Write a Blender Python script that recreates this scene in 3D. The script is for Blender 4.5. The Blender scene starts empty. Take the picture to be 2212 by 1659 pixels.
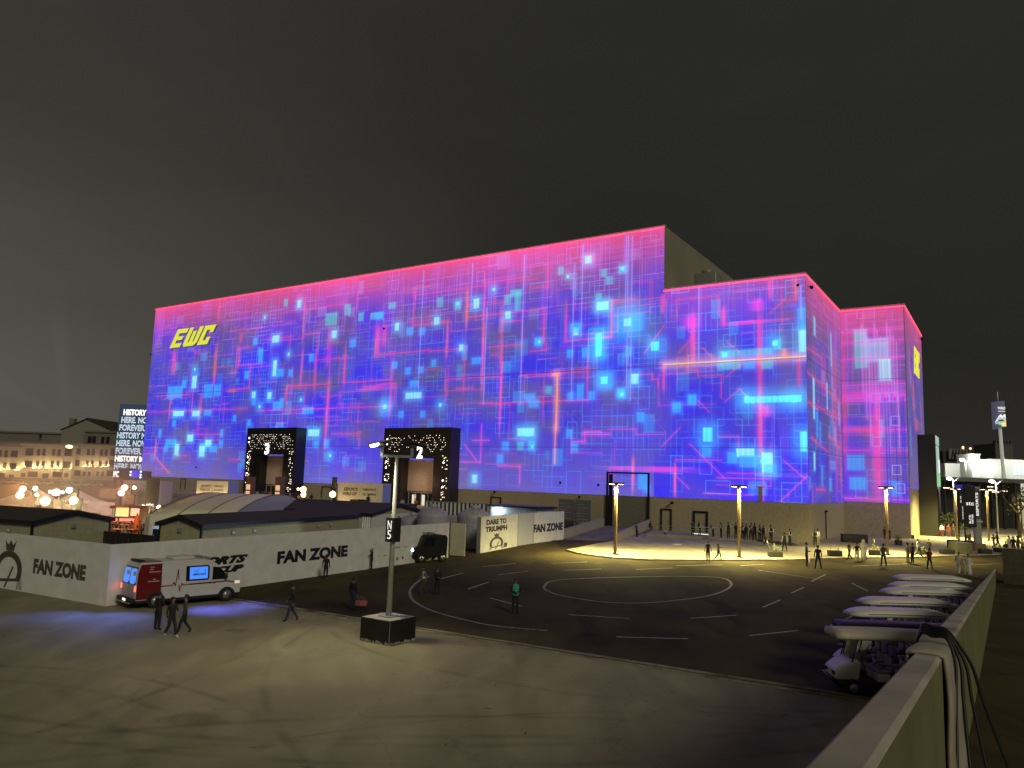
import bpy, bmesh, math, random
import numpy as np
from mathutils import Vector, Matrix
random.seed(7)
R = math.radians
SC = bpy.context.scene
COL = SC.collection

# ------------------------------------------------------------------ camera
CAM_H = 6.3
PITCH = math.atan(209.7 / 1649.0); ROLL = R(1.87)
cd = bpy.data.cameras.new("camera"); cam = bpy.data.objects.new("camera", cd); COL.objects.link(cam)
cd.sensor_width = 36.0; cd.lens = 36.0 * 1649.0 / 2212.0; cd.clip_start = 0.1; cd.clip_end = 4000
cam.matrix_world = Matrix.Translation((0, 0, CAM_H)) @ Matrix.Rotation(math.pi / 2 + PITCH, 4, 'X') @ Matrix.Rotation(ROLL, 4, 'Z')
SC.camera = cam

# ------------------------------------------------------------------ night sky
w = bpy.data.worlds.new("World"); SC.world = w; w.use_nodes = True
nt = w.node_tree; nt.nodes.clear()
wo = nt.nodes.new('ShaderNodeOutputWorld'); bg = nt.nodes.new('ShaderNodeBackground')
tc = nt.nodes.new('ShaderNodeTexCoord'); sep = nt.nodes.new('ShaderNodeSeparateXYZ')
nt.links.new(tc.outputs['Generated'], sep.inputs[0])
rz = nt.nodes.new('ShaderNodeValToRGB'); nt.links.new(sep.outputs['Z'], rz.inputs[0])
cr = rz.color_ramp; cr.elements[0].position = 0.0; cr.elements[0].color = (.0255, .0245, .021, 1)
cr.elements[1].position = .55; cr.elements[1].color = (.0225, .0222, .0188, 1)
e_ = cr.elements.new(.16); e_.color = (.0185, .0182, .0150, 1)
e_ = cr.elements.new(.33); e_.color = (.0200, .0198, .0165, 1)
rx = nt.nodes.new('ShaderNodeValToRGB')
mp = nt.nodes.new('ShaderNodeMapRange'); mp.inputs[1].default_value = -.72; mp.inputs[2].default_value = .15
nt.links.new(sep.outputs['X'], mp.inputs[0]); nt.links.new(mp.outputs[0], rx.inputs[0])
rx.color_ramp.elements[0].color = (.080, .072, .061, 1); rx.color_ramp.elements[1].color = (0, 0, 0, 1)
rx.color_ramp.interpolation = 'EASE'
rzf = nt.nodes.new('ShaderNodeValToRGB'); nt.links.new(sep.outputs['Z'], rzf.inputs[0])
rzf.color_ramp.elements[0].color = (1, 1, 1, 1); rzf.color_ramp.elements[1].color = (.25, .25, .25, 1)
rzf.color_ramp.elements[1].position = .5; rzf.color_ramp.interpolation = 'EASE'
mm = nt.nodes.new('ShaderNodeMixRGB'); mm.blend_type = 'MULTIPLY'; mm.inputs[0].default_value = 1
nt.links.new(rx.outputs[0], mm.inputs[1]); nt.links.new(rzf.outputs[0], mm.inputs[2])
ad = nt.nodes.new('ShaderNodeMixRGB'); ad.blend_type = 'ADD'; ad.inputs[0].default_value = 1
nt.links.new(rz.outputs[0], ad.inputs[1]); nt.links.new(mm.outputs[0], ad.inputs[2])
ns = nt.nodes.new('ShaderNodeTexNoise'); ns.inputs['Scale'].default_value = 3.0; ns.inputs['Detail'].default_value = 4
mpp = nt.nodes.new('ShaderNodeMapping'); mpp.inputs['Scale'].default_value = (1, 1, 3)
nt.links.new(tc.outputs['Generated'], mpp.inputs[0]); nt.links.new(mpp.outputs[0], ns.inputs['Vector'])
nr = nt.nodes.new('ShaderNodeMapRange'); nr.inputs[1].default_value = .3; nr.inputs[2].default_value = .7
nr.inputs[3].default_value = .92; nr.inputs[4].default_value = 1.08
nt.links.new(ns.outputs[0], nr.inputs[0])
m2 = nt.nodes.new('ShaderNodeMixRGB'); m2.blend_type = 'MULTIPLY'; m2.inputs[0].default_value = 1
nt.links.new(ad.outputs[0], m2.inputs[1]); nt.links.new(nr.outputs[0], m2.inputs[2])
nt.links.new(m2.outputs[0], bg.inputs[0]); bg.inputs[1].default_value = 1.0
nt.links.new(bg.outputs[0], wo.inputs[0])

# ------------------------------------------------------------------ floodlight glow of the site (one soft sun)
sd = bpy.data.lights.new("site_glow", 'SUN'); sd.energy = .86; sd.angle = R(14); sd.color = (1, .93, .70)
so = bpy.data.objects.new("site_glow", sd); COL.objects.link(so)
so.rotation_euler = Vector((-.36, .80, -.50)).to_track_quat('-Z', 'Y').to_euler()

SC.view_settings.view_transform = 'Standard'; SC.view_settings.look = 'None'
SC.view_settings.exposure = 0; SC.view_settings.gamma = 1
SC.render.engine = 'CYCLES'
try:
    SC.cycles.use_light_tree = True; SC.cycles.sample_clamp_indirect = 2.0; SC.cycles.max_bounces = 6
except Exception: pass

# ------------------------------------------------------------------ photo survey: pixels (2212 wide) turned into places
def ray(x, y):
    u = x - 1106.0; v = y - 829.5; c, s = math.cos(ROLL), math.sin(ROLL)
    a = c * u + s * v; b = -s * u + c * v
    X = a / 1649.0; Z = -b / 1649.0; cp, sp = math.cos(PITCH), math.sin(PITCH)
    return Vector((X, cp - sp * Z, sp + cp * Z))
def g(x, y, z=0.0):
    d = ray(x, y); t = (z - CAM_H) / d.z
    return Vector((d.x * t, d.y * t, z))
def at(x, y, Y):
    d = ray(x, y); t = Y / d.y
    return Vector((d.x * t, Y, CAM_H + d.z * t))
def zc(x0, y0, s):
    return lambda x, y: ((x0 + x / s) / 1.472, (y0 + y / s) / 1.472)
Z4 = zc(2100, 1350, 3.568); Z5 = zc(2636, 1300, 3.568); Z7 = zc(2700, 1600, 3.978)
ZB = zc(1400, 1350, 2.6976); ZM = zc(700, 1300, 2.6976); ZA = zc(0, 1700, 2.6976); ZF = zc(800, 1700, 2.6976)
ZL = zc(0, 1450, 4.424); ZN = zc(400, 1450, 4.424); ZP = zc(0, 1200, 4.424); ZC = zc(2550, 1780, 3.687)
ZG = zc(2436, 1750, 2.3976); ZQ = zc(2856, 1200, 5.53)

# ------------------------------------------------------------------ materials
MATS = {}
def mat(name, col, rough=.7, metal=0, emit=None, es=1.0, noise=.12, nscale=3.0, bump=0.0, spec=None):
    if name in MATS: return MATS[name]
    m = bpy.data.materials.new(name); m.use_nodes = True; n = m.node_tree; b = n.nodes['Principled BSDF']
    c = (col[0], col[1], col[2], 1); b.inputs['Roughness'].default_value = rough; b.inputs['Metallic'].default_value = metal
    if spec is not None: b.inputs['Specular IOR Level'].default_value = spec
    t = n.nodes.new('ShaderNodeTexCoord'); q = n.nodes.new('ShaderNodeTexNoise')
    q.inputs['Scale'].default_value = nscale; q.inputs['Detail'].default_value = 5
    n.links.new(t.outputs['Object'], q.inputs['Vector'])
    r = n.nodes.new('ShaderNodeValToRGB'); r.color_ramp.elements[0].position = .3; r.color_ramp.elements[1].position = .7
    r.color_ramp.elements[0].color = tuple(v * (1 - noise) for v in c[:3]) + (1,)
    r.color_ramp.elements[1].color = tuple(min(1, v * (1 + noise)) for v in c[:3]) + (1,)
    n.links.new(q.outputs[0], r.inputs[0]); n.links.new(r.outputs[0], b.inputs['Base Color'])
    if bump:
        bp = n.nodes.new('ShaderNodeBump'); bp.inputs['Strength'].default_value = bump; bp.inputs['Distance'].default_value = .02
        n.links.new(q.outputs[0], bp.inputs['Height']); n.links.new(bp.outputs[0], b.inputs['Normal'])
    if emit:
        b.inputs['Emission Color'].default_value = (*emit, 1); b.inputs['Emission Strength'].default_value = es
    MATS[name] = m; return m
def corr(name, col, scale=14.0, axis=0, rough=.5, metal=0, depth=.35):
    """corrugated sheet: wave bump and slight colour ribs along one local axis"""
    if name in MATS: return MATS[name]
    m = mat(name, col, rough, metal); n = m.node_tree; b = n.nodes['Principled BSDF']
    t = n.nodes.new('ShaderNodeTexCoord'); wv = n.nodes.new('ShaderNodeTexWave')
    wv.bands_direction = 'XYZ'[axis]; wv.inputs['Scale'].default_value = scale / 6.283
    n.links.new(t.outputs['Object'], wv.inputs['Vector'])
    bp = n.nodes.new('ShaderNodeBump'); bp.inputs['Strength'].default_value = depth; bp.inputs['Distance'].default_value = .05
    n.links.new(wv.outputs['Fac'], bp.inputs['Height']); n.links.new(bp.outputs[0], b.inputs['Normal'])
    return m

M_white = mat('white_paint', (.72, .72, .69), .5)
M_board = mat('white_board', (.82, .81, .77), .6, noise=.09, nscale=1.3)
M_print = mat('black_print', (.015, .015, .016), .6)
M_printb = mat('brown_print', (.10, .075, .06), .6)
M_black = mat('black_paint', (.012, .012, .013), .45, noise=.3)
M_blackb = mat('black_matt', (.006, .006, .008), .8)
M_grey = mat('grey_steel', (.30, .31, .30), .45, .3)
M_galv = mat('galvanised', (.42, .43, .42), .42, .6)
M_beige = mat('beige_render', (.42, .37, .24), .85, noise=.08, nscale=.4)
M_tyre = mat('tyre_rubber', (.012, .012, .012), .8)
M_rim = mat('wheel_rim', (.45, .45, .46), .35, .7)
M_wood = mat('lamp_wood', (.34, .23, .12), .6, noise=.25, nscale=8)
M_concrete = mat('cast_concrete', (.36, .34, .30), .85, noise=.15, nscale=1.5, bump=.2)
M_roofd = corr('dark_roof_sheet', (.046, .037, .026), 9, 0, .85)
M_trimd = mat('dark_trim', (.014, .013, .015), .5)
M_cabin = corr('cabin_panel', (.40, .37, .22), 22, 0, .6, depth=.2)
M_cabing = corr('cabin_gable_panel', (.30, .29, .25), 26, 1, .6, depth=.2)
M_tent = mat('tent_fabric', (.78, .73, .52), .6, noise=.06)
M_tents = mat('tent_gable', (.52, .53, .55), .6, noise=.06)
M_glass = mat('dark_glass', (.01, .012, .018), .08)
M_tank = mat('tank_plastic', (.36, .34, .40), .5)
M_leaf = mat('leaf_green', (.09, .13, .035), .6, noise=.4, nscale=20)
M_soil = mat('soil', (.05, .035, .025), .95)
M_hair = mat('hair_black', (.012, .01, .009), .6)
def lampmat(name, col, s): return mat(name, (.8, .8, .8), emit=col, es=s)
L_white = lampmat('lamp_white', (1, .96, .86), 14); L_warm = lampmat('lamp_warm', (1, .84, .45), 12)
L_orange = lampmat('lamp_orange', (1, .50, .22), 2.6); L_yel = lampmat('lamp_yellow', (1, .86, .36), 2.6)
L_blue = lampmat('lamp_blue', (.10, .18, 1), 7); L_red = lampmat('lamp_red', (1, .03, .02), 5)
L_cool = lampmat('lamp_cool', (.75, .95, 1), 20); L_dim = lampmat('lamp_dot', (1, .85, .62), 2.8)
L_pix = lampmat('lamp_dot_bright', (1, .93, .8), 6)
L_txt = lampmat('text_light', (.9, .9, .92), .8)

# ------------------------------------------------------------------ mesh builder
class MB:
    def __init__(s): s.v = []; s.f = []; s.m = []; s.sm = []
    def add(s, vs, fs, mi=0, sm=False, T=None):
        o = len(s.v)
        s.v += [tuple(T @ Vector(p)) if T else tuple(p) for p in vs]
        for f in fs: s.f.append([o + i for i in f]); s.m.append(mi); s.sm.append(sm)
        return s
    def box(s, x0, x1, y0, y1, z0, z1, mi=0, T=None, bev=0):
        if bev:
            bm = bmesh.new(); bmesh.ops.create_cube(bm, size=1)
            for v in bm.verts: v.co = Vector(((x0 + x1) / 2 + v.co.x * (x1 - x0), (y0 + y1) / 2 + v.co.y * (y1 - y0), (z0 + z1) / 2 + v.co.z * (z1 - z0)))
            bmesh.ops.bevel(bm, geom=list(bm.edges), offset=bev, segments=3, affect='EDGES', profile=.5)
            bm.verts.ensure_lookup_table(); vs = [v.co.copy() for v in bm.verts]; fs = [[q.index for q in f.verts] for f in bm.faces]; bm.free()
            return s.add(vs, fs, mi, True, T)
        return s.add([(x0, y0, z0), (x1, y0, z0), (x1, y1, z0), (x0, y1, z0), (x0, y0, z1), (x1, y0, z1), (x1, y1, z1), (x0, y1, z1)],
                     [(0, 3, 2, 1), (4, 5, 6, 7), (0, 1, 5, 4), (1, 2, 6, 5), (2, 3, 7, 6), (3, 0, 4, 7)], mi, False, T)
    def tube(s, pts, r, seg=8, mi=0, cap=True, T=None):
        pts = [Vector(p) for p in pts]; n = len(pts); rs = r if isinstance(r, (list, tuple)) else [r] * n
        vs = []; up = None
        for i in range(n):
            d = (pts[min(i + 1, n - 1)] - pts[max(i - 1, 0)]).normalized()
            if up is None: up = Vector((0, 0, 1)) if abs(d.z) < .9 else Vector((1, 0, 0))
            a = d.cross(up).normalized(); b = a.cross(d).normalized(); up = b
            for k in range(seg):
                t = 2 * math.pi * k / seg; vs.append(pts[i] + a * math.cos(t) * rs[i] + b * math.sin(t) * rs[i])
        fs = [(i * seg + k, i * seg + (k + 1) % seg, (i + 1) * seg + (k + 1) % seg, (i + 1) * seg + k) for i in range(n - 1) for k in range(seg)]
        s.add(vs, fs, mi, True, T)
        if cap:
            o = len(s.v) - len(vs); s.f.append([o + k for k in range(seg)][::-1]); s.m.append(mi); s.sm.append(False)
            s.f.append([o + (n - 1) * seg + k for k in range(seg)]); s.m.append(mi); s.sm.append(False)
        return s
    def lathe(s, prof, seg=16, mi=0, T=None):
        vs = [(r * math.cos(2 * math.pi * k / seg), r * math.sin(2 * math.pi * k / seg), z) for r, z in prof for k in range(seg)]
        fs = [(i * seg + k, i * seg + (k + 1) % seg, (i + 1) * seg + (k + 1) % seg, (i + 1) * seg + k) for i in range(len(prof) - 1) for k in range(seg)]
        return s.add(vs, fs, mi, True, T)
    def sph(s, c, r, mi=0, seg=10, sc=(1, 1, 1), T=None):
        n = seg // 2; prof = [(max(1e-4, math.sin(math.pi * i / n)) * r, -math.cos(math.pi * i / n) * r) for i in range(n + 1)]
        TT = Matrix.Translation(c) @ Matrix.Diagonal((*sc, 1))
        return s.lathe(prof, seg, mi, (T @ TT) if T else TT)
    def prism(s, poly, y0, y1, mi=0, T=None):
        """poly in (x,z), extruded along y"""
        n = len(poly); vs = [(x, y0, z) for x, z in poly] + [(x, y1, z) for x, z in poly]
        fs = [list(range(n)), list(range(2 * n - 1, n - 1, -1))] + [(i, n + i, n + (i + 1) % n, (i + 1) % n) for i in range(n)]
        return s.add(vs, fs, mi, False, T)
    def slab(s, poly, z0, z1, mi=0, T=None):
        """poly in (x,y), extruded along z"""
        n = len(poly); vs = [(p[0], p[1], z0) for p in poly] + [(p[0], p[1], z1) for p in poly]
        fs = [list(range(n - 1, -1, -1)), list(range(n, 2 * n))] + [(i, (i + 1) % n, n + (i + 1) % n, n + i) for i in range(n)]
        return s.add(vs, fs, mi, False, T)
    def mesh(s, name, mats):
        me = bpy.data.meshes.new(name); me.from_pydata(s.v, [], s.f)
        for m in (mats if isinstance(mats, (list, tuple)) else [mats]): me.materials.append(m)
        me.polygons.foreach_set('material_index', s.m); me.polygons.foreach_set('use_smooth', s.sm); me.update()
        return me
    def build(s, name, mats, parent=None):
        me = s.mesh(name, mats)
        if parent is not None or True:
            bm = bmesh.new(); bm.from_mesh(me); bmesh.ops.recalc_face_normals(bm, faces=bm.faces); bm.to_mesh(me); bm.free()
        o = bpy.data.objects.new(name, me); COL.objects.link(o)
        if parent is not None: o.parent = parent
        return o
def tag(o, label=None, cat=None, group=None, kind=None):
    for k, v in (('label', label), ('category', cat), ('group', group), ('kind', kind)):
        if v: o[k] = v
    return o
def thing(name, label, cat, loc=(0, 0, 0), rz=0, group=None, sc=1):
    o = bpy.data.objects.new(name, None); COL.objects.link(o); o.empty_display_size = .3
    o.location = loc; o.rotation_euler = (0, 0, rz); o.scale = (sc, sc, sc)
    return tag(o, label, cat, group)
def dup(root, loc, rz, label, sc=1, group=None):
    r = root.copy(); COL.objects.link(r); r.location = loc; r.rotation_euler = (0, 0, rz); r.scale = (sc, sc, sc)
    r['label'] = label
    if group: r['group'] = group
    for ch in list(root.children):
        c = ch.copy(); COL.objects.link(c); c.parent = r
        for gg in ch.children:
            d = gg.copy(); COL.objects.link(d); d.parent = c
    return r
def ang(A, B): return math.atan2(B[1] - A[1], B[0] - A[0])
def text(body, name, parent, m, loc, height, width=None, rz=0, rx=math.pi / 2, bold=0, shear=0, depth=.006, outline=0, lab=None, align='LEFT', space=1.0):
    """lettering turned into a mesh; stands in the local xz plane, facing -y"""
    cu = bpy.data.curves.new(name, 'FONT'); cu.body = body; cu.size = 1; cu.shear = shear; cu.space_line = space; cu.align_x = align
    if outline: cu.fill_mode = 'NONE'; cu.bevel_depth = outline; cu.bevel_resolution = 0
    else: cu.extrude = .01; cu.offset = bold
    cu.resolution_u = 3
    to = bpy.data.objects.new('tmp', cu); COL.objects.link(to)
    dg = bpy.context.evaluated_depsgraph_get(); me = bpy.data.meshes.new_from_object(to.evaluated_get(dg))
    bpy.data.objects.remove(to); n = len(me.vertices)
    if n == 0: return None
    co = np.empty(n * 3, 'f'); me.vertices.foreach_get('co', co); co = co.reshape(-1, 3)
    mn = co.min(0); mx = co.max(0); co -= mn; ext = mx - mn
    sy = height / ext[1]; sx = (width / ext[0]) if width else sy
    co[:, 0] *= sx; co[:, 1] *= sy
    if align == 'CENTER': co[:, 0] -= ext[0] * sx / 2
    co[:, 2] = (co[:, 2] - ext[2] / 2) / max(ext[2], 1e-6) * depth
    me.vertices.foreach_set('co', co.ravel()); me.update(); me.materials.clear(); me.materials.append(m)
    o = bpy.data.objects.new(name, me); COL.objects.link(o); o.parent = parent
    o.location = loc; o.rotation_euler = (rx, 0, rz)
    if lab: o['label'] = lab
    return o
def plight(name, parent, loc, power, col, kind='POINT', size=.15, spot=None, rot=None, blend=.6):
    l = bpy.data.lights.new(name, kind); l.energy = power; l.color = col
    if kind in ('POINT', 'SPOT'): l.shadow_soft_size = size
    if kind == 'SPOT': l.spot_size = R(spot or 120); l.spot_blend = blend
    if kind == 'AREA': l.size = size
    o = bpy.data.objects.new(name, l); COL.objects.link(o)
    if parent is not None: o.parent = parent
    o.location = loc
    if rot: o.rotation_euler = rot
    return o

# ================================================================== THE SETTING
def ground_mat(name, c1, c2, scale, stains, bump=.25, rough=.8, tyre=True, spec=.3):
    m = bpy.data.materials.new(name); m.use_nodes = True; n = m.node_tree; b = n.nodes['Principled BSDF']
    b.inputs['Roughness'].default_value = rough; b.inputs['Specular IOR Level'].default_value = spec
    t = n.nodes.new('ShaderNodeTexCoord')
    def noise(sc, det, dist=0, map_=None):
        q = n.nodes.new('ShaderNodeTexNoise'); q.inputs['Scale'].default_value = sc; q.inputs['Detail'].default_value = det
        q.inputs['Distortion'].default_value = dist
        if map_:
            mp = n.nodes.new('ShaderNodeMapping'); mp.inputs['Scale'].default_value = map_; mp.inputs['Rotation'].default_value = (0, 0, .45)
            n.links.new(t.outputs['Object'], mp.inputs[0]); n.links.new(mp.outputs[0], q.inputs['Vector'])
        else: n.links.new(t.outputs['Object'], q.inputs['Vector'])
        return q
    def ramp(src, p0, p1, a, bb):
        r = n.nodes.new('ShaderNodeValToRGB'); r.color_ramp.elements[0].position = p0; r.color_ramp.elements[1].position = p1
        r.color_ramp.elements[0].color = (*a, 1); r.color_ramp.elements[1].color = (*bb, 1); n.links.new(src, r.inputs[0]); return r
    def mul(a, c):
        x = n.nodes.new('ShaderNodeMixRGB'); x.blend_type = 'MULTIPLY'; x.inputs[0].default_value = 1
        n.links.new(a, x.inputs[1]); n.links.new(c, x.inputs[2]); return x
    big = ramp(noise(scale, 8).outputs[0], .3, .7, c1, c2)
    st = ramp(noise(scale * 2.3, 9, 1.2, (1, .3, 1)).outputs[0], .33, .52, (stains,) * 3, (1, 1, 1))
    fine = ramp(noise(40, 3).outputs[0], .3, .7, (.80,) * 3, (1.18,) * 3)
    spot = ramp(noise(1.1, 4, 2.5).outputs[0], .24, .31, (.42,) * 3, (1, 1, 1))
    c = mul(mul(mul(big.outputs[0], st.outputs[0]).outputs[0], fine.outputs[0]).outputs[0], spot.outputs[0])
    # hairline cracks and pale dust streaks
    vo = n.nodes.new('ShaderNodeTexVoronoi'); vo.feature = 'DISTANCE_TO_EDGE'; vo.inputs['Scale'].default_value = .16
    dn_ = noise(.7, 5); mxv = n.nodes.new('ShaderNodeMixRGB'); mxv.inputs[0].default_value = .35; n.links.new(t.outputs['Object'], mxv.inputs[1]); n.links.new(dn_.outputs['Color'], mxv.inputs[2]); n.links.new(t.outputs['Object'], vo.inputs['Vector'])
    va = n.nodes.new('ShaderNodeVectorMath'); va.operation = 'ADD'; vm = n.nodes.new('ShaderNodeVectorMath'); vm.operation = 'SCALE'; vm.inputs['Scale'].default_value = 3.0
    n.links.new(dn_.outputs['Color'], vm.inputs[0]); n.links.new(t.outputs['Object'], va.inputs[0]); n.links.new(vm.outputs[0], va.inputs[1]); n.links.new(va.outputs[0], vo.inputs['Vector'])
    ck = ramp(vo.outputs['Distance'], .0008, .0035, (.72,) * 3, (1, 1, 1)); c = mul(c.outputs[0], ck.outputs[0])
    ds = ramp(noise(.35, 10, 1.5, (1, .4, 1)).outputs[0], .45, .8, (.92,) * 3, (1.3,) * 3); c = mul(c.outputs[0], ds.outputs[0])
    oil = ramp(noise(.45, 3, .5).outputs[0], .22, .34, (.55,) * 3, (1, 1, 1)); c = mul(c.outputs[0], oil.outputs[0])
    if tyre:
        # dark tyre arcs: thin rings round far centres, broken up by noise
        for cx, cy, rad, wd in ((-16, 12, 11.5, .10), (-16, 12, 13.1, .10), (2, -8, 28.0, .12), (2, -8, 29.6, .12), (-30, 2, 27, .14), (8, 40, 17, .1), (-9, 3, 15.5, .07), (14, 30, 22, .09), (-40, 30, 31, .1), (6, 2, 20.5, .06), (-4, 50, 31, .12), (-3.2, 50, 32.2, .1)):
            vs = n.nodes.new('ShaderNodeVectorMath'); vs.operation = 'DISTANCE'; vs.inputs[1].default_value = (cx, cy, 0)
            dn = n.nodes.new('ShaderNodeVectorMath'); dn.operation = 'MULTIPLY'; dn.inputs[1].default_value = (1, 1, 0)
            n.links.new(t.outputs['Object'], dn.inputs[0]); n.links.new(dn.outputs[0], vs.inputs[0])
            sb = n.nodes.new('ShaderNodeMath'); sb.operation = 'SUBTRACT'; sb.inputs[1].default_value = rad; n.links.new(vs.outputs['Value'], sb.inputs[0])
            ab = n.nodes.new('ShaderNodeMath'); ab.operation = 'ABSOLUTE'; n.links.new(sb.outputs[0], ab.inputs[0])
            rr = ramp(ab.outputs[0], 0, wd * 2.2, (.72,) * 3, (1, 1, 1)); mk_ = ramp(noise(.23 + rad * .003, 4).outputs[0], .42, .60, (0, 0, 0), (1, 1, 1)); fd = n.nodes.new('ShaderNodeMixRGB'); fd.inputs[1].default_value = (1, 1, 1, 1); n.links.new(mk_.outputs[0], fd.inputs[0]); n.links.new(rr.outputs[0], fd.inputs[2]); c = mul(c.outputs[0], fd.outputs[0])
    n.links.new(c.outputs[0], b.inputs['Base Color'])
    bp = n.nodes.new('ShaderNodeBump'); bp.inputs['Strength'].default_value = bump; bp.inputs['Distance'].default_value = .02
    n.links.new(noise(18, 4).outputs[0], bp.inputs['Height']); n.links.new(bp.outputs[0], b.inputs['Normal'])
    return m
G_asph = ground_mat('asphalt', (.050, .040, .015), (.100, .080, .032), .12, .6, .5, .85, False, .06)
G_conc = ground_mat('concrete_apron', (.235, .212, .135), (.315, .285, .185), .10, .74, .35, .85)
G_plaza = ground_mat('plaza_paving', (.33, .29, .19), (.42, .37, .25), .15, .8, .2, .8, False)
G_ramp = ground_mat('ramp_concrete', (.17, .145, .12), (.24, .21, .17), .3, .6, .3, .9, False)
G_deck = ground_mat('deck_concrete', (.052, .037, .015), (.090, .064, .027), .35, .6, .3, .9, False)

def structure(mb, name, m): return tag(mb.build(name, m), kind='structure')
structure(MB().slab([(-900, -60), (900, -60), (900, 1500), (-900, 1500)], -.3, 0), 'ground', G_asph)

# concrete apron in the foreground, up to the drain line
DA, DB = g(543.5, 1305), g(1100.5, 1394); dd = (DB - DA).normalized()
P0 = DA - dd * 60; P1 = DA + dd * 60; nn = Vector((dd.y, -dd.x, 0))
if nn.y > 0: nn = -nn
structure(MB().slab([P0, P1, P1 + nn * 90, P0 + nn * 90], -.02, .006), 'concrete_apron', G_conc)
M_kerb = mat('kerb_concrete', (.42, .38, .28), .85, noise=.3, nscale=2.5, bump=.3)
dr = MB(); rr_ = random.Random(3)
for off, wd in ((.0, .16), (-.42, .16)):
    x = -60
    while x < 60:
        L = rr_.uniform(1.2, 3.5); j = rr_.uniform(-.015, .015)
        a = DA + dd * x + nn * (off + j); b = DA + dd * min(60, x + L - rr_.uniform(.01, .06)) + nn * (off + j)
        dr.slab([a - nn * wd / 2, b - nn * wd / 2, b + nn * wd / 2, a + nn * wd / 2], .0, .045 + rr_.uniform(-.01, .012)); x += L
structure(dr, 'drain_kerb', mat('drain_concrete', (.25, .22, .15), .9, noise=.55, nscale=1.3, bump=.4))
structure(MB().slab([P0 + nn * -.33, P1 + nn * -.33, P1 + nn * -.09, P0 + nn * -.09], -.01, .012), 'drain_channel', mat('drain_dirt', (.05, .042, .03), .95, noise=.5))

# plaza with kerb
pz = [ZB(1095, 1085), ZB(1150, 1100), ZB(1240, 1120), ZB(1360, 1136), ZB(1500, 1150), ZB(1800, 1167), (1508, 1211.8), (1690, 1211), (1847, 1206.6), (1988, 1204.8), (2158, 1198), (2290, 1193)]
pk = [g(*p) for p in pz]
pback = [g(2290, 1160), Vector((140, 190, 0)), Vector((60, 190, 0)), Vector((50, 120, 0)), Vector((34, 99, 0))]
pend = [g(*ZB(1760, 900)), g(*ZB(1525, 1005)), g(*ZB(1370, 1030)), g(*ZB(1220, 1060))]
structure(MB().slab([(p.x, p.y) for p in pk + pback + pend], 0.0, .12), 'plaza', G_plaza)
kb = MB()
kpts = pend[1:][::1] + pk
for a, b in zip(kpts[:-1], kpts[1:]):
    d = (b - a).normalized(); q = Vector((d.y, -d.x, 0))
    kb.slab([a - d * .02, b + d * .02, b + d * .02 + q * .16, a - d * .02 + q * .16], 0, .135)
structure(kb, 'plaza_kerb', M_kerb)

# road markings on the asphalt
M_mark = mat('road_marking_paint', (.36, .35, .30), .7, noise=.35, nscale=4)
mk = MB()
def mline(pts, wd=.13):
    ps = [g(*p) for p in pts]
    for a, b in zip(ps[:-1], ps[1:]):
        d = (b - a).normalized(); q = Vector((-d.y, d.x, 0)) * wd / 2; a2 = a - d * wd * .25; b2 = b + d * wd * .25
        mk.add([(a2 + q)[:2] + (.006,), (a2 - q)[:2] + (.006,), (b2 - q)[:2] + (.006,), (b2 + q)[:2] + (.006,)], [(0, 1, 2, 3)])
def spl(pts, n=8):
    out = []; P = [pts[0]] + pts + [pts[-1]]
    for i in range(1, len(P) - 2):
        for k in range(n):
            t = k / n; a, b, c, d = P[i - 1], P[i], P[i + 1], P[i + 2]
            out.append(tuple(.5 * ((2 * b[j]) + (-a[j] + c[j]) * t + (2 * a[j] - 5 * b[j] + 4 * c[j] - d[j]) * t * t + (-a[j] + 3 * b[j] - 3 * c[j] + d[j]) * t ** 3) for j in (0, 1)))
    return out + [pts[-1]]
# big oval
el = [(1175, 1268), (1190, 1256), (1250, 1250), (1380, 1246), (1480, 1245), (1555, 1248), (1579, 1259), (1570, 1273), (1530, 1287), (1450, 1298), (1370, 1303), (1290, 1299), (1215, 1287), (1180, 1275), (1175, 1268)]
mline(spl(el), .16)
mline(spl([(925, 1245), (905, 1255), (888, 1271), (886, 1285), (897, 1301), (935, 1320), (1000, 1338), (1070, 1352), (1180, 1362)]), .16)
for a, b in (((1012, 1253 + 19), (1055, 1253 + 5)), ((1059, 1292), (1127, 1310)), ((953, 1275 - 25), (1000, 1238)), ((1044, 1224), (1115, 1217)), ((1075, 1242), (1140, 1234)),
             ((1192, 1217), (1268, 1214)), ((1220, 1232), (1299, 1229)), ((1375, 1230), (1452, 1227)), ((1230, 1328), (1357, 1336)), ((1333, 1376), (1485, 1380)), ((1492, 1336), (1590, 1329)),
             ((1620, 1373), (1724, 1362)), ((1648, 1312), (1685, 1296)), ((1710, 1281), (1736, 1269)), ((1753, 1256), (1781, 1243)), ((1840, 1260), (1875, 1277)), ((1640, 1232), (1776, 1252)),
             ((1760, 1262 - 10), (1783, 1241)), ((1875, 1309), (1850, 1322)), ((1845, 1329), (1795, 1351)), ((1840, 1223), (1960, 1218)), ((1970, 1223), (2035, 1224)), ((2095, 1220), (2160, 1218)), ((1600, 1222), (1650, 1219)), ((1460, 1222), (1560, 1220))):
    mline([a, b])
structure(mk, 'road_markings', M_mark)

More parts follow.
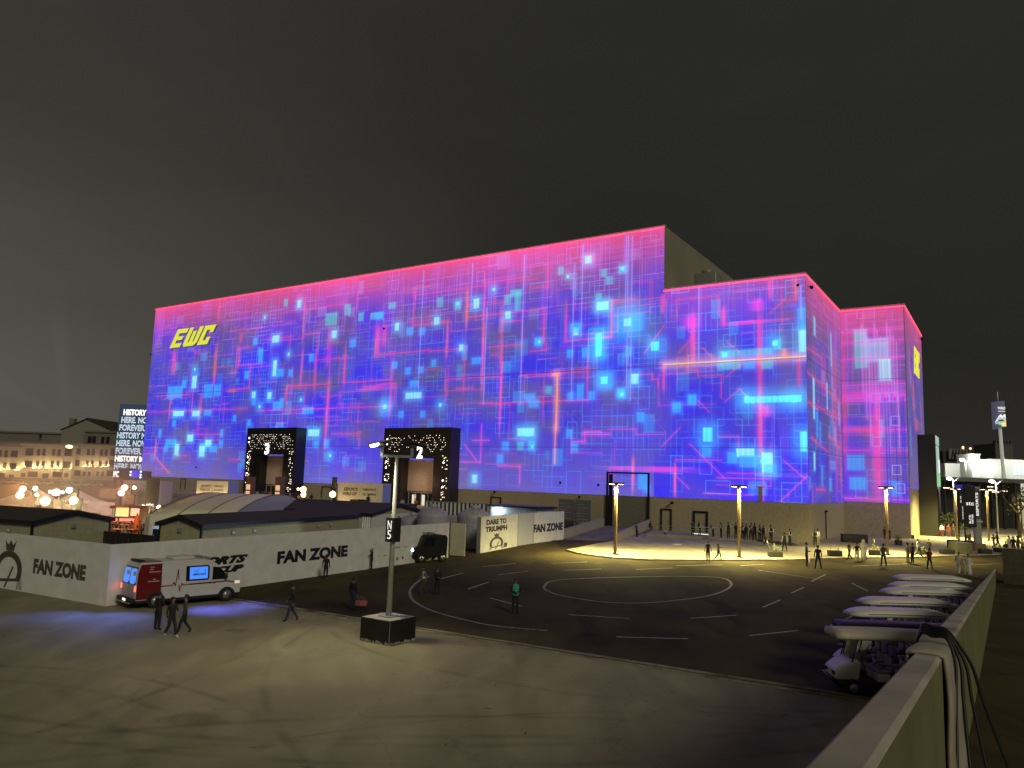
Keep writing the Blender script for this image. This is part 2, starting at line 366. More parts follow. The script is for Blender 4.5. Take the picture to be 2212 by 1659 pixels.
# ================================================================== THE HALL
CN = g(1748, 1174)                                   # its near corner on the ground
d1 = ray(-1437, 956); EX = Vector((-d1.x, -d1.y, 0)).normalized()      # along the long front, to the right
NY = Vector((-EX.y, EX.x, 0))                        # into the building
HROT = math.atan2(EX.y, EX.x)
def onp(x, y, P, n):
    d = ray(x, y); O = Vector((0, 0, CAM_H)); return O + d * ((P - O).dot(n) / d.dot(n))
def HW(x, y, off=0):                                  # pixel -> (local x, z) on the long front, off metres before it
    p = onp(x, y, CN - NY * off, NY); return (p - CN).dot(EX), p.z
hall = thing('event_hall', 'huge windowless hall with glowing blue and pink circuit pattern projected over its walls', 'building', CN, HROT)
XL, XS, ZT, ZR, ZM0 = -141.4, -18.75, 42.7, 33.5, 4.8
M_wall = corr('hall_panel_wall', (.46, .40, .26), .75, 0, .8, depth=.12)
M_upper = mat('hall_upper_wall', (.26, .245, .19), .85, noise=.1, nscale=.2)
b = MB(); b.box(XL, XS, 0, 60, 0, ZT - .02); b.box(XS, 0, .0, 23.15, 0, ZR - .02); b.box(XS, 8.7, 23.15, 48, 0, ZR + .03)
hw = b.build('wall', M_wall, hall)
b = MB(); b.box(XS, XS + .06, .02, 60, ZR, ZT - .03); b.build('upper_wall', M_upper, hall)
# parapet cap with a neon-pink edge light
M_cap = mat('parapet_cap', (.55, .45, .45), .5)
M_neon = mat('edge_light', (.8, .3, .3), emit=(1, .045, .10), es=2.2)
b = MB(); b.box(XL - .1, XS + .1, -.14, .3, ZT, ZT + .16); b.box(XS, .14, -.14, .3, ZR, ZR + .16); b.box(-.16, .14, .3, 23.1, ZR, ZR + .16); b.box(0, 8.84, 23.0, 23.3, ZR + .05, ZR + .2); b.box(8.56, 8.84, 23.3, 48, ZR + .05, ZR + .2)
b.build('parapet_cap', M_cap, hall)
b = MB(); b.box(XL, XS, -.22, -.1, ZT - .30, ZT - .14); b.box(XS, .1, -.22, -.1, ZR - .32, ZR - .14); b.box(.06, .2, -.1, 23.0, ZR - .3, ZR - .14); b.box(.2, 8.8, 22.84, 22.95, ZR - .26, ZR - .1); b.box(8.78, 8.9, 23, 48, ZR - .26, ZR - .1)
b.build('edge_light', M_neon, hall)

# ---- the projector's light, painted by code in wall metres as a glowing picture
def lin(c): return tuple(((v / 255) / 12.92 if v / 255 <= .04045 else ((v / 255 + .055) / 1.055) ** 2.4) for v in c)
CY = np.array(lin((40, 165, 255))); CW = np.array(lin((150, 235, 245))); BL = np.array(lin((60, 120, 250))); DB_ = np.array(lin((20, 15, 225)))
RD = np.array(lin((232, 62, 92))); PK = np.array(lin((240, 60, 200))); OR = np.array(lin((255, 110, 40))); PU = np.array(lin((130, 70, 240)))
class Canvas:
    def __init__(s, x0, x1, z0, z1, ppm, seed):
        s.x0, s.z0, s.p = x0, z0, ppm; s.W = int((x1 - x0) * ppm); s.H = int((z1 - z0) * ppm)
        s.a = np.zeros((s.H, s.W, 3), np.float32); s.r = np.random.RandomState(seed); s.x1, s.z1 = x1, z1
    def win(s, xa, xb, za, zb):
        i0 = max(0, int((xa - s.x0) * s.p)); i1 = min(s.W, int((xb - s.x0) * s.p) + 1); j0 = max(0, int((za - s.z0) * s.p)); j1 = min(s.H, int((zb - s.z0) * s.p) + 1)
        return i0, i1, j0, j1
    def grid(s, i0, i1, j0, j1):
        return (np.arange(i0, i1)[None, :] + .5) / s.p + s.x0, (np.arange(j0, j1)[:, None] + .5) / s.p + s.z0
    def smooth(s, cx, cz, seed):
        r = np.random.RandomState(seed); k = r.rand(cz + 3, cx + 3); u = np.linspace(0, cx, s.W); v = np.linspace(0, cz, s.H)
        iu = u.astype(int); iv = v.astype(int); fu = u - iu; fv = v - iv; fu = fu * fu * (3 - 2 * fu); fv = (fv * fv * (3 - 2 * fv))[:, None]
        A = k[iv][:, iu]; B = k[iv][:, iu + 1]; C_ = k[iv + 1][:, iu]; D = k[iv + 1][:, iu + 1]
        return (A * (1 - fu) + B * fu) * (1 - fv) + (C_ * (1 - fu) + D * fu) * fv
    def mix(s, i0, i1, j0, j1, k, col):
        v = s.a[j0:j1, i0:i1]; v += (np.asarray(col) - v) * k[..., None]
    def add(s, i0, i1, j0, j1, k, col): s.a[j0:j1, i0:i1] += k[..., None] * np.asarray(col)
    def blk(s, xa, xb, za, zb, col, k=.8, glow=0.0, stripes=True):
        if xa > xb: xa, xb = xb, xa
        if za > zb: za, zb = zb, za
        G_ = max(glow, .4); i0, i1, j0, j1 = s.win(xa - 2.2 * G_, xb + 2.2 * G_, za - 2.2 * G_, zb + 2.2 * G_)
        if i1 <= i0 or j1 <= j0: return
        x, z = s.grid(i0, i1, j0, j1)
        dx = np.maximum(np.maximum(xa - x, x - xb), 0); dz = np.maximum(np.maximum(za - z, z - zb), 0); d = np.sqrt(dx ** 2 + dz ** 2)
        ins = np.clip(1 - d * s.p * .3, 0, 1) * k
        if stripes: ins = ins * (.86 + .14 * np.sin(x * 9 + xa)) * (.8 + .2 * (z - za) / (zb - za + .01))
        s.mix(i0, i1, j0, j1, np.clip(ins, 0, 1), col)
        if glow: s.add(i0, i1, j0, j1, np.exp(-(d / glow) ** 2 * 1.4) * .36 * k, np.array(col) * np.array([.25, .7, 1.0]) if col[2] > .5 else col)
    def seg(s, a, c, wd, col, k=.8, glow=0.0, gk=.35, fade=False):
        m = wd + glow * 2.2 + .1; i0, i1, j0, j1 = s.win(min(a[0], c[0]) - m, max(a[0], c[0]) + m, min(a[1], c[1]) - m, max(a[1], c[1]) + m)
        if i1 <= i0 or j1 <= j0: return
        x, z = s.grid(i0, i1, j0, j1); vx, vz = c[0] - a[0], c[1] - a[1]; L2 = vx * vx + vz * vz + 1e-9
        t = np.clip(((x - a[0]) * vx + (z - a[1]) * vz) / L2, 0, 1); d = np.hypot(x - a[0] - t * vx, z - a[1] - t * vz)
        kk = np.clip((wd / 2 - d) * s.p + .5, 0, 1) * k
        if fade: kk = kk * (.25 + .75 * np.sin(np.pi * np.clip(t, .02, .98)))
        s.mix(i0, i1, j0, j1, kk, col)
        if glow: s.add(i0, i1, j0, j1, np.exp(-(d / glow) ** 2) * gk * (np.sin(np.pi * np.clip(t, .06, .94)) if fade else 1), col)
    def rectl(s, xa, xb, za, zb, wd, col, k=.7):
        for p, q in (((xa, za), (xb, za)), ((xb, za), (xb, zb)), ((xb, zb), (xa, zb)), ((xa, zb), (xa, za))): s.seg(p, q, wd, col, k)
    def dot(s, c, r, col, k=.8, glow=.4): s.blk(c[0] - r * .3, c[0] + r * .3, c[1] - r * .3, c[1] + r * .3, col, k, glow + r, False)
    def bar(s, xa, xb, za, zb, col, k=.6):
        cx, cz, hx, hz = (xa + xb) / 2, (za + zb) / 2, abs(xb - xa) / 2, abs(zb - za) / 2
        i0, i1, j0, j1 = s.win(cx - hx * 4 - .6, cx + hx * 4 + .6, cz - hz * 1.4, cz + hz * 1.4)
        if i1 <= i0 or j1 <= j0: return
        x, z = s.grid(i0, i1, j0, j1); v = np.exp(-((z - cz) / hz) ** 4)
        s.add(i0, i1, j0, j1, np.exp(-((x - cx) / (hx * 1.5 + .15)) ** 2) * v * k * .55, col)
        s.mix(i0, i1, j0, j1, np.exp(-((x - cx) / (hx * .8 + .04)) ** 4) * v * k * .8, col)
    def base(s, top, pink=1.0, grey=.5, seed=1):
        z = (np.arange(s.H) / s.p + s.z0)[:, None]; x = (np.arange(s.W) / s.p + s.x0)[None, :]
        n1 = s.smooth(int((s.x1 - s.x0) / 7) + 1, int((s.z1 - s.z0) / 5) + 1, seed); n2 = s.smooth(int((s.x1 - s.x0) / 2.5) + 1, int((s.z1 - s.z0) / 2) + 1, seed + 5)
        k = np.clip((n1 * .65 + n2 * .35 - .30) * 2.1 + grey, 0, 1)[..., None]
        blue = np.array(lin((44, 36, 232))); gp = np.array(lin((92, 80, 158)))
        s.a[:] = blue * (1 - k) + gp * k
        # panels of deeper colour
        for _ in range(int(s.W * s.H / s.p ** 2 / 9)):
            xx = s.r.uniform(s.x0, s.x1); zz = s.r.uniform(s.z0, s.z1); ww = s.r.choice([1.4, 2.2, 3.4, 5]); hh = s.r.choice([1.4, 2.2, 3, 4.5])
            i0, i1, j0, j1 = s.win(xx, xx + ww, zz, zz + hh)
            if i1 > i0 and j1 > j0: s.mix(i0, i1, j0, j1, np.full((j1 - j0, i1 - i0), s.r.uniform(.05, .28)), [blue, gp * .75, DB_][s.r.randint(3)])
        tz = np.clip((z - (top - 15)) / 15, 0, 1) + 0 * x
        t2 = (tz ** 1.5)[..., None] * .74 * pink
        s.a[:] = s.a * (1 - t2) + np.array(lin((150, 82, 140))) * t2
        t3 = (np.clip((z - (top - 7.5)) / 7.5, 0, 1) + 0 * x)[..., None] ** 1.6 * min(1, pink)
        s.a[:] = s.a * (1 - t3 * .95) + np.array(lin((240, 72, 140))) * t3 * .95
    def topness(s, z, top): return min(1, max(0, (z - (top - 13)) / 11))
    def detail(s, dens, top, seed):
        r = np.random.RandomState(seed); A = (s.x1 - s.x0) * (s.z1 - s.z0) / 100
        def tint(c, z):
            t = s.topness(z, top); return c * (1 - t * .75) + np.array(lin((225, 110, 225))) * t * .75
        for _ in range(int(A * 3.6 * dens)):        # bundles of thin verticals
            x = r.uniform(s.x0, s.x1); z = r.uniform(s.z0, s.z1); L = r.uniform(5, 16); n = r.randint(2, 7); sp = r.choice([.28, .4, .55])
            c = [DB_, BL, DB_, PU][r.randint(4)]
            for q in range(n): s.seg((x + q * sp, z), (x + q * sp, min(s.z1, z + L * r.uniform(.7, 1))), r.uniform(.07, .16), tint(c, z + L / 2), .55, 0, 0, True)
        for _ in range(int(A * 1.3 * dens)):        # horizontal runs
            x = r.uniform(s.x0, s.x1); z = r.uniform(s.z0, s.z1); L = r.uniform(4, 18)
            for q in range(r.randint(1, 4)): s.seg((x + q * .6, z + q * .32), (x + L, z + q * .32), r.uniform(.07, .15), tint([DB_, BL, PU][r.randint(3)], z), .5, 0, 0, True)
        for _ in range(int(A * 12 * dens)):        # outlined squares on a loose lattice
            x = round(r.uniform(s.x0, s.x1) / .8) * .8; z = round(r.uniform(s.z0, s.z1) / .8) * .8; u = r.choice([1.6, 1.6, 2.4, 3.2]); v = r.choice([1.6, 2.4, 2.4, 3.2])
            kk = r.uniform(.3, .8); s.rectl(x, x + u, z, z + v, .10, tint(BL if r.rand() < .7 else CY, z), kk)
            if r.rand() < .35: s.rectl(x + u, x + u + 1.6, z - 1.6, z, .13, tint(BL, z), kk)
        for _ in range(int(A * 1.1 * dens)):        # filled teal squares
            x = round(r.uniform(s.x0, s.x1) / .8) * .8; z = round(r.uniform(s.z0, s.z1) / .8) * .8; u = r.choice([1.1, 1.6, 2.2]); v = r.choice([1.6, 2.4])
            s.blk(x, x + u, z, z + v, tint(CY, z + 2), r.uniform(.25, .6), .0)
        for _ in range(int(A * 1.7 * dens)):        # pink and red traces with corners
            x = r.uniform(s.x0, s.x1); z = r.uniform(s.z0, s.z1); p = [(x, z)]
            for q in range(r.randint(1, 4)):
                if q % 2: p.append((p[-1][0], p[-1][1] + r.choice([-1, 1]) * r.uniform(1.5, 6)))
                else: p.append((p[-1][0] + r.choice([-1, 1]) * r.uniform(2, 8), p[-1][1]))
            c = [RD, PK, PK * .8, OR][r.choice(4, p=[.45, .35, .12, .08])]; kk = r.uniform(.2, .6)
            for a, c2 in zip(p[:-1], p[1:]): s.seg(a, c2, .09, c, kk, .25, .06)
        for _ in range(int(A * .7 * dens)):         # slanting hairlines
            x = r.uniform(s.x0, s.x1); z = r.uniform(s.z0, s.z1); L = r.uniform(2, 6); sg = r.choice([-1, 1])
            s.seg((x, z), (x + L, z + L * sg), .07, PK * .8, .3)
        for _ in range(int(A * .8 * dens)):
            s.dot((r.uniform(s.x0, s.x1), r.uniform(s.z0, s.z1)), r.uniform(.2, .5), [PU, DB_, BL][r.randint(3)], .5, .15)
        for _ in range(int((s.x1 - s.x0) * 1.1)):  # lilac scaffolding near the top
            x = r.uniform(s.x0, s.x1); z = top - r.uniform(1.5, 11); L = r.uniform(3, 14)
            c = np.array(lin((225, 120, 225)))
            if r.rand() < .5: s.seg((x, z), (x + L, z), .1, c, .42, 0, 0, True)
            else: s.seg((x, z - L * .5), (x, min(s.z1, z + L * .4)), .1, c, .42, 0, 0, True)
    def seams(s, zs, step):
        for zz in zs: s.seg((s.x0, zz), (s.x1, zz), .09, (.01, .01, .1), .7)
        x = s.x0 + step
        while x < s.x1: s.seg((x, s.z0), (x, s.z1), .06, (.02, .02, .12), .32); x += step
    def image(s, name):
        g_ = s.r.rand(s.H, s.W, 1).astype(np.float32); s.a *= (.93 + .14 * g_) * (.84 + .34 * s.smooth(int((s.x1 - s.x0) / 12) + 1, 3, 77))[..., None]
        v = np.clip(s.a, 0, 1); v = np.where(v <= .0031308, v * 12.92, 1.055 * np.power(v, 1 / 2.4) - .055)
        im = bpy.data.images.new(name, s.W, s.H); buf = np.ones((s.H, s.W, 4), np.float32); buf[..., :3] = v
        im.pixels.foreach_set(buf.ravel()); im.update(); im.pack(); return im
def mural_mat(name, im, strength=1.0):
    m = bpy.data.materials.new(name); m.use_nodes = True; n = m.node_tree; b = n.nodes['Principled BSDF']
    b.inputs['Base Color'].default_value = (.17, .155, .125, 1); b.inputs['Roughness'].default_value = .95; b.inputs['Specular IOR Level'].default_value = .1
    t = n.nodes.new('ShaderNodeTexImage'); t.image = im; t.extension = 'EXTEND'; n.links.new(t.outputs[0], b.inputs['Emission Color'])
    b.inputs['Emission Strength'].default_value = strength; return m
def panel(name, quad, m, parent, uv=((0, 0), (1, 0), (1, 1), (0, 1))):
    me = bpy.data.meshes.new(name); me.from_pydata(quad, [], [(0, 1, 2, 3)]); l = me.uv_layers.new(name='UV')
    for i, q in enumerate(uv): l.data[i].uv = q
    me.materials.append(m); o = bpy.data.objects.new(name, me); COL.objects.link(o); o.parent = parent; return o

cv = Canvas(XL, 0, ZM0, ZT, 20, 11)
cv.base(ZT, 1.0, .02, 4)
# the lower right part of the wall is the deepest blue, and its top edge sits lower
xg = (np.arange(cv.W) / cv.p + cv.x0)[None, :]; zg = (np.arange(cv.H) / cv.p + cv.z0)[:, None]
kdeep = (np.clip((xg + 52) / 45, 0, 1) * np.clip((24 - zg) / 16, 0, 1) * .75)[..., None]; cv.a[:] = cv.a * (1 - kdeep) + np.array(lin((26, 12, 240))) * kdeep
i0, i1, j0, j1 = cv.win(XS, 0, 20, ZT)
kp = (np.clip((zg[j0:j1] - 25) / 9, 0, 1) + 0 * xg[:, i0:i1]) ** 1.6; cv.mix(i0, i1, j0, j1, kp * .55, lin((190, 70, 190)))
i0, i1, j0, j1 = cv.win(XL, -20, ZM0, 15)
kg = (np.clip((14.5 - zg[j0:j1]) / 9.7, 0, 1) ** 1.3 + 0 * xg[:, i0:i1]) * .55; cv.mix(i0, i1, j0, j1, kg, lin((122, 108, 170)))
cv.detail(1.0, ZT, 21)
F1 = zc(420, 900, 2.6976); F2 = zc(1200, 750, 2.6976); F3 = zc(1900, 680, 2.6976); F5 = zc(1900, 1100, 2.6976); F6 = ZB
def cblocks(F, L):
    for t in L:
        x, y, ww, hh = t[:4]; s_ = t[4] if len(t) > 4 else 'c'
        a = HW(*F(x - ww / 2, y + hh / 2)); c = HW(*F(x + ww / 2, y - hh / 2))
        if a[0] > 0: continue
        col, k, gl = {'c': (CY, .72, .5), 'w': (CW, .9, .9), 'b': (np.array(lin((90, 240, 255))), .95, 1.3), 'd': (CY * .8, .45, 0), 't': (np.array(lin((80, 190, 200))), .6, .3)}[s_]
        cv.blk(a[0], c[0], a[1], c[1], col, k, gl)
def cglow(F, L):
    for x, y, r in L: cv.dot(HW(*F(x, y)), r, np.array(lin((110, 245, 255))), .8, r * .8)
def cbars(F, L):
    for t in L:
        x, y, ww, hh = t[:4]; c = {'r': RD, 'o': OR, 'p': PK, 'k': np.array(lin((255, 80, 130)))}[t[4] if len(t) > 4 else 'r']
        a = HW(*F(x - ww / 2, y + hh / 2)); q = HW(*F(x + ww / 2, y - hh / 2)); cv.bar(a[0], q[0], a[1], q[1], c, t[5] if len(t) > 5 else .6)
def cpoly(F, L, col=RD, wd=.13, k=.62, glow=.5, gk=.13):
    for P in L:
        q = [HW(*F(*p)) for p in P]
        for i in range(len(q) - 1):            # keep runs square with the wall
            a, c = q[i], q[i + 1]
            if abs(a[0] - c[0]) > 3 * abs(a[1] - c[1]) or abs(a[1] - c[1]) < .5: q[i + 1] = (c[0], a[1])
            elif abs(a[1] - c[1]) > 3 * abs(a[0] - c[0]): q[i + 1] = (a[0], c[1])
        for a, c in zip(q[:-1], q[1:]): cv.seg(a, c, wd, col, k, glow, gk)
cbars(F1, [(935, 470, 20, 90), (1475, 330, 34, 330, 'o', .5), (715, 700, 12, 330, 'o'), (925, 640, 16, 130), (360, 680, 44, 190, 'k', .6), (595, 1030, 18, 220), (520, 1010, 18, 200, 'k'), (790, 1100, 18, 220),
           (1675, 1090, 52, 600, 'k', .7), (1575, 750, 12, 360), (1455, 720, 16, 320, 'k'), (2105, 490, 46, 260, 'k'), (1825, 700, 10, 320), (1940, 1120, 10, 160), (1320, 950, 10, 130), (325, 1090, 9, 170), (205, 1400, 10, 140, 'o'), (545, 600, 9, 110), (750, 230, 24, 200, 'k', .4), (2060, 900, 200, 60, 'k', .4), (860, 925, 90, 26, 'o', .5), (1690, 560, 60, 300, 'p', .35)])
cbars(F2, [(770, 600, 30, 330, 'o', .65), (600, 880, 26, 320, 'o', .6), (915, 700, 16, 620, 'k', .7), (1240, 900, 16, 520), (1065, 880, 10, 520), (1060, 1330, 34, 640, 'k', .7), (905, 1080, 26, 500, 'k', .7), (590, 1330, 12, 230), (1620, 720, 14, 360),
           (745, 1150, 14, 420), (1425, 1400, 9, 400), (1435, 780, 8, 280), (1805, 1150, 8, 500), (315, 610, 8, 300), (120, 1300, 14, 500, 'p', .5), (1820, 200, 60, 90, 'k', .4), (380, 440, 260, 60, 'o', .25), (60, 850, 50, 200, 'k', .4)])
cbars(F3, [(820, 1060, 34, 420, 'k', .7), (1390, 1180, 26, 640, 'r', .7), (570, 1400, 12, 220), (560, 770, 20, 160), (1600, 1190, 30, 70, 'o'), (1080, 880, 24, 160, 'k'), (1370, 780, 70, 110, 'p', .7), (1300, 930, 300, 60, 'p', .5), (800, 930, 90, 130, 'p', .6), (1700, 640, 20, 200, 'o', .5), (1480, 640, 20, 180, 'k', .5)])
cbars(F5, [(1395, 640, 26, 540, 'k', .75), (665, 1150, 9, 270, 'o', .8), (305, 1100, 12, 290, 'o', .8), (560, 1060, 320, 40, 'p', .7), (1725, 220, 12, 260), (1440, 560, 70, 100, 'p', .7), (210, 1050, 200, 26, 'p', .5)])
cpoly(F1, [[(920, 560), (920, 710), (1120, 695)], [(845, 770), (890, 765), (905, 560), (1010, 550)], [(1020, 715), (1000, 905), (820, 915)], [(1150, 485), (1360, 465), (1360, 520)], [(1325, 1040), (1330, 890), (1510, 875)],
           [(140, 1110), (990, 1100)], [(590, 960), (590, 1300), (780, 1300)], [(1090, 1095), (2212, 1060)], [(1480, 440), (1600, 430), (1590, 600)], [(1820, 860), (1830, 640), (1580, 655)], [(1820, 855), (2212, 850)], [(1330, 890), (1690, 850)],
           [(1720, 1290), (1950, 1300), (1950, 1400)], [(205, 970), (500, 940)], [(100, 1465), (200, 1470)], [(380, 1480), (470, 1480)], [(840, 1515), (930, 1515)], [(1500, 220), (1830, 180)], [(850, 410), (1120, 350)]])
cpoly(F1, [[(205, 1500), (320, 1630)], [(205, 1400), (205, 1500)]], OR, .25)
cpoly(F2, [[(780, 700), (1430, 640), (1435, 910)], [(450, 990), (750, 975)], [(950, 955), (1240, 935)], [(590, 1230), (1070, 1205)], [(1230, 1195), (1800, 1160)], [(1070, 800), (1070, 740), (1230, 745)], [(890, 1440), (1810, 1420)],
           [(1620, 700), (1620, 900), (2010, 870), (2010, 560), (2212, 550)], [(310, 760), (600, 730)], [(0, 1020), (450, 990)], [(0, 1275), (155, 1275), (155, 1440)], [(1040, 1020), (980, 1020)], [(680, 1310), (820, 1290)], [(1330, 450), (1460, 440), (1460, 250)], [(1320, 990), (1450, 980), (1450, 920)],
           [(930, 400), (1270, 390)], [(310, 510), (930, 400)]], RD, .14)
cpoly(F2, [[(1510, 1190), (1545, 1215), (1545, 1660)]], np.array(lin((255, 150, 60))), .24, .9, .6, .4)
cpoly(F6, [[(990, 0), (990, 330)]], np.array(lin((255, 150, 90))), .2, .6, .4, .2)
cpoly(F3, [[(120, 765), (560, 705), (560, 850)], [(0, 1060), (115, 1060), (115, 770)], [(1030, 705), (830, 715), (680, 760), (670, 890)], [(1040, 700), (1040, 860)], [(1090, 950), (1640, 900)], [(770, 1150), (775, 1345), (860, 1350), (865, 1390), (1060, 1395), (1075, 1580)],
           [(360, 1380), (470, 1380), (480, 1420), (520, 1430), (520, 1490)], [(570, 960), (400, 1200)], [(700, 1190), (820, 1050)], [(1100, 1400), (1220, 1300)], [(900, 1150), (1000, 1250)], [(1110, 1100), (1220, 1190)], [(1700, 735), (1590, 735), (1480, 850)], [(570, 1300), (570, 1500)]], RD, .12, .6, .3, .08)
cpoly(F3, [[(570, 1295), (1780, 1215)]], np.array(lin((255, 175, 120))), .2, .95, .7, .4)
cpoly(F5, [[(85, 715), (330, 715), (335, 760), (570, 765)], [(670, 975), (1060, 980)], [(1040, 775), (1210, 780), (1215, 870)], [(105, 1260), (105, 1050), (290, 1050)], [(1110, 1090), (1420, 1100)], [(1020, 1130), (1470, 1140)], [(0, 760), (105, 760)], [(905, 1265), (1330, 1280)],
           [(790, 840), (1095, 1140)], [(550, 865), (710, 700)], [(675, 1115), (785, 1225)], [(1560, 1340), (1790, 1120)], [(1590, 980), (1790, 1150)], [(1420, 880), (1420, 1330)], [(855, 460), (960, 570)], [(1090, 480), (1220, 370), (1340, 500)]], np.array(lin((225, 70, 175))), .10, .65, .3, .08)
cpoly(F6, [[(175, 320), (345, 320), (345, 0)], [(275, 135), (420, 140)], [(495, 355), (685, 370), (685, 500)], [(1215, 85), (1455, 85)], [(1240, 150), (1245, 60), (1380, 60)], [(1140, 145), (1240, 150)], [(215, 180), (310, 305)]], np.array(lin((235, 70, 190))), .13, .75, .35, .14)
cblocks(F1, [(1235, 480, 55, 60, 'w'), (1105, 620, 40, 110), (1225, 730, 35, 130, 'w'), (1275, 770, 50, 60), (985, 790, 35, 60), (535, 850, 42, 100, 'w'), (370, 935, 130, 100), (655, 925, 80, 110), (735, 920, 60, 90), (1045, 960, 30, 50, 'w'), (1045, 1020, 30, 50), (1180, 965, 30, 50, 'w'),
             (1240, 1050, 60, 60), (1285, 1030, 30, 80), (1510, 1095, 90, 50), (400, 1120, 90, 40, 'w'), (550, 1120, 60, 40, 'w'), (650, 1115, 60, 40), (500, 1330, 50, 50, 'w'), (240, 1290, 25, 60), (770, 1290, 25, 60), (335, 1375, 90, 60), (655, 1375, 50, 50, 'w'), (700, 1420, 60, 50), (385, 1430, 40, 90, 'w'), (600, 1440, 50, 90, 'w'), (765, 1380, 30, 50),
             (1710, 310, 100, 110, 't'), (1735, 440, 40, 60, 'w'), (1965, 290, 40, 70, 't'), (2100, 280, 100, 60, 't'), (1560, 1285, 90, 50, 'w'), (1580, 1385, 40, 50), (1670, 1380, 40, 60), (1060, 500, 30, 50), (1005, 1200, 25, 45), (880, 1160, 25, 45), (445, 870, 30, 50), (360, 1205, 25, 45), (1850, 230, 50, 90, 't'), (1320, 170, 30, 60, 't'), (1435, 180, 30, 60, 'w'), (1360, 770, 30, 50), (1895, 515, 40, 60), (1540, 640, 40, 60), (905, 840, 25, 50, 'd'), (290, 1420, 30, 60)])
cglow(F1, [(1140, 295, .5), (540, 740, .7), (1095, 1060, .7), (1700, 1480, .6), (2170, 1060, .9), (1345, 610, .6), (1450, 1000, .4)])
cblocks(F2, [(850, 580, 45, 80, 'w'), (1120, 680, 40, 60, 'w'), (1120, 550, 50, 80, 't'), (1205, 560, 50, 160, 't'), (1190, 490, 90, 60, 't'), (690, 600, 45, 60, 't'), (130, 600, 60, 50, 't'), (540, 570, 50, 80, 't'), (170, 780, 30, 60, 'w'), (280, 820, 50, 60), (385, 820, 45, 60), (1935, 600, 90, 70, 'w'), (1900, 520, 45, 50, 't'),
             (1900, 930, 45, 180, 'b'), (1705, 820, 40, 60, 'w'), (1700, 790, 80, 80), (1790, 1000, 60, 80), (1655, 1010, 45, 60), (1375, 910, 45, 60), (1945, 1240, 45, 50, 'b'), (1740, 1340, 50, 120), (1840, 1370, 45, 60), (2095, 1355, 55, 60), (1660, 1375, 50, 60), (1470, 1325, 50, 60, 't'), (1305, 1385, 90, 60), (1340, 1440, 80, 60), (1990, 380, 50, 60, 't'),
             (1945, 320, 45, 60, 't'), (2110, 290, 60, 60, 't'), (1810, 205, 45, 60, 'w'), (1575, 300, 40, 60, 't'), (310, 1370, 130, 50, 'w'), (205, 1530, 35, 50), (390, 1530, 35, 45), (315, 1265, 70, 50), (265, 1160, 35, 50), (485, 1090, 35, 50), (850, 1070, 70, 50), (25, 690, 50, 50), (510, 730, 40, 60, 'w'), (720, 960, 30, 50, 'w'), (2155, 990, 50, 80), (1700, 490, 50, 60, 'd'), (2000, 1290, 50, 50, 'd'), (375, 1150, 40, 50), (150, 1110, 40, 50)])
cglow(F2, [(1000, 460, .5), (2105, 280, .5), (2150, 740, 1.6), (540, 1450, .7), (65, 1465, .8), (1635, 350, .4), (690, 580, .5), (1390, 910, .4)])
cblocks(F3, [(40, 790, 90, 70, 'w'), (10, 1130, 45, 180, 'b'), (495, 1135, 60, 70, 'b'), (60, 1425, 45, 50, 'b'), (320, 1415, 55, 80, 'w'), (205, 1530, 60, 60), (1270, 1190, 430, 70, 't'), (1130, 1300, 180, 70, 't'), (1300, 1290, 80, 70), (1450, 1290, 80, 70, 't'), (1540, 1120, 50, 80, 't'), (1750, 900, 60, 180), (1755, 1090, 50, 180, 'w'), (1500, 1590, 480, 60, 'b'), (810, 1590, 60, 70), (680, 1645, 60, 50)])
cglow(F3, [(255, 930, 1.4), (1520, 1110, .8), (1090, 1210, .8)])
cblocks(F5, [(945, 760, 70, 110, 'b'), (935, 900, 70, 90), (1265, 915, 140, 60, 'w'), (1155, 960, 70, 80), (1290, 990, 140, 90), (1455, 1000, 80, 160, 'w'), (1480, 1060, 100, 80), (1765, 820, 45, 160, 'b'), (1290, 590, 80, 80, 'd'), (680, 535, 60, 70), (370, 610, 50, 70), (810, 465, 60, 70), (390, 1160, 70, 120), (430, 1230, 30, 50)])
cglow(F5, [(1415, 990, .6), (1280, 450, .8), (1690, 460, .8), (210, 415, .5)])
cblocks(F6, [(735, 65, 140, 60, 'w'), (560, 185, 50, 60), (690, 185, 45, 60, 't'), (785, 180, 45, 70), (1155, 195, 40, 60), (1110, 75, 45, 55), (515, 295, 45, 60), (295, 465, 40, 60, 'w'), (920, 265, 45, 70, 'd')])
cglow(F6, [(750, 80, 1.0), (790, 190, .4)])
for F, P in ((F3, [[(1740, 620), (1740, 900)], [(870, 600), (880, 1290)], [(250, 190), (260, 1000)], [(300, 190), (310, 1600)]]), (F2, [[(1690, 250), (1690, 1400)], [(1765, 80), (1770, 860)], [(1265, 170), (1260, 1440)], [(820, 240), (820, 640)], [(940, 620), (935, 1440)], [(400, 300), (440, 1300)], [(2155, 0), (2160, 1300)]])):
    cpoly(F, P, np.array(lin((150, 150, 255))), .14, .7, .25, .12)
cv.seams((11.5, 22.75), 2.6)
im_front = cv.image('projection_front'); MM = mural_mat('projected_front', im_front, 1.0)
def uvf(x, z): return ((x - XL) / (0 - XL), (z - ZM0) / (ZT - ZM0))
y_ = -.05
panel('projected_mural', [(XL, y_, ZM0), (XS, y_, ZM0), (XS, y_, ZT - .01), (XL, y_, ZT - .01)], MM, hall, (uvf(XL, ZM0), uvf(XS, ZM0), uvf(XS, ZT), uvf(XL, ZT)))
panel('projected_mural', [(XS, y_, ZM0), (.05, y_, ZM0), (.05, y_, ZR - .01), (XS, y_, ZR - .01)], MM, hall, (uvf(XS, ZM0), uvf(0, ZM0), uvf(0, ZR), uvf(XS, ZR)))
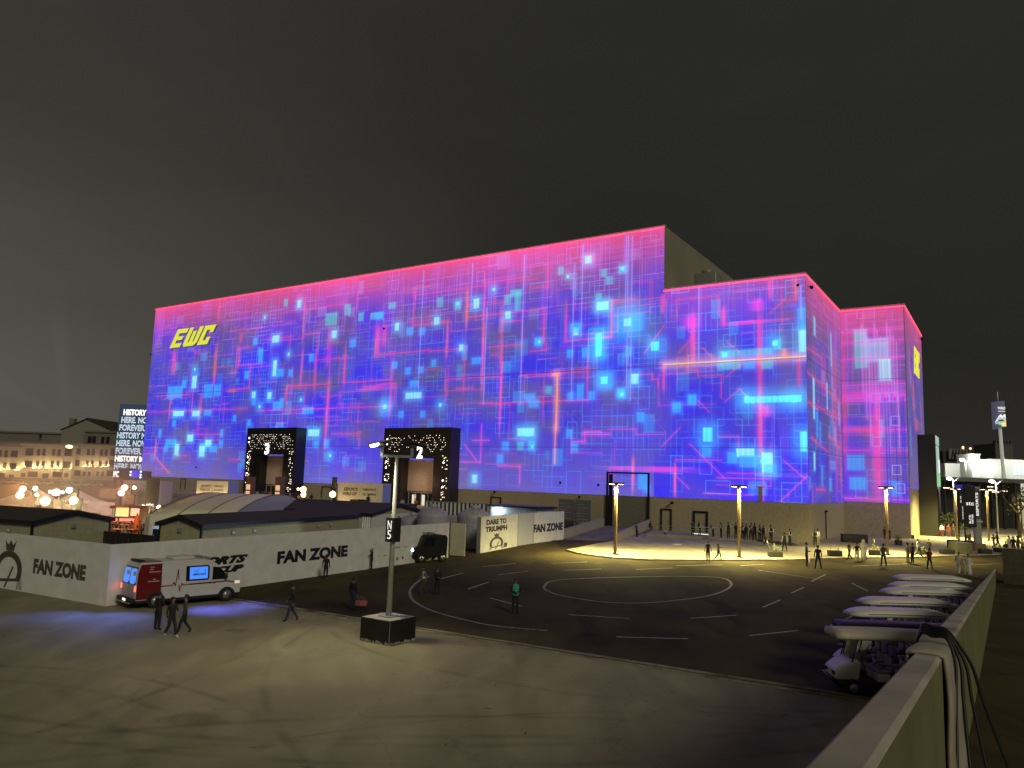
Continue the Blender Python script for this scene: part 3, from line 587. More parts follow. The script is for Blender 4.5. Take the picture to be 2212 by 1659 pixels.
# side faces
c2 = Canvas(0, 23.1, ZM0, ZR, 20, 5); c2.base(ZR, 1.15, .1, 9); c2.detail(1.5, ZR, 33)
for x, z, a, h, c, k in ((3.3, 15.5, .8, 5, CW, .9), (5.0, 13.2, .9, 3.2, CY, .8), (7.0, 12.6, .7, 2.6, CY, .7), (4.4, 26.5, .9, 2.2, CW, .7), (12, 17.5, .5, 3.5, CW, .8), (3, 9, .8, 2, CW, .9), (7.5, 7, 1, 2.5, CY, .6), (12.5, 6.5, 1.6, 1.5, CY, .7), (17, 13, 1.2, 2.2, CY, .7), (20, 16, 1.2, 3, CY, .6), (15.4, 24, .6, 4.5, CW, .6), (14, 9.4, 3, 1, CY, .5)): c2.blk(x, x + a, z, z + h, c, k, .5)
for x, z, a, h, c, k in ((10.8, 22, 1.2, 6, RD, .5), (18, 17, 1.6, 22, RD, .6), (21.3, 14, 1.2, 18, RD, .55), (16, 20, .6, 14, PK, .5)): c2.bar(x - a / 2, x + a / 2, z - h / 2, z + h / 2, c, k)
for P in ([(0, 24), (9, 24), (9, 19)], [(2, 12.9), (12, 11.6)], [(13, 9.5), (13, 14), (22, 12.5)], [(4, 6.5), (10, 6.5)], [(2, 6.5), (2, 5)], [(0, 17.2), (22, 17.2)], [(0, 21), (22, 19.4)]):
    for a, c in zip(P[:-1], P[1:]): c2.seg(a, c, .18, RD, .8, .5, .2)
for q in range(8): c2.seg((13.6 + q * .42, 9), (13.6 + q * .42, 29), .13, np.array(lin((150, 170, 255))), .5)
c2.seams((11.4, 22.75), 2.6)
MM2 = mural_mat('projected_side', c2.image('projection_side'), .72)
panel('projected_mural', [(.08, 0, ZM0), (.08, 23.05, ZM0), (.08, 23.05, ZR - .01), (.08, 0, ZR - .01)], MM2, hall)
c3 = Canvas(0, 8.7, 4.95, ZR, 24, 6); c3.base(ZR, 1.3, .2, 19)
c3.a[:] = c3.a * .85 + np.array(lin((180, 60, 180))) * .15; c3.detail(1.0, ZR, 43)
for x, z, a, h, c, k in ((2.0, 24.6, 1.6, 5.6, np.array(lin((110, 190, 205))), .75), (3.6, 25.4, 2.9, 3.3, np.array(lin((110, 190, 215))), .7), (5.3, 22.6, 1.4, 3, CW, .8), (.6, 9.6, 2.2, 2, CY * .9, .8), (.9, 6.8, 2, 1.6, CY, .7), (6.2, 6, 1.3, 2, CY, .6), (0, 13, 2.6, 4.5, np.array(lin((60, 55, 200))), .5), (5.6, 13, .7, 6, np.array(lin((90, 90, 160))), .6)): c3.blk(x, x + a, z, z + h, c, k, .4)
for x, z, a, h, c, k in ((4.7, 13, 1.0, 14, np.array(lin((240, 60, 170))), .9), (4, 20.5, 9, 1.8, PK, .5), (3, 15.4, 6, 1, RD, .5), (.3, 20, .5, 18, RD, .6)): c3.bar(x - a / 2, x + a / 2, z - h / 2, z + h / 2, c, k)
for zz in (30, 28.4, 25.9, 22, 20.4, 19.6, 15.4, 12.4, 5.4): c3.seg((0, zz), (8.7, zz), .16, PK * .9, .7, .5, .2)
for q in range(12): xx = 3 + q * .42; c3.seg((xx, 21 - (q % 3) * 4), (xx, 31 - (q % 4)), .13, np.array(lin((230, 130, 230))), .55, .3, .1)
for x in (5.9, 6.3, 7.2, 8.0, 8.3): c3.seg((x, 5), (x, 20), .16, DB_, .7)
for x, z in ((4.1, 19.4), (5.3, 19.4), (6.5, 19.4), (6.6, 16), (6.6, 9), (4.1, 13), (7, 6.4)): c3.rectl(x, x + 1.1, z, z + 1.3, .14, np.array(lin((170, 150, 255))), .8)
c3.seams((11.4, 22.75), 2.6)
MM3 = mural_mat('projected_bay', c3.image('projection_bay'), .84)
panel('projected_mural', [(.1, 23.1, 4.95), (8.65, 23.1, 4.95), (8.65, 23.1, ZR + .02), (.1, 23.1, ZR + .02)], MM3, hall)
c4 = Canvas(0, 24.8, 7, ZR, 12, 8); c4.base(ZR, .9, .75, 29); c4.a *= .92; c4.detail(.5, ZR, 53)
c4.blk(2, 4, 12, 16, np.array(lin((90, 130, 190))), .5, .5)
for x, z, a, h in ((9, 21, 2, 5), (12, 17, 5, 2), (5, 25, 1, 6), (20, 19, 1, 6)): c4.bar(x - a / 2, x + a / 2, z - h / 2, z + h / 2, np.array(lin((220, 80, 120))), .6)
MM4 = mural_mat('projected_end', c4.image('projection_end'), .8)
panel('projected_mural', [(8.76, 23.15, 7), (8.76, 47.9, 7), (8.76, 47.9, ZR + .02), (8.76, 23.15, ZR + .02)], MM4, hall)

# projected emblem, its light built as glowing raised letters on the wall
M_emb = mat('projected_yellow', (.6, .6, .1), emit=lin((214, 214, 60)), es=1.0)
M_emd = mat('projected_outline', (.1, .1, .12), emit=lin((60, 62, 110)), es=1.0)
q0 = HW(*F1(327, 560)); q1 = HW(*F1(722, 368)); Wm = q1[0] - q0[0]; Hm = HW(*F1(360, 405))[1] - q0[1]
EM = [[(0, 0), (.27, 0), (.27, .22), (.09, .22), (.09, .40), (.24, .40), (.24, .60), (.09, .60), (.09, .77), (.29, .77), (.29, 1), (0, 1)],
      [(.34, .12), (.38, 0), (.62, 0), (.69, .16), (.69, 1), (.60, 1), (.60, .26), (.555, .20), (.555, .80), (.475, .80), (.475, .20), (.43, .20), (.43, 1), (.34, 1)],
      [(.74, 0), (1, 0), (1, .38), (.91, .38), (.91, .22), (.83, .22), (.83, .77), (.92, .77), (.92, .62), (1.01, .62), (1.01, 1), (.74, 1)]]
EM = [[(u * .84 + .16 * v, v) for u, v in P] for P in EM]
def emblem(name, m, x0, z0, W_, H_, y0, y1, T=None):
    b = MB()
    for P in EM: b.prism([(x0 + u * W_, z0 + v * H_) for u, v in P], y0, y1, T=T)
    return b.build(name, m, hall)
emblem('emblem_projected_letters', M_emb, q0[0], q0[1], Wm, Hm, -.17, -.09)['label'] = 'projected yellow angular letters EWC on the upper left of the wall'
emblem('emblem_projected_outline', M_emd, q0[0] + .3, q0[1] - .28, Wm * 1.02, Hm, -.085, -.06)
# the same emblem on the end wall, seen edge-on
emblem('emblem_projected_letters', M_emb, 33.5, 25.0, 9, 4.4, -.12, -.03, Matrix(((0, -1, 0, 8.77), (1, 0, 0, 0), (0, 0, 1, 0), (0, 0, 0, 1))))

# doors with dark frames on the long front, roller shutter with its tall frame
def frame(b, x0, x1, z0, z1, t, d=.14): b.box(x0, x0 + t, -d, -.002, z0, z1 - t); b.box(x1 - t, x1, -d, -.002, z0, z1 - t); b.box(x0, x1, -d, -.002, z1 - t, z1)
def hall_door(F, xa, xb, yt, zb, t=.22):
    a = HW(*F(xa, yt)); c = HW(*F(xb, yt)); z1 = (a[1] + c[1]) / 2
    b = MB(); b.box(a[0] + t, c[0] - t, -.04, -.001, zb, z1 - t); dr = b.build('door', M_beige, hall)
    b = MB(); frame(b, a[0], c[0], zb, z1, t); b.build('door_frame', M_blackb, dr)
    b = MB(); b.box(c[0] - t - .3, c[0] - t - .12, -.09, -.04, zb + 1.0, zb + 1.2); b.build('handle', M_grey, dr)
hall_door(Z4, 5, 130, 955, .5, .2); hall_door(Z4, 372, 540, 982, .5, .25)
hall_door(ZB, 1150, 1252, 668, 1.2, .2); hall_door(ZB, 436, 524, 620, 2.0, .16); hall_door(ZN, 780, 852, 315, 2.2, .18); hall_door(ZM, 875, 960, 665, 2.2, .16)
a = HW(*ZB(1433, 412)); c = HW(*ZB(1798, 432)); z1 = a[1]
b = MB(); b.box(a[0] + .3, c[0] - .3, -.045, -.001, .6, ZM0 - .05); sh = b.build('roller_shutter', corr('shutter_slats', (.27, .25, .19), 30, 2, .6, depth=.6), hall)
b = MB(); frame(b, a[0], c[0], .5, z1 + .12, .22, .3); b.box(a[0] + .32, a[0] + .9, -.12, -.06, .5, z1 - .2); b.build('shutter_frame', M_blackb, sh)
# small wall cameras and brackets
def camera_part(x, z, y=-.05):
    b = MB(); b.box(x - .05, x + .05, y - .35, y, z, z + .1); b.sph((x, y - .42, z - .05), .2, 1, 8); b.build('security_camera', [M_grey, M_blackb], hall)
for F, p in ((F3, (1725, 615)), (F2, (70, 797)), (ZB, (480, 575)), (ZB, (1205, 620)), (ZB, (1368, 515)), (ZB, (1995, 668)), (ZB, (1043, 496)), (F1, (175, 612)), (F1, (565, 1578)), (Z4, (150, 885))):
    q = HW(*F(*p)); camera_part(q[0], q[1])
b = MB(); b.box(.1, .5, 1.1, 1.2, 32.0, 32.1); b.sph((.55, 1.15, 31.9), .25, 1, 8); b.build('security_camera', [M_grey, M_blackb], hall)
b = MB(); b.box(8.8, 9.3, 43, 43.2, 32.0, 32.1); b.sph((9.3, 43.1, 31.9), .28, 1, 8); b.build('security_camera', [M_grey, M_blackb], hall)
q = HW(*Z4(1135, 712)); b = MB(); b.box(q[0] - .25, q[0] + .25, -.12, -.055, ZM0, q[1]); b.box(q[0] - .55, q[0] + .55, -.14, -.055, q[1], q[1] + .12); b.build('conduit_box', M_beige, hall)
# roof plant seen over the lower parapet
b = MB(); b.box(XS + 3.2, XS + 6.4, 3, 6, ZR, ZR + 2.6, bev=.15); b.tube([(XS + 4.8, 4, ZR + 2.6), (XS + 4.8, 4, ZR + 3.1)], .8, 12); b.build('rooftop_unit', M_grey, hall)
# dark pipe and side door on the return wall
b = MB(); b.tube([(.12, 9.6, 0), (.12, 9.6, 3.6), (.12, 9.2, 3.75)], .07, 6); b.box(.1, .3, 9.3, 10.2, 3.6, 3.8); b.build('drain_pipe', M_blackb, hall)
# security camera pair near the high corner is above; sloping panel shading comes from the sheets

# ------------------------------------------------------------------ entrance portals
def portal(name_label, xl, xr, ztop, num, off=2.5, seed=1, inner=None):
    T = thing('entrance_portal', name_label, 'entrance', CN + EX * xl - NY * off, HROT, 'black entrance portals')
    Wd = xr - xl; zb = 0; t = 2.1; zo = ztop - 4.9
    b = MB(); b.box(0, t, 0, off - .01, zb, ztop); b.box(Wd - t, Wd, 0, off - .01, zb, ztop); b.box(t, Wd - t, 0, off - .01, zo, ztop)
    b.box(t + .0, t + 1.6, .5, off - .01, zb, zo); b.box(Wd - t - 1.6, Wd - t, .5, off - .01, zb, zo)
    b.build('frame', mat('portal_panel_%d' % num, (.022, .017, .018) if num == 2 else (.012, .010, .012), .5), T)
    r = random.Random(seed); tri = MB(); br = MB()
    def tr(mb, x, z, s, up): mb.prism([(x - s, z), (x + s, z), (x, z + (1.7 * s if up else -1.7 * s))], -.03, -.005)
    x = .9
    while x < Wd - .8:
        z = ztop - 3.9
        while z < ztop - 1.0:
            edge = min(abs(z - (ztop - 1.1)), abs(z - (ztop - 4.0))); p = .36 if .5 < (z - ztop + 4) < 2.6 else .22
            if r.random() < p: tr(tri, x + r.uniform(-.04, .04), z, .055, r.random() < .5)
            z += .37
        x += .32
    for side in (0, 1):
        z = 2.4
        while z < ztop - 4.4:
            for k in range(4):
                if r.random() < .30:
                    xx = (.55 + k * .3) if side == 0 else (Wd - .55 - k * .3); tr(tri, xx, z, .085, r.random() < .5)
            z += .36
        for z in ([ztop - 1.9, ztop - 2.7, ztop - 5.6, ztop - 6.6, ztop - 8.6, ztop - 10.4] if side == 0 else [ztop - 5.6, ztop - 8.4, ztop - 9.4]):
            if side == 0 or num == 2: MB().sph((.75 if side == 0 else Wd - 1.25, -.02, z), .13, 0, 8).build('spot_light', L_pix, T)
    o = tri.build('triangle_lights', L_dim, T); o['kind'] = 'stuff'
    text(str(num), 'number_sign', T, lampmat('sign_number', (1, .97, .88), 3.0), (Wd * (.52 if num == 2 else .40), -.06, ztop - 5.0), 2.1, 1.15, bold=.03, depth=.08)
    # reveal: pale wall of the hall seen through the opening
    b = MB(); b.box(t + 1.6, Wd - t - 1.6, off - .25, off - .06, zb + 4.2, zo - .3); b.build('inner_panel', mat('portal_inner_panel', (.42, .35, .29), .8), T)
    b = MB(); b.box(t + 1.6, Wd - t - 1.6, off - .45, off - .1, zb, zb + 4.15)
    dr = b.build('door_recess', M_blackb, T)
    b = MB()
    for k in range(5): xx = t + 2.2 + k * (Wd - 2 * t - 4.4) / 4; b.box(xx - .05, xx + .05, off - .62, off - .46, zb, zb + 4.0)
    b.box(t + 2, Wd - t - 2, off - .64, off - .46, zb + 3.9, zb + 4.05); b.build('door_frame', M_grey, dr)
    if num == 2:
        for xx in (2.9, 4.8): MB().box(t + xx, t + xx + .8, off - .5, off - .47, 1.8, 3.6).build('lit_pane', lampmat('lit_door', (.9, 1, .8), .45), dr)
        pl = plight('portal_glow', T, (Wd / 2, -1.5, 5.5), 260, (1, .62, .35), size=.5)
    else: plight('portal_glow', T, (Wd / 2, -1.5, 5.0), 120, (1, .6, .35), size=.5)
    return T
x2a = HW(831, 925, 2.5)[0]; x2b = HW(975, 925, 2.5)[0]; x3a = HW(535, 925, 2.5)[0]; x3b = HW(641, 925, 2.5)[0]
portal('black entrance portal marked 2, its face pierced with tiny triangular lights', x2a, x2b, 14.45, 2, seed=5)
portal('black entrance portal marked 3, farther left along the hall', x3a, x3b, 14.8, 3, seed=9)

# black tower beside the right end of the hall
ta = g(*Z5(988, 1440)); tb = g(*Z5(1252, 1455)); T = thing('entrance_tower', 'tall black tower with pale green lit side at right end of the hall', 'tower', ta, HROT)
wd_ = (onp(2024, 1050, ta, NY) - ta).dot(EX); zt = onp(1971.5, 939, ta, NY).z; dp_ = 6.0
b = MB(); b.box(0, wd_, 0, dp_, 0, zt); b.build('tower_body', mat('tower_black', (.018, .018, .014), .55), T)
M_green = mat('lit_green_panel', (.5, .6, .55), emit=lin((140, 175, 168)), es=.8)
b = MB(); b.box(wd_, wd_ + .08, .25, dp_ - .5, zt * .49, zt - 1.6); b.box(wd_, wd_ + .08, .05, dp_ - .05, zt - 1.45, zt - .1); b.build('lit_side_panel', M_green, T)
b = MB(); b.box(wd_ + .09, wd_ + .14, .7, dp_ - .5, zt * .49, zt * .62); b.build('green_screen', mat('green_screen', (.2, .5, .3), emit=lin((110, 185, 115)), es=.9), T)
b = MB(); b.box(wd_ + .09, wd_ + .2, 3.6, 4.3, zt * .63, zt * .76); b.build('bright_slot', L_txt, T)
b = MB(); b.box(wd_, wd_ + .05, .3, 1.9, 0, zt * .48); b.build('glass_front', M_glass, T)
b = MB(); b.box(-1.15, -.06, .8, 1.3, 0, zt * .52); b.build('side_fin', mat('cream_fin', (.75, .66, .40), .6), T)

# ================================================================== PEOPLE
M_skin = mat('skin', (.22, .12, .075), .6); M_skinl = mat('skin_light', (.38, .22, .15), .6)
CL = {k: mat('cloth_' + k, c, .85, noise=.2, nscale=12) for k, c in dict(black=(.012, .012, .014), navy=(.014, .017, .035), white=(.58, .57, .52), grey=(.10, .10, .105), red=(.10, .012, .016),
      green=(.05, .36, .25), teal=(.02, .07, .075), khaki=(.20, .17, .12), jean=(.02, .028, .07), orange=(.55, .14, .03), thobe=(.62, .60, .54), brown=(.07, .05, .035), cream=(.45, .40, .3)).items()}
def skeleton(legs, arms, lean=0.0, twist=0.0):
    """joint list (pos, radius x, radius y, material key), edges; figure 1.75 m tall facing -y"""
    J = []; E_ = []
    def j(p, r, k, par=None, ry=None):
        J.append((Vector(p), r, ry or r, k)); i = len(J) - 1
        if par is not None: E_.append((par, i))
        return i
    dz = -.44 if legs == 'sit' else (-.52 if legs == 'squat' else 0); oy = .08 if legs == 'squat' else 0
    def up(z, x=0, y=0):           # upper body point, leaned forward
        h = z - .95; return (x, y + oy - lean * h, z + dz - abs(lean) * h * .18)
    pel = j((0, oy, .95 + dz), .155, 'leg', None, .115)
    wa = j(up(1.10), .145, 'top', pel, .10); ch = j(up(1.30), .17, 'top', wa, .115); nb = j(up(1.45), .10, 'top', ch, .085); nk = j(up(1.53), .055, 'skin', nb)
    hd = j(up(1.60, 0, -.01), .080, 'skin', nk, .095); ht = j(up(1.70, 0, -.005), .072, 'skin', hd, .088)
    for s in (-1, 1):
        hp = j((s * .09, oy + .005, .88 + dz), .105, 'leg', pel)
        if legs == 'stand': K, A, Tt = (s * .10, -.015, .50), (s * .11, .02, .09), (s * .13, -.13, .04)
        elif legs == 'wide': K, A, Tt = (s * .15, -.015, .50), (s * .21, .02, .09), (s * .25, -.12, .04)
        elif legs == 'walk': K, A, Tt = ((s * .09, -.15, .52), (s * .09, -.24, .10), (s * .1, -.40, .055)) if s > 0 else ((s * .09, .03, .50), (s * .09, .30, .16), (s * .1, .20, .05))
        elif legs == 'cross': K, A, Tt = ((s * .09, -.03, .5), (s * .02, -.05, .09), (s * .05, -.2, .04)) if s > 0 else ((s * .1, 0, .5), (s * .06, .04, .09), (s * .1, -.1, .04))
        elif legs == 'sit': K, A, Tt = (s * .13, -.42, .50), (s * .14, -.40, .10), (s * .16, -.56, .045)
        else: K, A, Tt = (s * .24, -.28, .50), (s * .2, -.06, .10), (s * .23, -.22, .045)
        kn = j(K, .074, 'leg', hp); an = j(A, .054, 'leg', kn); j(Tt, .036, 'shoe', an, .04)
    for s in (-1, 1):
        sh = j(up(1.41, s * .175), .066, 'sleeve', nb if False else ch)
        def a(x, y, z): return (s * x, y + oy - lean * (z - .95) * (1 if z > 1.2 else .6), z + dz)
        if arms == 'down': EL, WR = a(.25, .03, 1.13), a(.26, -.05, .89)
        elif arms == 'swing': EL, WR = (a(.25, .12, 1.15), a(.25, .08, .92)) if s > 0 else (a(.25, -.03, 1.14), a(.24, -.20, .96))
        elif arms == 'behind': EL, WR = a(.29, .10, 1.15), a(.07, .17, .98)
        elif arms == 'front': EL, WR = a(.27, -.03, 1.14), a(.05, -.21, 1.10)
        elif arms == 'hips': EL, WR = a(.39, .05, 1.17), a(.22, -.06, 1.02)
        elif arms == 'rail': EL, WR = a(.28, -.14, 1.19), a(.24, -.34, 1.07)
        elif arms == 'side': EL, WR = (a(.40, -.02, 1.24), a(.58, -.05, 1.08)) if s > 0 else (a(.25, .03, 1.13), a(.26, -.05, .89))
        elif arms == 'knees': EL, WR = a(.24, -.16, 1.13), a(.15, -.36, 1.02)
        elif arms == 'phone': EL, WR = (a(.24, -.05, 1.13), a(.10, -.26, 1.24)) if s > 0 else (a(.25, .02, 1.13), a(.26, -.05, .89))
        el = j(EL, .044, 'fore', sh); wr = j(WR, .031, 'fore', el)
        d = (Vector(WR) - Vector(EL)).normalized(); j(Vector(WR) + d * .085, .032, 'hand', wr, .03)
    return J, E_
PMESH = {}
def person_mesh(legs, arms, lean, robe, mats_key):
    key = (legs, arms, lean, mats_key)
    if key in PMESH: return PMESH[key]
    J, E_ = skeleton(legs, arms, lean)
    me = bpy.data.meshes.new('p'); me.from_pydata([q[0] for q in J], E_, []); o = bpy.data.objects.new('tmp_p', me); COL.objects.link(o)
    sk = o.modifiers.new('s', 'SKIN'); sk.use_smooth_shade = True; sk.branch_smoothing = .3
    for i, v in enumerate(me.skin_vertices[0].data): v.radius = (J[i][1], J[i][2]); v.use_root = (i == 0)
    ss = o.modifiers.new('u', 'SUBSURF'); ss.levels = 1; ss.render_levels = 1
    dg = bpy.context.evaluated_depsgraph_get(); m2 = bpy.data.meshes.new_from_object(o.evaluated_get(dg)); bpy.data.objects.remove(o)
    top, leg, slv, fore, sk_, shoe = mats_key
    # hands: palm end gets four unequal bent fingers and a thumb
    mb = MB(); vs = [v.co.copy() for v in m2.vertices]; fs = [list(p.vertices) for p in m2.polygons]
    kinds = ['leg', 'top', 'sleeve', 'fore', 'skin', 'hand', 'shoe']; mi = []
    segs = [(J[a][0], J[b_][0], J[b_][3]) for a, b_ in E_]
    for p in m2.polygons:
        c = p.center; best = 1e9; kd = 'top'
        for a, b_, k in segs:
            ab = b_ - a; t = max(0, min(1, (c - a).dot(ab) / max(ab.length_squared, 1e-9))); d = (c - a - ab * t).length
            if k == 'sleeve' and t < .35: k = 'top'
            if k == 'hand' and t < .15: k = 'fore'
            if k == 'top' and d < best and c.z < J[0][0].z + .02 and abs(c.x) < .2: k = 'leg'
            if d < best: best, kd = d, k
        mi.append(kinds.index(kd))
    mb.v = [tuple(v) for v in vs]; mb.f = fs; mb.m = mi; mb.sm = [True] * len(fs)
    for i, q in enumerate(J):
        if q[3] == 'hand':
            par = [a for a, b_ in E_ if b_ == i][0]; d = (q[0] - J[par][0]).normalized(); sx = 1 if q[0].x > 0 else -1
            side = Vector((0, -1, 0)) if abs(d.z) > .6 else Vector((-sx, 0, 0)); nrm = d.cross(side).normalized(); side = nrm.cross(d).normalized()
            for k, L in enumerate((.062, .072, .068, .052)):
                p0 = q[0] + side * (.028 - k * .018) + d * .01; p1 = p0 + d * L * .55 - nrm * .004 * sx; p2 = p1 + d * L * .4 - nrm * (.018 + .004 * k) * sx
                mb.tube([p0, p1, p2], [.009, .008, .006], 5, 5)
            p0 = q[0] - d * .05 + side * .028; mb.tube([p0, p0 + side * .03 + d * .025, p0 + side * .035 + d * .055], [.011, .009, .007], 5, 5)
    # nose, ears and brow give the head a face
    hp = J[5][0]; mb.add([hp + Vector(v) for v in ((-.014, -.088, .0), (.014, -.088, .0), (0, -.118, .004), (0, -.088, .045))], [(0, 1, 2), (1, 3, 2), (3, 0, 2)], 4)
    for s in (-1, 1):
        mb.sph(hp + Vector((s * .030, -.086, .05)), .011, 6, 6); mb.sph(hp + Vector((s * .081, 0, .03)), .022, 4, 6, (.4, .7, 1.2))
    mb.box(hp.x - .022, hp.x + .022, hp.y - .096, hp.y - .086, hp.z - .03, hp.z - .022, 4)
    M = [CL[leg], CL[top], CL[slv] if slv != 'skin' else M_skin, CL[fore] if fore != 'skin' else M_skin, sk_, sk_, CL[shoe]]
    me = mb.mesh('body', M); PMESH[key] = (me, J); return PMESH[key]
HAIR = {}
def person(label, loc, rz, h=1.75, legs='stand', arms='down', lean=0.0, top='black', leg='black', slv=None, fore=None, shoe='black', skin=None, hat=None, robe=None, vest=None, group=None, extra=None):
    slv = slv or top; fore = fore or slv
    me, J = person_mesh(legs, arms, lean, robe, (top, leg, slv, fore, skin or M_skin, shoe))
    o = bpy.data.objects.new('person', me); COL.objects.link(o)
    o.location = loc; o.rotation_euler = (0, 0, rz); o.scale = (h / 1.75,) * 3; tag(o, label, 'person', group)
    hc = J[5][0] + Vector((0, .012, .055)); k = (round(hc.x, 3), round(hc.y, 3), round(hc.z, 3), hat)
    if k not in HAIR:
        b = MB()
        if hat == 'scarf':
            b.lathe([(.001, .115), (.06, .108), (.102, .05), (.112, -.04), (.135, -.14), (.19, -.24), (.10, -.245)], 12, T=Matrix.Translation(hc + Vector((0, .02, 0)))); b.lathe([(.098, .07), (.106, .075), (.104, .085), (.09, .085)], 12, 1, T=Matrix.Translation(hc + Vector((0, .02, 0))))
            m_ = [CL['thobe'], CL['black']]
        elif hat in ('cap', 'whitecap'):
            b.lathe([(.001, .11), (.06, .10), (.095, .05), (.10, .0)], 12, T=Matrix.Translation(hc)); b.box(-.06, .06, -.19, -.08, .0, .012, T=Matrix.Translation(hc)); m_ = [CL['white'] if hat == 'whitecap' else CL['black']]
        else:
            b.sph((0, 0, 0), .098, 0, 12, (.93, 1.05, 1.0), T=Matrix.Translation(hc + Vector((0, .022, .012)))); m_ = [M_hair]
        HAIR[k] = (b.mesh('hair' if not hat else ('headscarf' if hat == 'scarf' else 'cap'), m_))
    hm = HAIR[k]; c = bpy.data.objects.new(hm.name.split('.')[0], hm); COL.objects.link(c); c.parent = o
    if robe:
        kk = ('robe', robe, legs)
        if kk not in HAIR:
            b = MB(); sp = .14 if legs == 'walk' else 0
            prof = [(.10, 1.46, 0), (.19, 1.40, 0), (.195, 1.2, 0), (.185, 1.02, 0), (.21, .8, .01), (.235, .5, .03), (.27, .12, .05), (.25, .12, .05)]
            n = 18; vs = []; 
            for r, z, wv in prof:
                for q in range(n):
                    t = 2 * math.pi * q / n; rr = r * (1 + wv * math.sin(t * 5)); f = (1.2 - z) / 1.1 if z < 1.2 else 0
                    vs.append((rr * math.cos(t) * (1 if z > .9 else .95), rr * math.sin(t) * (.68 + sp * 1.6 * f), z))
            fs = [(i * n + q, i * n + (q + 1) % n, (i + 1) * n + (q + 1) % n, (i + 1) * n + q) for i in range(len(prof) - 1) for q in range(n)]
            b.add(vs, fs, 0, True); HAIR[kk] = b.mesh('robe', [CL[robe]])
        c = bpy.data.objects.new('robe', HAIR[kk]); COL.objects.link(c); c.parent = o
    if vest:
        kk = ('vest', vest, legs in ('sit', 'squat'), lean)
        if kk not in HAIR:
            b = MB(); n = 16; vs = []; dz = J[0][0].z - .95; yy = J[0][0].y
            prof = [(.165, .125, .93), (.172, .13, 1.02), (.18, .135, 1.2), (.192, .14, 1.34), (.175, .12, 1.42), (.10, .09, 1.48)]
            for rx_, ry_, z in prof:
                for q in range(n): t = 2 * math.pi * q / n; vs.append((rx_ * math.cos(t), yy + ry_ * math.sin(t) - lean * (z - .95), z + dz))
            fs = [(i * n + q, i * n + (q + 1) % n, (i + 1) * n + (q + 1) % n, (i + 1) * n + q) for i in range(len(prof) - 1) for q in range(n)]
            b.add(vs, fs, 0, True); HAIR[kk] = b.mesh('vest', [CL[vest]])
        c = bpy.data.objects.new('vest', HAIR[kk]); COL.objects.link(c); c.parent = o
    return o
def pp(F, x, yf, yh, label, z=0.0, rz=0.0, hmul=1.0, **kw):
    """a person whose feet are at (x, yf) and whose head top is at yh"""
    a = F(x, yf) if F else (x, yf); t = F(x, yh) if F else (x, yh); p = g(a[0], a[1], z); top = at(t[0], t[1], p.y).z - z
    fac = {'sit': .78, 'squat': .72}.get(kw.get('legs'), 1.0); h = max(1.5, min(2.0, top / fac)) * hmul
    return person(label, p, rz, h, **kw)
VS = dict(top='white', leg='black', slv='white', fore='white', vest='black')
GR = 'ushers in white shirts and black vests along the hall wall'
ZW = .45                                             # walkway level by the wall
pp(Z4, 365, 1255, 1080, 'guard in dark clothes standing in front of the walkway door, left of the leaning usher', ZW, R(20), top='brown', leg='black', arms='front', hat='cap')
pp(Z4, 445, 1262, 1100, 'usher leaning forward over a strip of light at the walkway door', ZW, R(-50), lean=.25, arms='front', group=GR, **VS)
pp(Z4, 600, 1275, 1130, 'usher bent over the walkway railing just right of the lit doorway', ZW, R(-70), lean=.7, arms='rail', group=GR, **VS)
pp(Z4, 688, 1288, 1108, 'lone usher facing right between the bent one and the one with an arm out', ZW, R(60), arms='front', group=GR, **VS)
pp(Z4, 770, 1297, 1105, 'usher with one arm reaching out to the railing', ZW, R(15), arms='side', group=GR, **VS)
pp(Z4, 858, 1303, 1115, 'usher half hidden by the middle lamp post, on its left side', ZW, R(-30), arms='down', group=GR, **VS)
pp(Z4, 935, 1306, 1112, 'dark figure at the back just right of the middle lamp post', ZW, R(10), top='grey', leg='black', arms='down')
pp(Z4, 972, 1312, 1125, 'usher with hands on hips right of the middle lamp post', ZW, R(175), arms='hips', group=GR, **VS)
pp(Z4, 1028, 1314, 1110, 'usher standing at the back of the cluster, hair covered by a cap', ZW, R(-20), arms='down', hat='cap', top='grey', leg='black', group=GR)
pp(Z4, 1070, 1320, 1118, 'usher in the cluster turned away with elbow out', ZW, R(160), arms='side', group=GR, **VS)
pp(Z4, 1128, 1325, 1135, 'left one of two ushers leaning back on the railing end', ZW, R(190), lean=.1, arms='behind', group=GR, **VS)
pp(Z4, 1168, 1328, 1142, 'right one of two ushers leaning back on the railing end', ZW, R(150), lean=.15, arms='side', group=GR, **VS)
pp(Z4, 1255, 1344, 1140, 'last usher behind the railing at its right end, hands joined', ZW, R(10), arms='front', group=GR, **VS)
pp(Z4, 1190, 1378, 1285, 'usher squatting in front of the walkway kerb', .13, R(5), legs='squat', arms='knees', lean=.3, group=GR, **VS)
pp(Z4, 1410, 1440, 1225, 'usher seen from behind, standing beside the flowering planter', .13, R(185), arms='down', legs='wide', group=GR, **VS)
pp(Z4, 1470, 1378, 1180, 'usher with crossed legs resting against the wall near the hall corner', .13, R(40), legs='cross', arms='front', lean=.08, group=GR, **VS)
pp(Z4, 1758, 1395, 1188, 'usher in front at the hall corner, arms folded', .13, R(-20), arms='front', group=GR, **VS)
pp(Z4, 1785, 1388, 1170, 'person in pale trousers behind the usher at the hall corner', .13, R(200), arms='down', top='white', leg='khaki')
pp(Z4, 1660, 1612, 1332, 'traffic marshal in dark shirt holding a small red wand on the kerb road', 0, R(75), arms='front', top='black', leg='black')
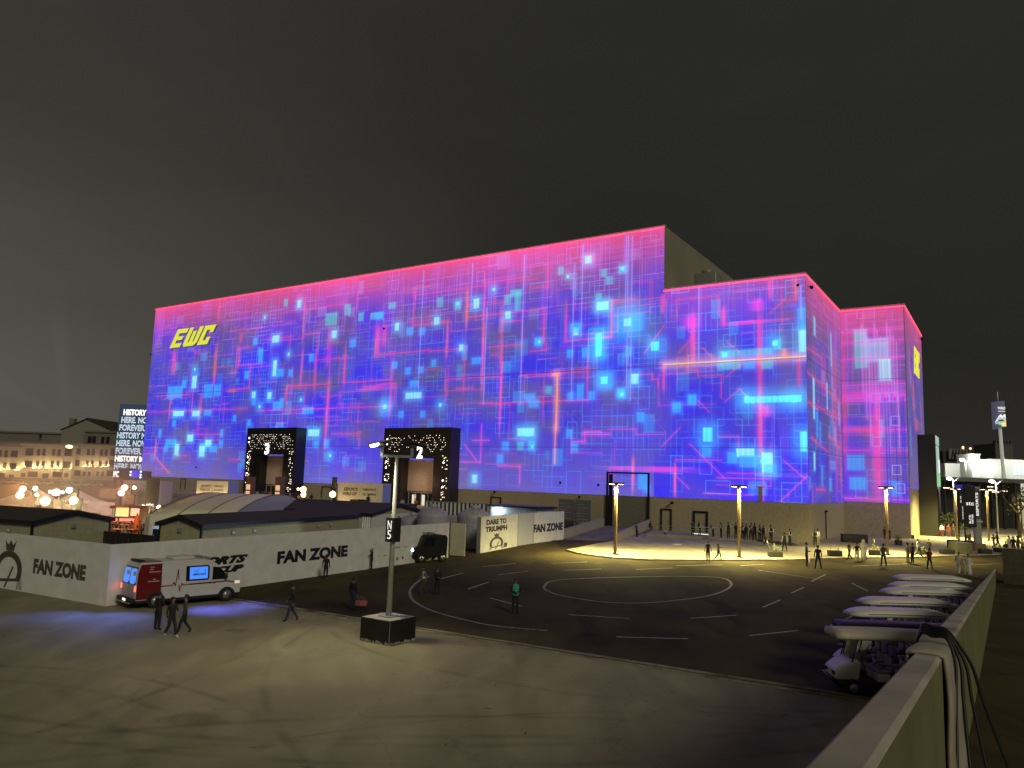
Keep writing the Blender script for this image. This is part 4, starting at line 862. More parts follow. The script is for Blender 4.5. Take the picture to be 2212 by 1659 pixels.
pp(Z4, 1790, 1640, 1368, 'broad man in dark jacket seen from behind beside the red-wand marshal', 0, R(175), arms='down', legs='wide', top='black', leg='navy')
pp(Z4, 540, 1562, 1315, 'man in black T-shirt with red print on his back, left of the middle lamp post', 0, R(165), arms='down', legs='walk', top='black', leg='black', fore='skin')
pp(Z4, 657, 1542, 1305, 'man in dark green trousers strolling left of the middle lamp post', 0, R(70), legs='walk', arms='front', top='black', leg='teal', hat='cap')
pp(Z4, 52, 1272, 1175, 'usher sitting on the low wall at the left end of the railing', .13, R(-10), legs='sit', arms='knees', lean=.3, **VS)
pp(ZB, 1685, 965, 845, 'dark blurred figure leaning on the ramp side wall', .5, R(-60), lean=.2, arms='rail', top='brown', leg='black')
pp(ZB, 1795, 905, 825, 'guard in dark cap sitting at the top of the ramp wall', .9, R(30), legs='sit', arms='knees', lean=.2, top='black', leg='black', hat='cap')
# people sitting against the recessed wall
GS = 'people sitting low against the recessed wall'
for i, (x, yh, rz, lab, tp) in enumerate(((240, 1305, 60, 'leftmost sitter against the recessed wall, higher than the others, turned right', 'white'), (350, 1330, -20, 'sitter in white bent forward, second from the left against the recessed wall', 'white'),
        (450, 1330, 20, 'dark haired sitter facing the camera in the middle of the wall bench', 'grey'), (487, 1328, -30, 'sitter in pale sleeves beside the dark haired one on the wall bench', 'white'), (556, 1328, 10, 'rightmost sitter on the wall bench, leaning back', 'cream'))):
    pp(Z5, x, 1402 + i * 6, yh, lab, .13, R(rz), legs='sit', arms='knees', lean=.25, top=tp, leg='black', slv='white', vest='black' if tp == 'white' else None, group=GS)
pp(Z5, 636, 1488, 1342, 'dark standing figure just left of the right lamp post, by the hall recess', .13, R(0), top='black', leg='black')
pp(Z5, 690, 1490, 1356, 'dark standing figure just right of the right lamp post, by the hall recess', .13, R(30), top='black', leg='brown', arms='hips')
# plaza and roadside
pp(Z7, 8, 716, 482, 'walking man in shorts carrying a dark bag in front of the plaza kerb', 0, R(-80), legs='walk', arms='front', top='black', leg='black', fore='skin')
pp(Z7, 102, 742, 500, 'stocky person in black T-shirt and pale shorts seen from behind', 0, R(180), arms='hips', top='black', leg='cream', fore='skin')
pp(Z7, 185, 735, 455, 'person in long white robe and headscarf left of the right lamp post', 0, R(160), arms='down', top='thobe', leg='thobe', robe='thobe', hat='scarf')
pp(Z7, 438, 800, 512, 'marshal in teal vest standing with legs apart in front of the right lamp post', 0, R(185), arms='front', legs='wide', top='teal', leg='navy', fore='skin')
pp(Z7, 745, 757, 497, 'thin person in pale clothes at the left of the standing trio', 0, R(30), arms='down', top='cream', leg='cream')
pp(Z7, 803, 764, 502, 'man in black shirt and shorts at the right of the standing trio', 0, R(200), arms='down', top='black', leg='black', fore='skin', legs='stand')
pp(Z7, 876, 672, 450, 'man in white shirt with towel on shoulders stepping off the plaza', .12, R(40), arms='side', legs='walk', top='white', leg='grey')
pp(Z7, 1014, 650, 455, 'man in black suit standing behind the red-shirted person', .12, R(0), arms='down', top='black', leg='black')
pp(Z7, 1020, 838, 568, 'person in dark red checked shirt standing with legs apart on the road', 0, R(180), legs='wide', arms='front', top='red', leg='black')
pp(Z7, 1396, 908, 616, 'left of two people in long white robes walking behind the parked carts', 0, R(-60), legs='walk', arms='swing', top='thobe', leg='thobe', robe='thobe')
pp(Z7, 1512, 922, 642, 'right of two people in long white robes walking behind the parked carts', 0, R(-40), legs='walk', arms='swing', top='thobe', leg='thobe', robe='thobe')
GE = 'visitors near the lit entrance'
for x, yf, yh, rz, tp, lg, ar, lab in ((1178, 428, 215, 0, 'white', 'red', 'down', 'visitor in white shirt and red trousers at the glass entrance'), (1212, 420, 232, 30, 'black', 'black', 'front', 'visitor in black second from the left at the glass entrance'),
        (1262, 430, 232, -10, 'red', 'red', 'down', 'visitor all in bright red at the entrance'), (1322, 432, 180, 15, 'black', 'black', 'hips', 'tall dark visitor right of the red one at the entrance'), (1392, 385, 262, 0, 'black', 'grey', 'down', 'visitor in black behind the banner posts'),
        (1498, 505, 300, 0, 'cream', 'grey', 'down', 'visitor in cream behind the dark banner'), (1528, 500, 395, 20, 'red', 'red', 'down', 'visitor in red half hidden by the grey pillar')):
    pp(Z7, x, yf, yh, lab, .12, R(rz), arms=ar, top=tp, leg=lg, group=GE)
GC = 'crowd at the far right of the plaza'
for x, yf, yh, rz, tp, lg, lgs, rob, lab in ((1880, 560, 358, 60, 'black', 'black', 'walk', None, 'person with dark backpack walking left past the slim posts'), (1832, 575, 395, 100, 'brown', 'black', 'walk', None, 'bent dark figure pushing something left of the slim posts'),
        (1988, 692, 480, 180, 'black', 'black', 'stand', None, 'person in black seen from behind at the end of the low wall'), (2030, 645, 400, 10, 'thobe', 'thobe', 'stand', 'thobe', 'person in white robe among the right hand crowd'),
        (2085, 655, 420, -20, 'navy', 'black', 'walk', None, 'person in navy between the robe wearer and the picture edge'), (2145, 648, 408, 30, 'grey', 'brown', 'stand', None, 'person in grey, second from the right picture edge'), (2198, 650, 450, 0, 'cream', 'black', 'stand', None, 'person in cream at the right picture edge')):
    pp(Z7, x, yf, yh, lab, .12, R(rz), legs=lgs, arms='swing' if lgs == 'walk' else 'front', top=tp, leg=lg, robe=rob, group=GC)
for x, yh, tp, lab in ((1915, 150, 'black', 'dark figure standing far behind the slim posts, leftmost of the far group'), (1948, 185, 'grey', 'grey figure in the middle of the far group'), (2015, 190, 'black', 'dark figure at the right of the far group')):
    pp(Z7, x, 282, yh, lab, .12, R(20), arms='front', top=tp, leg='black', group='far group on the lit road')
# foreground
pp(ZA, 1345, 822, 505, 'leftmost of the trio in black standing by the ambulance, back turned', 0, R(160), arms='front', top='black', leg='black')
pp(ZA, 1460, 882, 540, 'middle one of the trio in black by the ambulance, stepping forward with pale shoes', 0, R(60), legs='walk', arms='phone', top='black', leg='navy', shoe='white')
pp(ZA, 1572, 852, 545, 'right one of the trio by the ambulance, legs wide apart', 0, R(-70), legs='walk', arms='hips', top='brown', leg='black')
pp(ZF, 340, 748, 425, 'man in black striding left along the drain strip', 0, R(-75), legs='walk', arms='swing', top='black', leg='jean', hat='cap')
pp(ZF, 632, 385, 180, 'woman in black standing against the long white hoarding', 0, R(170), legs='stand', arms='down', top='black', leg='black', shoe='cream')
pp(ZF, 1027, 300, 112, 'man in white cap leaning on a stick beside the hoarding', 0, R(-75), arms='front', top='black', leg='black', hat='whitecap')
pp(ZF, 862, 648, 366, 'man in black jacket and blue jeans left of the signposted lamp', 0, R(150), arms='down', top='black', leg='jean')
pp(ZF, 1468, 514, 290, 'person in white T-shirt walking in front of the black utility cart', 0, R(-60), legs='walk', arms='swing', top='white', leg='brown', fore='skin')
pp(ZF, 1588, 518, 285, 'dark figure holding a phone beside the one in white T-shirt', 0, R(20), arms='front', top='black', leg='black')
pp(ZB, 640, 1625, 1320, 'steward in bright green vest standing alone on the dark roundabout', 0, R(15), arms='front', top='black', leg='black', vest='green')
# terrace visitors by the portals
GT = 'visitors on the terrace by the portals'
tq = lambda x, y, Y: at(*ZM(x, y), Y)
for x, yt, Y, tp, rz, lab in ((1272, 735, 93, 'black', 0, 'dark figure in the doorway of the cream archway'), (1565, 765, 100, 'cream', 20, 'figure in cream just left of portal 2 opening'), (1680, 768, 102, 'orange', 0, 'orange clad figure at the foot of portal 2'), (1820, 762, 104, 'grey', 0, 'figure in grey right of the portal 2 door'),
                              (320, 700, 118, 'cream', 0, 'pale figure left of the railing inside portal 3'), (385, 696, 118, 'grey', 30, 'left one of a pair inside portal 3'), (425, 698, 118, 'orange', -20, 'right one of a pair inside portal 3'), (785, 725, 112, 'black', 10, 'dark silhouette by the terrace lights between the portals')):
    p = tq(x, yt, Y); person(lab, (p.x, p.y, p.z - 1.72), R(rz), 1.72, arms='front', top=tp, leg='grey', group=GT)

# stick, bag, red wand
p = g(*ZF(1006, 296)); b = MB(); b.tube([(0, 0, 0), (.02, .02, 1.05)], .02, 6); b.tube([(.02, .02, 1.05), (.08, .02, 1.09), (.12, .02, 1.03)], .02, 6)
o = b.build('walking_stick', M_white); o.location = p; tag(o, 'thin pale walking stick held by the man in white cap', 'stick')
p = g(*ZF(905, 300)); b = MB(); b.sph((0, 0, .22), .34, 0, 10, (1.35, .8, .7)); b.sph((.5, .05, .12), .25, 0, 10, (1.7, .7, .55)); b.tube([(-.3, -.1, .35), (-.1, -.15, .55), (.1, -.1, .4)], .03, 6)
o = b.build('duffel_bag', M_blackb); o.location = p; o.rotation_euler = (0, 0, ang(g(228, 1310), g(968, 1205))); tag(o, 'slumped black duffel bag on the ground against the white hoarding', 'bag')
p = g(*ZF(940, 612)); b = MB(); b.box(-.28, .28, -.18, .18, 0, .26, bev=.05); b.tube([(-.12, 0, .26), (-.1, 0, .42), (.1, 0, .42), (.12, 0, .26)], .015, 5)
o = b.build('pink_bag', mat('pink_cloth', (.35, .12, .09), .8)); o.location = p; tag(o, 'small pinkish bag on the asphalt right of the man in jeans', 'bag')
p = at(*Z4(1688, 1530), g(*Z4(1660, 1612)).y); b = MB(); b.tube([(0, 0, -.22), (0, 0, .22)], .045, 8); o = b.build('red_wand', lampmat('wand_red', (1, .25, .2), 1.2)); o.location = p; tag(o, 'glowing red traffic wand held by the marshal at the kerb', 'wand')

# ================================================================== STREET LAMPS
def t_lamp(F, x, yb, yt, label, power=18500, z=.12, group='twin-head wooden street lamps on the plaza'):
    a = F(x, yb) if F else (x, yb); p = g(a[0], a[1], z); t = F(x, yt) if F else (x, yt); h = at(t[0], t[1], p.y).z - z
    T = thing('street_lamp', label, 'street lamp', p, HROT, group)
    b = MB(); b.box(-.36, .36, -.3, .3, 0, .05); b.box(-.2, .2, -.16, .16, .05, .09); b.build('base_plate', M_trimd, T)
    b = MB(); b.box(-.12, .12, -.10, .10, .09, h - .14, bev=.02); b.build('pole', M_wood, T)
    b = MB(); b.box(-.132, -.122, -.09, .09, .09, h - .14); b.build('edge_strip', M_blackb, T)
    b = MB(); b.box(-.72, .72, -.2, .2, h - .14, h, bev=.025); hd = b.build('lamp_head', M_blackb, T)
    for s in (-1, 1):
        b = MB(); b.box(s * .44 - .2, s * .44 + .2, -.15, .15, h - .165, h - .145); b.build('lamp_lens', L_warm, hd)
        if power: plight('lamp_light', T, (s * .44, 0, h - .25), power / 2, (1, .85, .31), 'SPOT', .18, 164, (0, 0, 0), .9)
    return T
t_lamp(ZB, 1500, 1115, 497, 'leftmost tall T-shaped plaza lamp with wooden pole, nearest the ramp')
t_lamp(Z4, 895, 1508, 688, 'middle tall T-shaped plaza lamp in front of the row of ushers')
t_lamp(Z7, 488, 655, -212, 'right T-shaped plaza lamp, beside the planter and the marshal in teal', 18000)
LS = 'slim lit posts at the far right'
for (x, yb, yt, lab, pw) in ((1455, 1480, 900, 'slim warm post just left of the dark banners', 14000), (1815, 1500, 905, 'front slim post of the pair right of the grey pillar', 14000), (1875, 1330, 910, 'rear slim post of the pair right of the grey pillar', 14000)):
    t_lamp(Z5, x, yb, yt, lab, pw, .12, LS)
t_lamp(Z5, 2390, 1480, 905, 'slim lamp just outside the right edge lighting the crowd', 20000, .12, LS)

# the near lamp with concrete foot and N 5 sign
pb = g(838, 1350); pL = g(790, 1386); pF = g(852, 1397); pR = g(883, 1380)
rzb = ang(pF, pR); wB = (pR - pF).length; wA = (pL - pF).length; s_ = 1.12
cen = (pL + pR) / 2
T = thing('lamp_post', 'tall grey lamp post with black N 5 sign, standing on a black block', 'lamp post', cen, R(-33))
hB = at(852, 1344, pF.y).z
b = MB(); b.box(-.76, .76, -.76, .76, 0, hB, bev=.025); b.build('ballast_block', mat('black_painted_block', (.010, .010, .010), .6, noise=.5, nscale=3, bump=.3), T)
b = MB(); b.box(-.72, .72, -.72, .72, hB + .001, hB + .012); b.build('block_top', M_concrete, T)
rr_ = random.Random(5); b = MB()
for k in range(12):
    x = rr_.uniform(-.66, .66); wv = rr_.uniform(.04, .16)
    b.prism([(x - wv, .0), (x + wv, 0), (x + wv * .6, rr_.uniform(.04, .12)), (x - wv * .5, rr_.uniform(.05, .14))], -.766, -.762)
    b.prism([(x - wv, .0), (x + wv, 0), (x + wv * .6, rr_.uniform(.04, .10)), (x - wv * .5, rr_.uniform(.05, .12))], -.002, .002, T=Matrix.Translation((.764, 0, 0)) @ Matrix.Rotation(R(90), 4, 'Z'))
b.prism([(.766, .0), (.735, 0), (.745, hB * .6), (.75, hB), (.766, hB)], -.768, -.763)
o = b.build('chipped_paint', M_concrete, T); o['kind'] = 'stuff'
zp = at(850, 985, cen.y).z
b = MB(); b.tube([(0, 0, hB + .04), (0, 0, hB + 2.2), (0, 0, zp)], [.115, .10, .065], 14); b.build('pole', mat('pole_paint', (.36, .37, .32), .5, .2), T)
b = MB(); b.box(-.3, .3, -.3, .3, hB + .013, hB + .045)
for sx in (-1, 1):
    for sy in (-1, 1): b.tube([(sx * .22, sy * .22, hB + .04), (sx * .22, sy * .22, hB + .16)], .02, 6)
bp_ = b.build('base_plate', M_galv, T)
zs0 = at(843, 1170, cen.y).z; zs1 = at(843, 1118, cen.y).z
Ts = MB().box(-.21, .21, -.21, .21, zs0, zs1).build('sign_box', mat('sign_black', (.022, .022, .02), .5), T)
text('N', 'sign_letter', Ts, L_txt, (-.105, -.22, zs0 + (zs1 - zs0) * .52), .34, .2, bold=.0)
text('5', 'sign_number', Ts, L_txt, (-.105, -.22, zs0 + (zs1 - zs0) * .12), .34, .2, bold=.0)
# bracket and two solar-panel heads
RT = Matrix.Rotation(R(33), 4, 'Z')
b = MB(); b.box(-.62, .62, -.05, .05, zp - .06, zp + .04, T=RT)
for s in (-1, 1): b.box(s * .60 - .05, s * .60 + .05, -.06, .06, zp, zp + .42, T=RT)
b.build('bracket', M_grey, T)
for s in (-1, 1):
    HT = RT @ Matrix.Translation((s * .68, 0, zp + .50)) @ Matrix.Rotation(R(-14 if s < 0 else 9), 4, 'Y') @ Matrix.Rotation(R(-14), 4, 'X')
    hd = MB().box(-.50 if s < 0 else -.42, .42 if s < 0 else .5, -.2, .2, -.03, .03, bev=.015, T=HT).box(-.12, .12, -.09, .09, -.16, -.03, T=HT).build('lamp_head', M_trimd if s > 0 else M_grey, T)
    if s < 0:
        MB().box(-.42, -.06, -.15, .15, -.05, -.034, T=HT).build('lamp_lens', L_white, hd)
        q = HT @ Vector((-.25, 0, -.2)); plight('lamp_light', T, q, 1250, (1, .90, .60), 'SPOT', .25, 158, (R(-30), R(6), R(33)), 1.0)

# ================================================================== HOARDINGS
def wall_frame(A, B, name, label, cat, group=None):
    T = thing(name, label, cat, A, ang(A, B), group); return T, (Vector(B) - Vector(A)).length
HH = 2.78
hA, hB_ = g(228, 1310), g(968, 1205)
hu = (hB_ - hA).normalized()
T, L = wall_frame(hA, hB_, 'hoarding', 'long white hoarding lettered FAN ZONE behind the white and red van', 'hoarding')
def hx(x, y):                                       # pixel on this hoarding -> local x, z
    n = Vector((-hu.y, hu.x, 0)); p = onp(x, y, hA, n); return (p - hA).dot(hu), p.z
MB().box(0, L, 0, .12, 0, HH).build('panel', M_board, T)
b = MB(); k = 1.22
while k < L: b.box(k - .006, k + .006, -.004, -.001, 0, HH); k += 1.22
b.build('panel_seams', mat('seam_grey', (.70, .69, .66), .6), T)
b = MB(); k = 1.0
while k < L:
    b.box(k - .04, k + .04, .12, .2, 0, HH - .1); b.tube([(k, .2, HH - .4), (k, 1.3, .05)], .035, 5); k += 2.44
b.build('bracing', M_grey, T)['kind'] = 'stuff'
def fit_text(body, F, x0, x1, y0, y1, par, fx, name='lettering', m=None, bold=.03, shear=0, y=-.008):
    a = fx(*F(x0, y1)); c = fx(*F(x1, y0)); h = fx(*F((x0 + x1) / 2, y0))[1], a[1]
    return text(body, name, par, m or M_print, (a[0], y, h[1]), abs(c[1] - h[1]) if False else max(.05, y1z(fx, F, x0, y0, y1)), abs(c[0] - a[0]), bold=bold, shear=shear)
def y1z(fx, F, x0, y0, y1): return fx(*F(x0, y0))[1] - fx(*F(x0, y1))[1]
a = hx(*ZM(485, 1335)); c = hx(*ZM(1090, 1265)); tz = hx(*ZM(1085, 1167))[1]
text('FAN ZONE', 'lettering', T, M_print, (a[0], -.008, (a[1] + c[1]) / 2), tz - c[1], c[0] - a[0], bold=.055)
a = hx(*ZM(-60, 1330)); c = hx(*ZM(240, 1243)); e1 = hx(*ZM(215, 1315))
text('ORTS', 'lettering', T, M_print, (c[0] - 3.05, -.008, e1[1]), c[1] - e1[1], 3.05, bold=.07, shear=.45)
e2_ = hx(*ZM(190, 1390)); e3 = hx(*ZM(205, 1330))
text('D CUP', 'lettering', T, M_print, (e3[0] - 3.1, -.008, e2_[1]), (e3[1] - e2_[1]), 3.1, bold=.07, shear=.45)
for body, x0, x1, y0, y1 in (('stc', 1520, 1555, 1040, 1070), ('SONY', 1502, 1545, 1183, 1197), ('PEPSICO', 1565, 1605, 1177, 1190), ('CHAMPIONS', 1370, 1420, 1200, 1212), ('PARTNER', 1350, 1372, 1256, 1268), ('TEAM', 1402, 1425, 1252, 1266)):
    if body in ('CHAMPIONS', 'PARTNER', 'TEAM', 'PEPSICO'):
        a = hx(*ZM(x0, y1)); c = hx(*ZM(x1, y0)); MB().box(a[0], c[0], -.006, -.002, a[1] + .03, c[1] - .02).build('printed_mark', M_printb, T)
    else:
        a = hx(*ZM(x0, y1)); c = hx(*ZM(x1, y0)); text(body, 'lettering', T, M_print, (a[0], -.008, a[1]), max(.08, abs(hx(*ZM(x0, y0))[1] - a[1])), c[0] - a[0], bold=.02)
for x, y, r in ((1518, 1285, .12), (1566, 1277, .12), (1475, 1290, .10)):
    q = hx(*ZM(x, y)); MB().lathe([(.001, 0), (r, 0), (r, -.004), (.001, -.004)], 10, T=Matrix.Translation((q[0], -.005, q[1])) @ Matrix.Rotation(R(90), 4, 'X')).build('printed_mark', M_printb, T)
# left section
lA = g(0, 1270); ldir = (lA - hA).normalized(); lA = lA + ldir * 9
T, L = wall_frame(lA, hA, 'hoarding', 'white hoarding at the left edge with crowned ring drawing and FAN ZONE lettering', 'hoarding')
lu = (hA - lA).normalized()
def lx(x, y): n = Vector((-lu.y, lu.x, 0)); p = onp(x, y, lA, n); return (p - lA).dot(lu), p.z
MB().box(0, L - .02, 0, .12, 0, HH).build('panel', M_board, T)
b = MB(); k = 1.22
while k < L: b.box(k - .006, k + .006, -.004, -.001, 0, HH); k += 1.22
b.build('panel_seams', MATS['seam_grey'], T)
a = lx(*ZA(282, 325)); c = lx(*ZA(728, 405)); tz = lx(*ZA(298, 197))[1]
text('FAN ZONE', 'lettering', T, M_printb, (a[0], -.008, (a[1] + c[1]) / 2), (tz - a[1]), c[0] - a[0], bold=.055)
def crest(T, cx, z0, w_, h_, m):
    """generic crowned arch drawing, flat print"""
    b = MB(); n = 20; ro, ri = w_ / 2, w_ * .34
    for i in range(n):
        t0 = math.pi * (-.18 + 1.36 * i / n); t1 = math.pi * (-.18 + 1.36 * (i + 1) / n); q = h_ * .42
        P = [(cx + math.cos(t) * r, z0 + h_ * .36 + math.sin(t) * r * q / ro * 1.0) for t, r in ((t0, ri), (t0, ro), (t1, ro), (t1, ri))]
        b.prism(P, -.008, -.003)
    b.prism([(cx - w_ * .14, z0 + h_ * .78), (cx + w_ * .14, z0 + h_ * .78), (cx + w_ * .20, z0 + h_), (cx + w_ * .09, z0 + h_ * .9), (cx, z0 + h_), (cx - w_ * .09, z0 + h_ * .9), (cx - w_ * .20, z0 + h_)], -.009, -.004)
    b.prism([(cx - w_ * .36, z0 + h_ * .1), (cx + w_ * .36, z0 + h_ * .16), (cx + w_ * .36, z0 + h_ * .22), (cx - w_ * .36, z0 + h_ * .16)], -.009, -.004)
    b.prism([(cx - w_ * .1, z0), (cx - w_ * .04, z0), (cx + w_ * .2, z0 + h_ * .45), (cx + w_ * .14, z0 + h_ * .45)], -.0095, -.0045)
    for s in (-1, 1):
        for k in range(4): b.prism([(cx + s * (w_ * .36 + k * w_ * .055), z0), (cx + s * (w_ * .385 + k * w_ * .055), z0), (cx + s * (w_ * .40 + k * w_ * .03), z0 + h_ * .3)], -.0092, -.0042)
    o = b.build('crowned_ring_drawing', m, T)
q = lx(*ZA(55, 430)); q2 = lx(*ZA(60, 40)); crest(T, q[0], .08, 2.5, q2[1] - .1, M_printb)
# plain cream end panel, right of the long hoarding
eA, eB = g(*ZM(1960, 1255)), g(*ZM(2125, 1245))
T, L = wall_frame(eA + hu * .15, g(1003, 1201.5), 'hoarding', 'short blank cream hoarding panel at the right end of the long one', 'hoarding')
MB().box(0, L, 0, .1, 0, HH - .12).build('panel', mat('cream_board', (.66, .61, .44), .6, noise=.08, nscale=1), T)
b = MB(); b.tube([(-.14, -.1, 0), (-.14, -.1, HH + .05)], .045, 6); k = .2
while k < HH: b.box(-.2, -.08, -.16, -.04, k, k + .05); k += .3
b.build('end_post', M_galv, T)
# DARE TO TRIUMPH panel
dA, dB = g(1036, 1195.5), g(1117, 1180)
T, L = wall_frame(dA, dB, 'hoarding', 'white sign panel lettered DARE TO TRIUMPH above a crowned arch', 'hoarding')
du = (dB - dA).normalized()
def dx_(x, y): n = Vector((-du.y, du.x, 0)); p = onp(x, y, dA, n); return (p - dA).dot(du), p.z
zt = dx_(*ZB(355, 792))[1]; MB().box(0, L, 0, .14, 0, zt).build('panel', M_board, T)
b = MB(); b.box(-.06, 0, -.05, .3, 0, zt); b.build('end_post', M_grey, T)
a = dx_(*ZB(396, 862)); c = dx_(*ZB(566, 845)); text('DARE TO', 'lettering', T, M_print, (a[0], -.008, a[1] - .02), dx_(*ZB(396, 815))[1] - a[1], c[0] - a[0], bold=.05)
a = dx_(*ZB(386, 925)); c = dx_(*ZB(571, 908)); text('TRIUMPH', 'lettering', T, M_print, (a[0], -.008, a[1] - .02), dx_(*ZB(386, 878))[1] - a[1], c[0] - a[0], bold=.05)
q = dx_(*ZB(480, 1070)); q2 = dx_(*ZB(480, 930)); crest(T, q[0], .1, (dx_(*ZB(540, 1060))[0] - dx_(*ZB(425, 1060))[0]), q2[1] - .1, M_printb)
MB().box(dx_(*ZB(545, 1050))[0], dx_(*ZB(572, 1050))[0], -.01, -.005, .15, .55).build('printed_mark', M_printb, T)
# FAN ZONE box further right: two faces meeting at an edge
fA, fB, fC = g(*ZB(663, 1040)), g(*ZB(795, 1020)), g(*ZB(1058, 985))
T, L = wall_frame(fB, fC, 'hoarding', 'white corner hoarding lettered FAN ZONE next to the ramp', 'hoarding')
fu = (fC - fB).normalized()
def fx_(x, y): n = Vector((-fu.y, fu.x, 0)); p = onp(x, y, fB, n); return (p - fB).dot(fu), p.z
zt = fx_(*ZB(795, 757))[1]; MB().box(0, L, 0, .14, 0, zt).build('panel', M_board, T)
a = fx_(*ZB(798, 930)); c = fx_(*ZB(1050, 895)); text('FAN ZONE', 'lettering', T, M_print, (a[0], -.008, a[1]), fx_(*ZB(798, 858))[1] - a[1], c[0] - a[0], bold=.055)
P = fA - fB; Tm = Matrix.Rotation(math.atan2(P.y, P.x) - ang(fB, fC), 4, 'Z'); MB().box(0.02, P.length, -.14, 0, 0, zt, T=Tm).build('side_panel', mat('side_board', (.55, .56, .60), .6, noise=.05), T)
MB().box(.0, .06, -.03, -.002, 0, zt).build('corner_trim', M_grey, T)

# ramp, its low walls, walkway, railing
def extr_ramp(name, a, b_, c, d, z0, z1, m):        # a,b near; c,d far
    mb = MB(); mb.add([(a.x, a.y, z0), (b_.x, b_.y, z0), (c.x, c.y, z1), (d.x, d.y, z1), (a.x, a.y, -.1), (b_.x, b_.y, -.1), (c.x, c.y, -.1), (d.x, d.y, -.1)],
        [(0, 1, 2, 3), (4, 7, 6, 5), (0, 4, 5, 1), (1, 5, 6, 2), (2, 6, 7, 3), (3, 7, 4, 0)]); return structure(mb, name, m)
W0 = CN + EX * -26.9; W1 = CN + EX * -20.3
rl = g(*ZB(1062, 985)); rr2 = g(*ZB(1525, 1003))
extr_ramp('ramp', rl, rr2, W1, W0, .02, .58, G_ramp)
def wedge_wall(A, B, h0, h1, th, label):
    T = thing('low_wall', label, 'wall', A, ang(A, B)); L = (B - A).length
    mb = MB(); mb.prism([(0, 0), (L, 0), (L, h1), (0, h0)], 0, th); mb.build('wall_body', M_beige, T)
    mb = MB(); mb.prism([(0, h0 + .002), (L, h1 + .002), (L, h1 + .06), (0, h0 + .06)], -.03, th + .03); mb.build('coping', M_concrete, T); return T
wedge_wall(rl + Vector((-.3, 0, 0)), W0 - NY * .3 - EX * .3, .95, 1.5, .3, 'sloping beige wall along the left side of the ramp')
wA = g(*ZB(1525, 1003)); wB_ = g(*ZB(1765, 950))
wedge_wall(wA, W1 - NY * .3, .85, 1.7, .3, 'sloping beige wall on the right of the ramp beside the first lamp')
wk = [g(*ZB(1765, 968)), g(*ZB(2212, 990)), g(*Z4(560, 1310)), g(*Z4(1100, 1340)), g(*Z4(1560, 1395))]
base = [CN - NY * .0 + EX * -2.0, CN + EX * -20.0]
structure(MB().slab([(p.x, p.y) for p in wk + base], .05, ZW), 'walkway', G_plaza)
T = thing('railing', 'thin steel railing along the walkway where the ushers lean', 'railing', (0, 0, 0))
b = MB(); rp = []
for a_, b_ in zip(wk[:-1], wk[1:]):
    n = max(1, round((b_ - a_).length / 2.2))
    for k in range(n): rp.append(a_.lerp(b_, k / n))
rp.append(wk[-1]); rp = [p + NY * .15 for p in rp]
for p in rp:
    MB().tube([(p.x, p.y, ZW), (p.x, p.y, ZW + 1.05)], .028, 6).build('post', M_galv, T)
for hz in (1.05, .72, .4): MB().tube([(p.x, p.y, ZW + hz) for p in rp], .022 if hz < 1 else .03, 6, cap=True).build('rail', M_galv, T)
p = g(*Z4(455, 1245), ZW); b = MB(); b.box(-1.0, 1.0, -.04, .04, 0, .07); o = b.build('light_strip', lampmat('strip_white', (.95, 1, .95), 1.3)); o.location = p; o.rotation_euler = (0, 0, HROT); tag(o, 'bright white strip of light on the walkway floor below the door', 'light')
p = g(*Z4(185, 1360), .12); b = MB(); b.box(-.45, .45, -.2, .2, 0, .05, bev=.01); o = b.build('floor_plate', M_white); o.location = p; tag(o, 'small pale flat plate lying on the plaza near the left lamp', 'plate')
p = g(*ZB(1065, 1000)); b = MB(); b.slab([(-1.8, -.3), (-.6, -.7), (1.2, -.6), (2.0, .1), (.4, .5), (-1.2, .3)], .004, .05); o = b.build('crumpled_mat', M_blackb); o.location = p; tag(o, 'dark crumpled mat on the ground at the foot of the ramp', 'mat')
# sign board by the ramp
p = at(*ZB(1150, 810), (CN + EX * -33 - NY * 3).y); T = thing('notice_board', 'two-panel grey notice board on legs before the hall wall, left of the shutter', 'sign', (p.x, p.y, p.z - 1.3), HROT)
for s in (-1, 1):
    MB().box(s * 1.35 - 1.2, s * 1.35 + 1.2, -.04, .04, 1.0, 4.0).build('board', mat('board_grey', (.16, .16, .18), .6), T)
    for k in range(6): MB().box(s * 1.35 - 1.0, s * 1.35 + (.2 if k % 2 else .8), -.05, -.042, 1.3 + k * .4, 1.38 + k * .4).build('printed_line', mat('print_grey', (.32, .32, .34), .7), T)
for x in (-2.4, 0, 2.4): MB().box(x - .05, x + .05, -.03, .03, -1.4, 4.1).build('leg', M_grey, T)

# terrace before the portals at the far left part of the hall
t0 = CN + EX * -141 ; t1 = CN + EX * -48
structure(MB().slab([t0 - NY * 9, t1 - NY * 9, t1 - NY * .02, t0 - NY * .02], 0, 1.9), 'terrace', G_plaza)
def railing_line(A, B, z, label, step=2.4):
    T = thing('railing', label, 'railing', (A.x, A.y, z), ang(A, B)); L = (B - A).length; k = 0
    while k <= L + .01: MB().tube([(k, 0, 0), (k, 0, 1.1)], .04, 5).build('post', M_galv, T); k += step
    for h in (.3, .7, 1.1): MB().tube([(0, 0, h), (L, 0, h)], .03, 5).build('rail', M_galv, T)
def zrail(xa, ya, xb, yb, F, z, label): A = g(*F(xa, ya), z); B = g(*F(xb, yb), z); railing_line(A, B, z, label, max(2, (B - A).length / 9))
railing_line(t0 - NY * 8.8 + EX * 14, t0 - NY * 8.8 + EX * 30, 1.9, 'pale terrace railing left of the first cream archway')
railing_line(CN + EX * (x3a - 1) - NY * 8.8, CN + EX * (x2a - 4) - NY * 8.8, 1.9, 'terrace railing running from portal 3 towards portal 2')

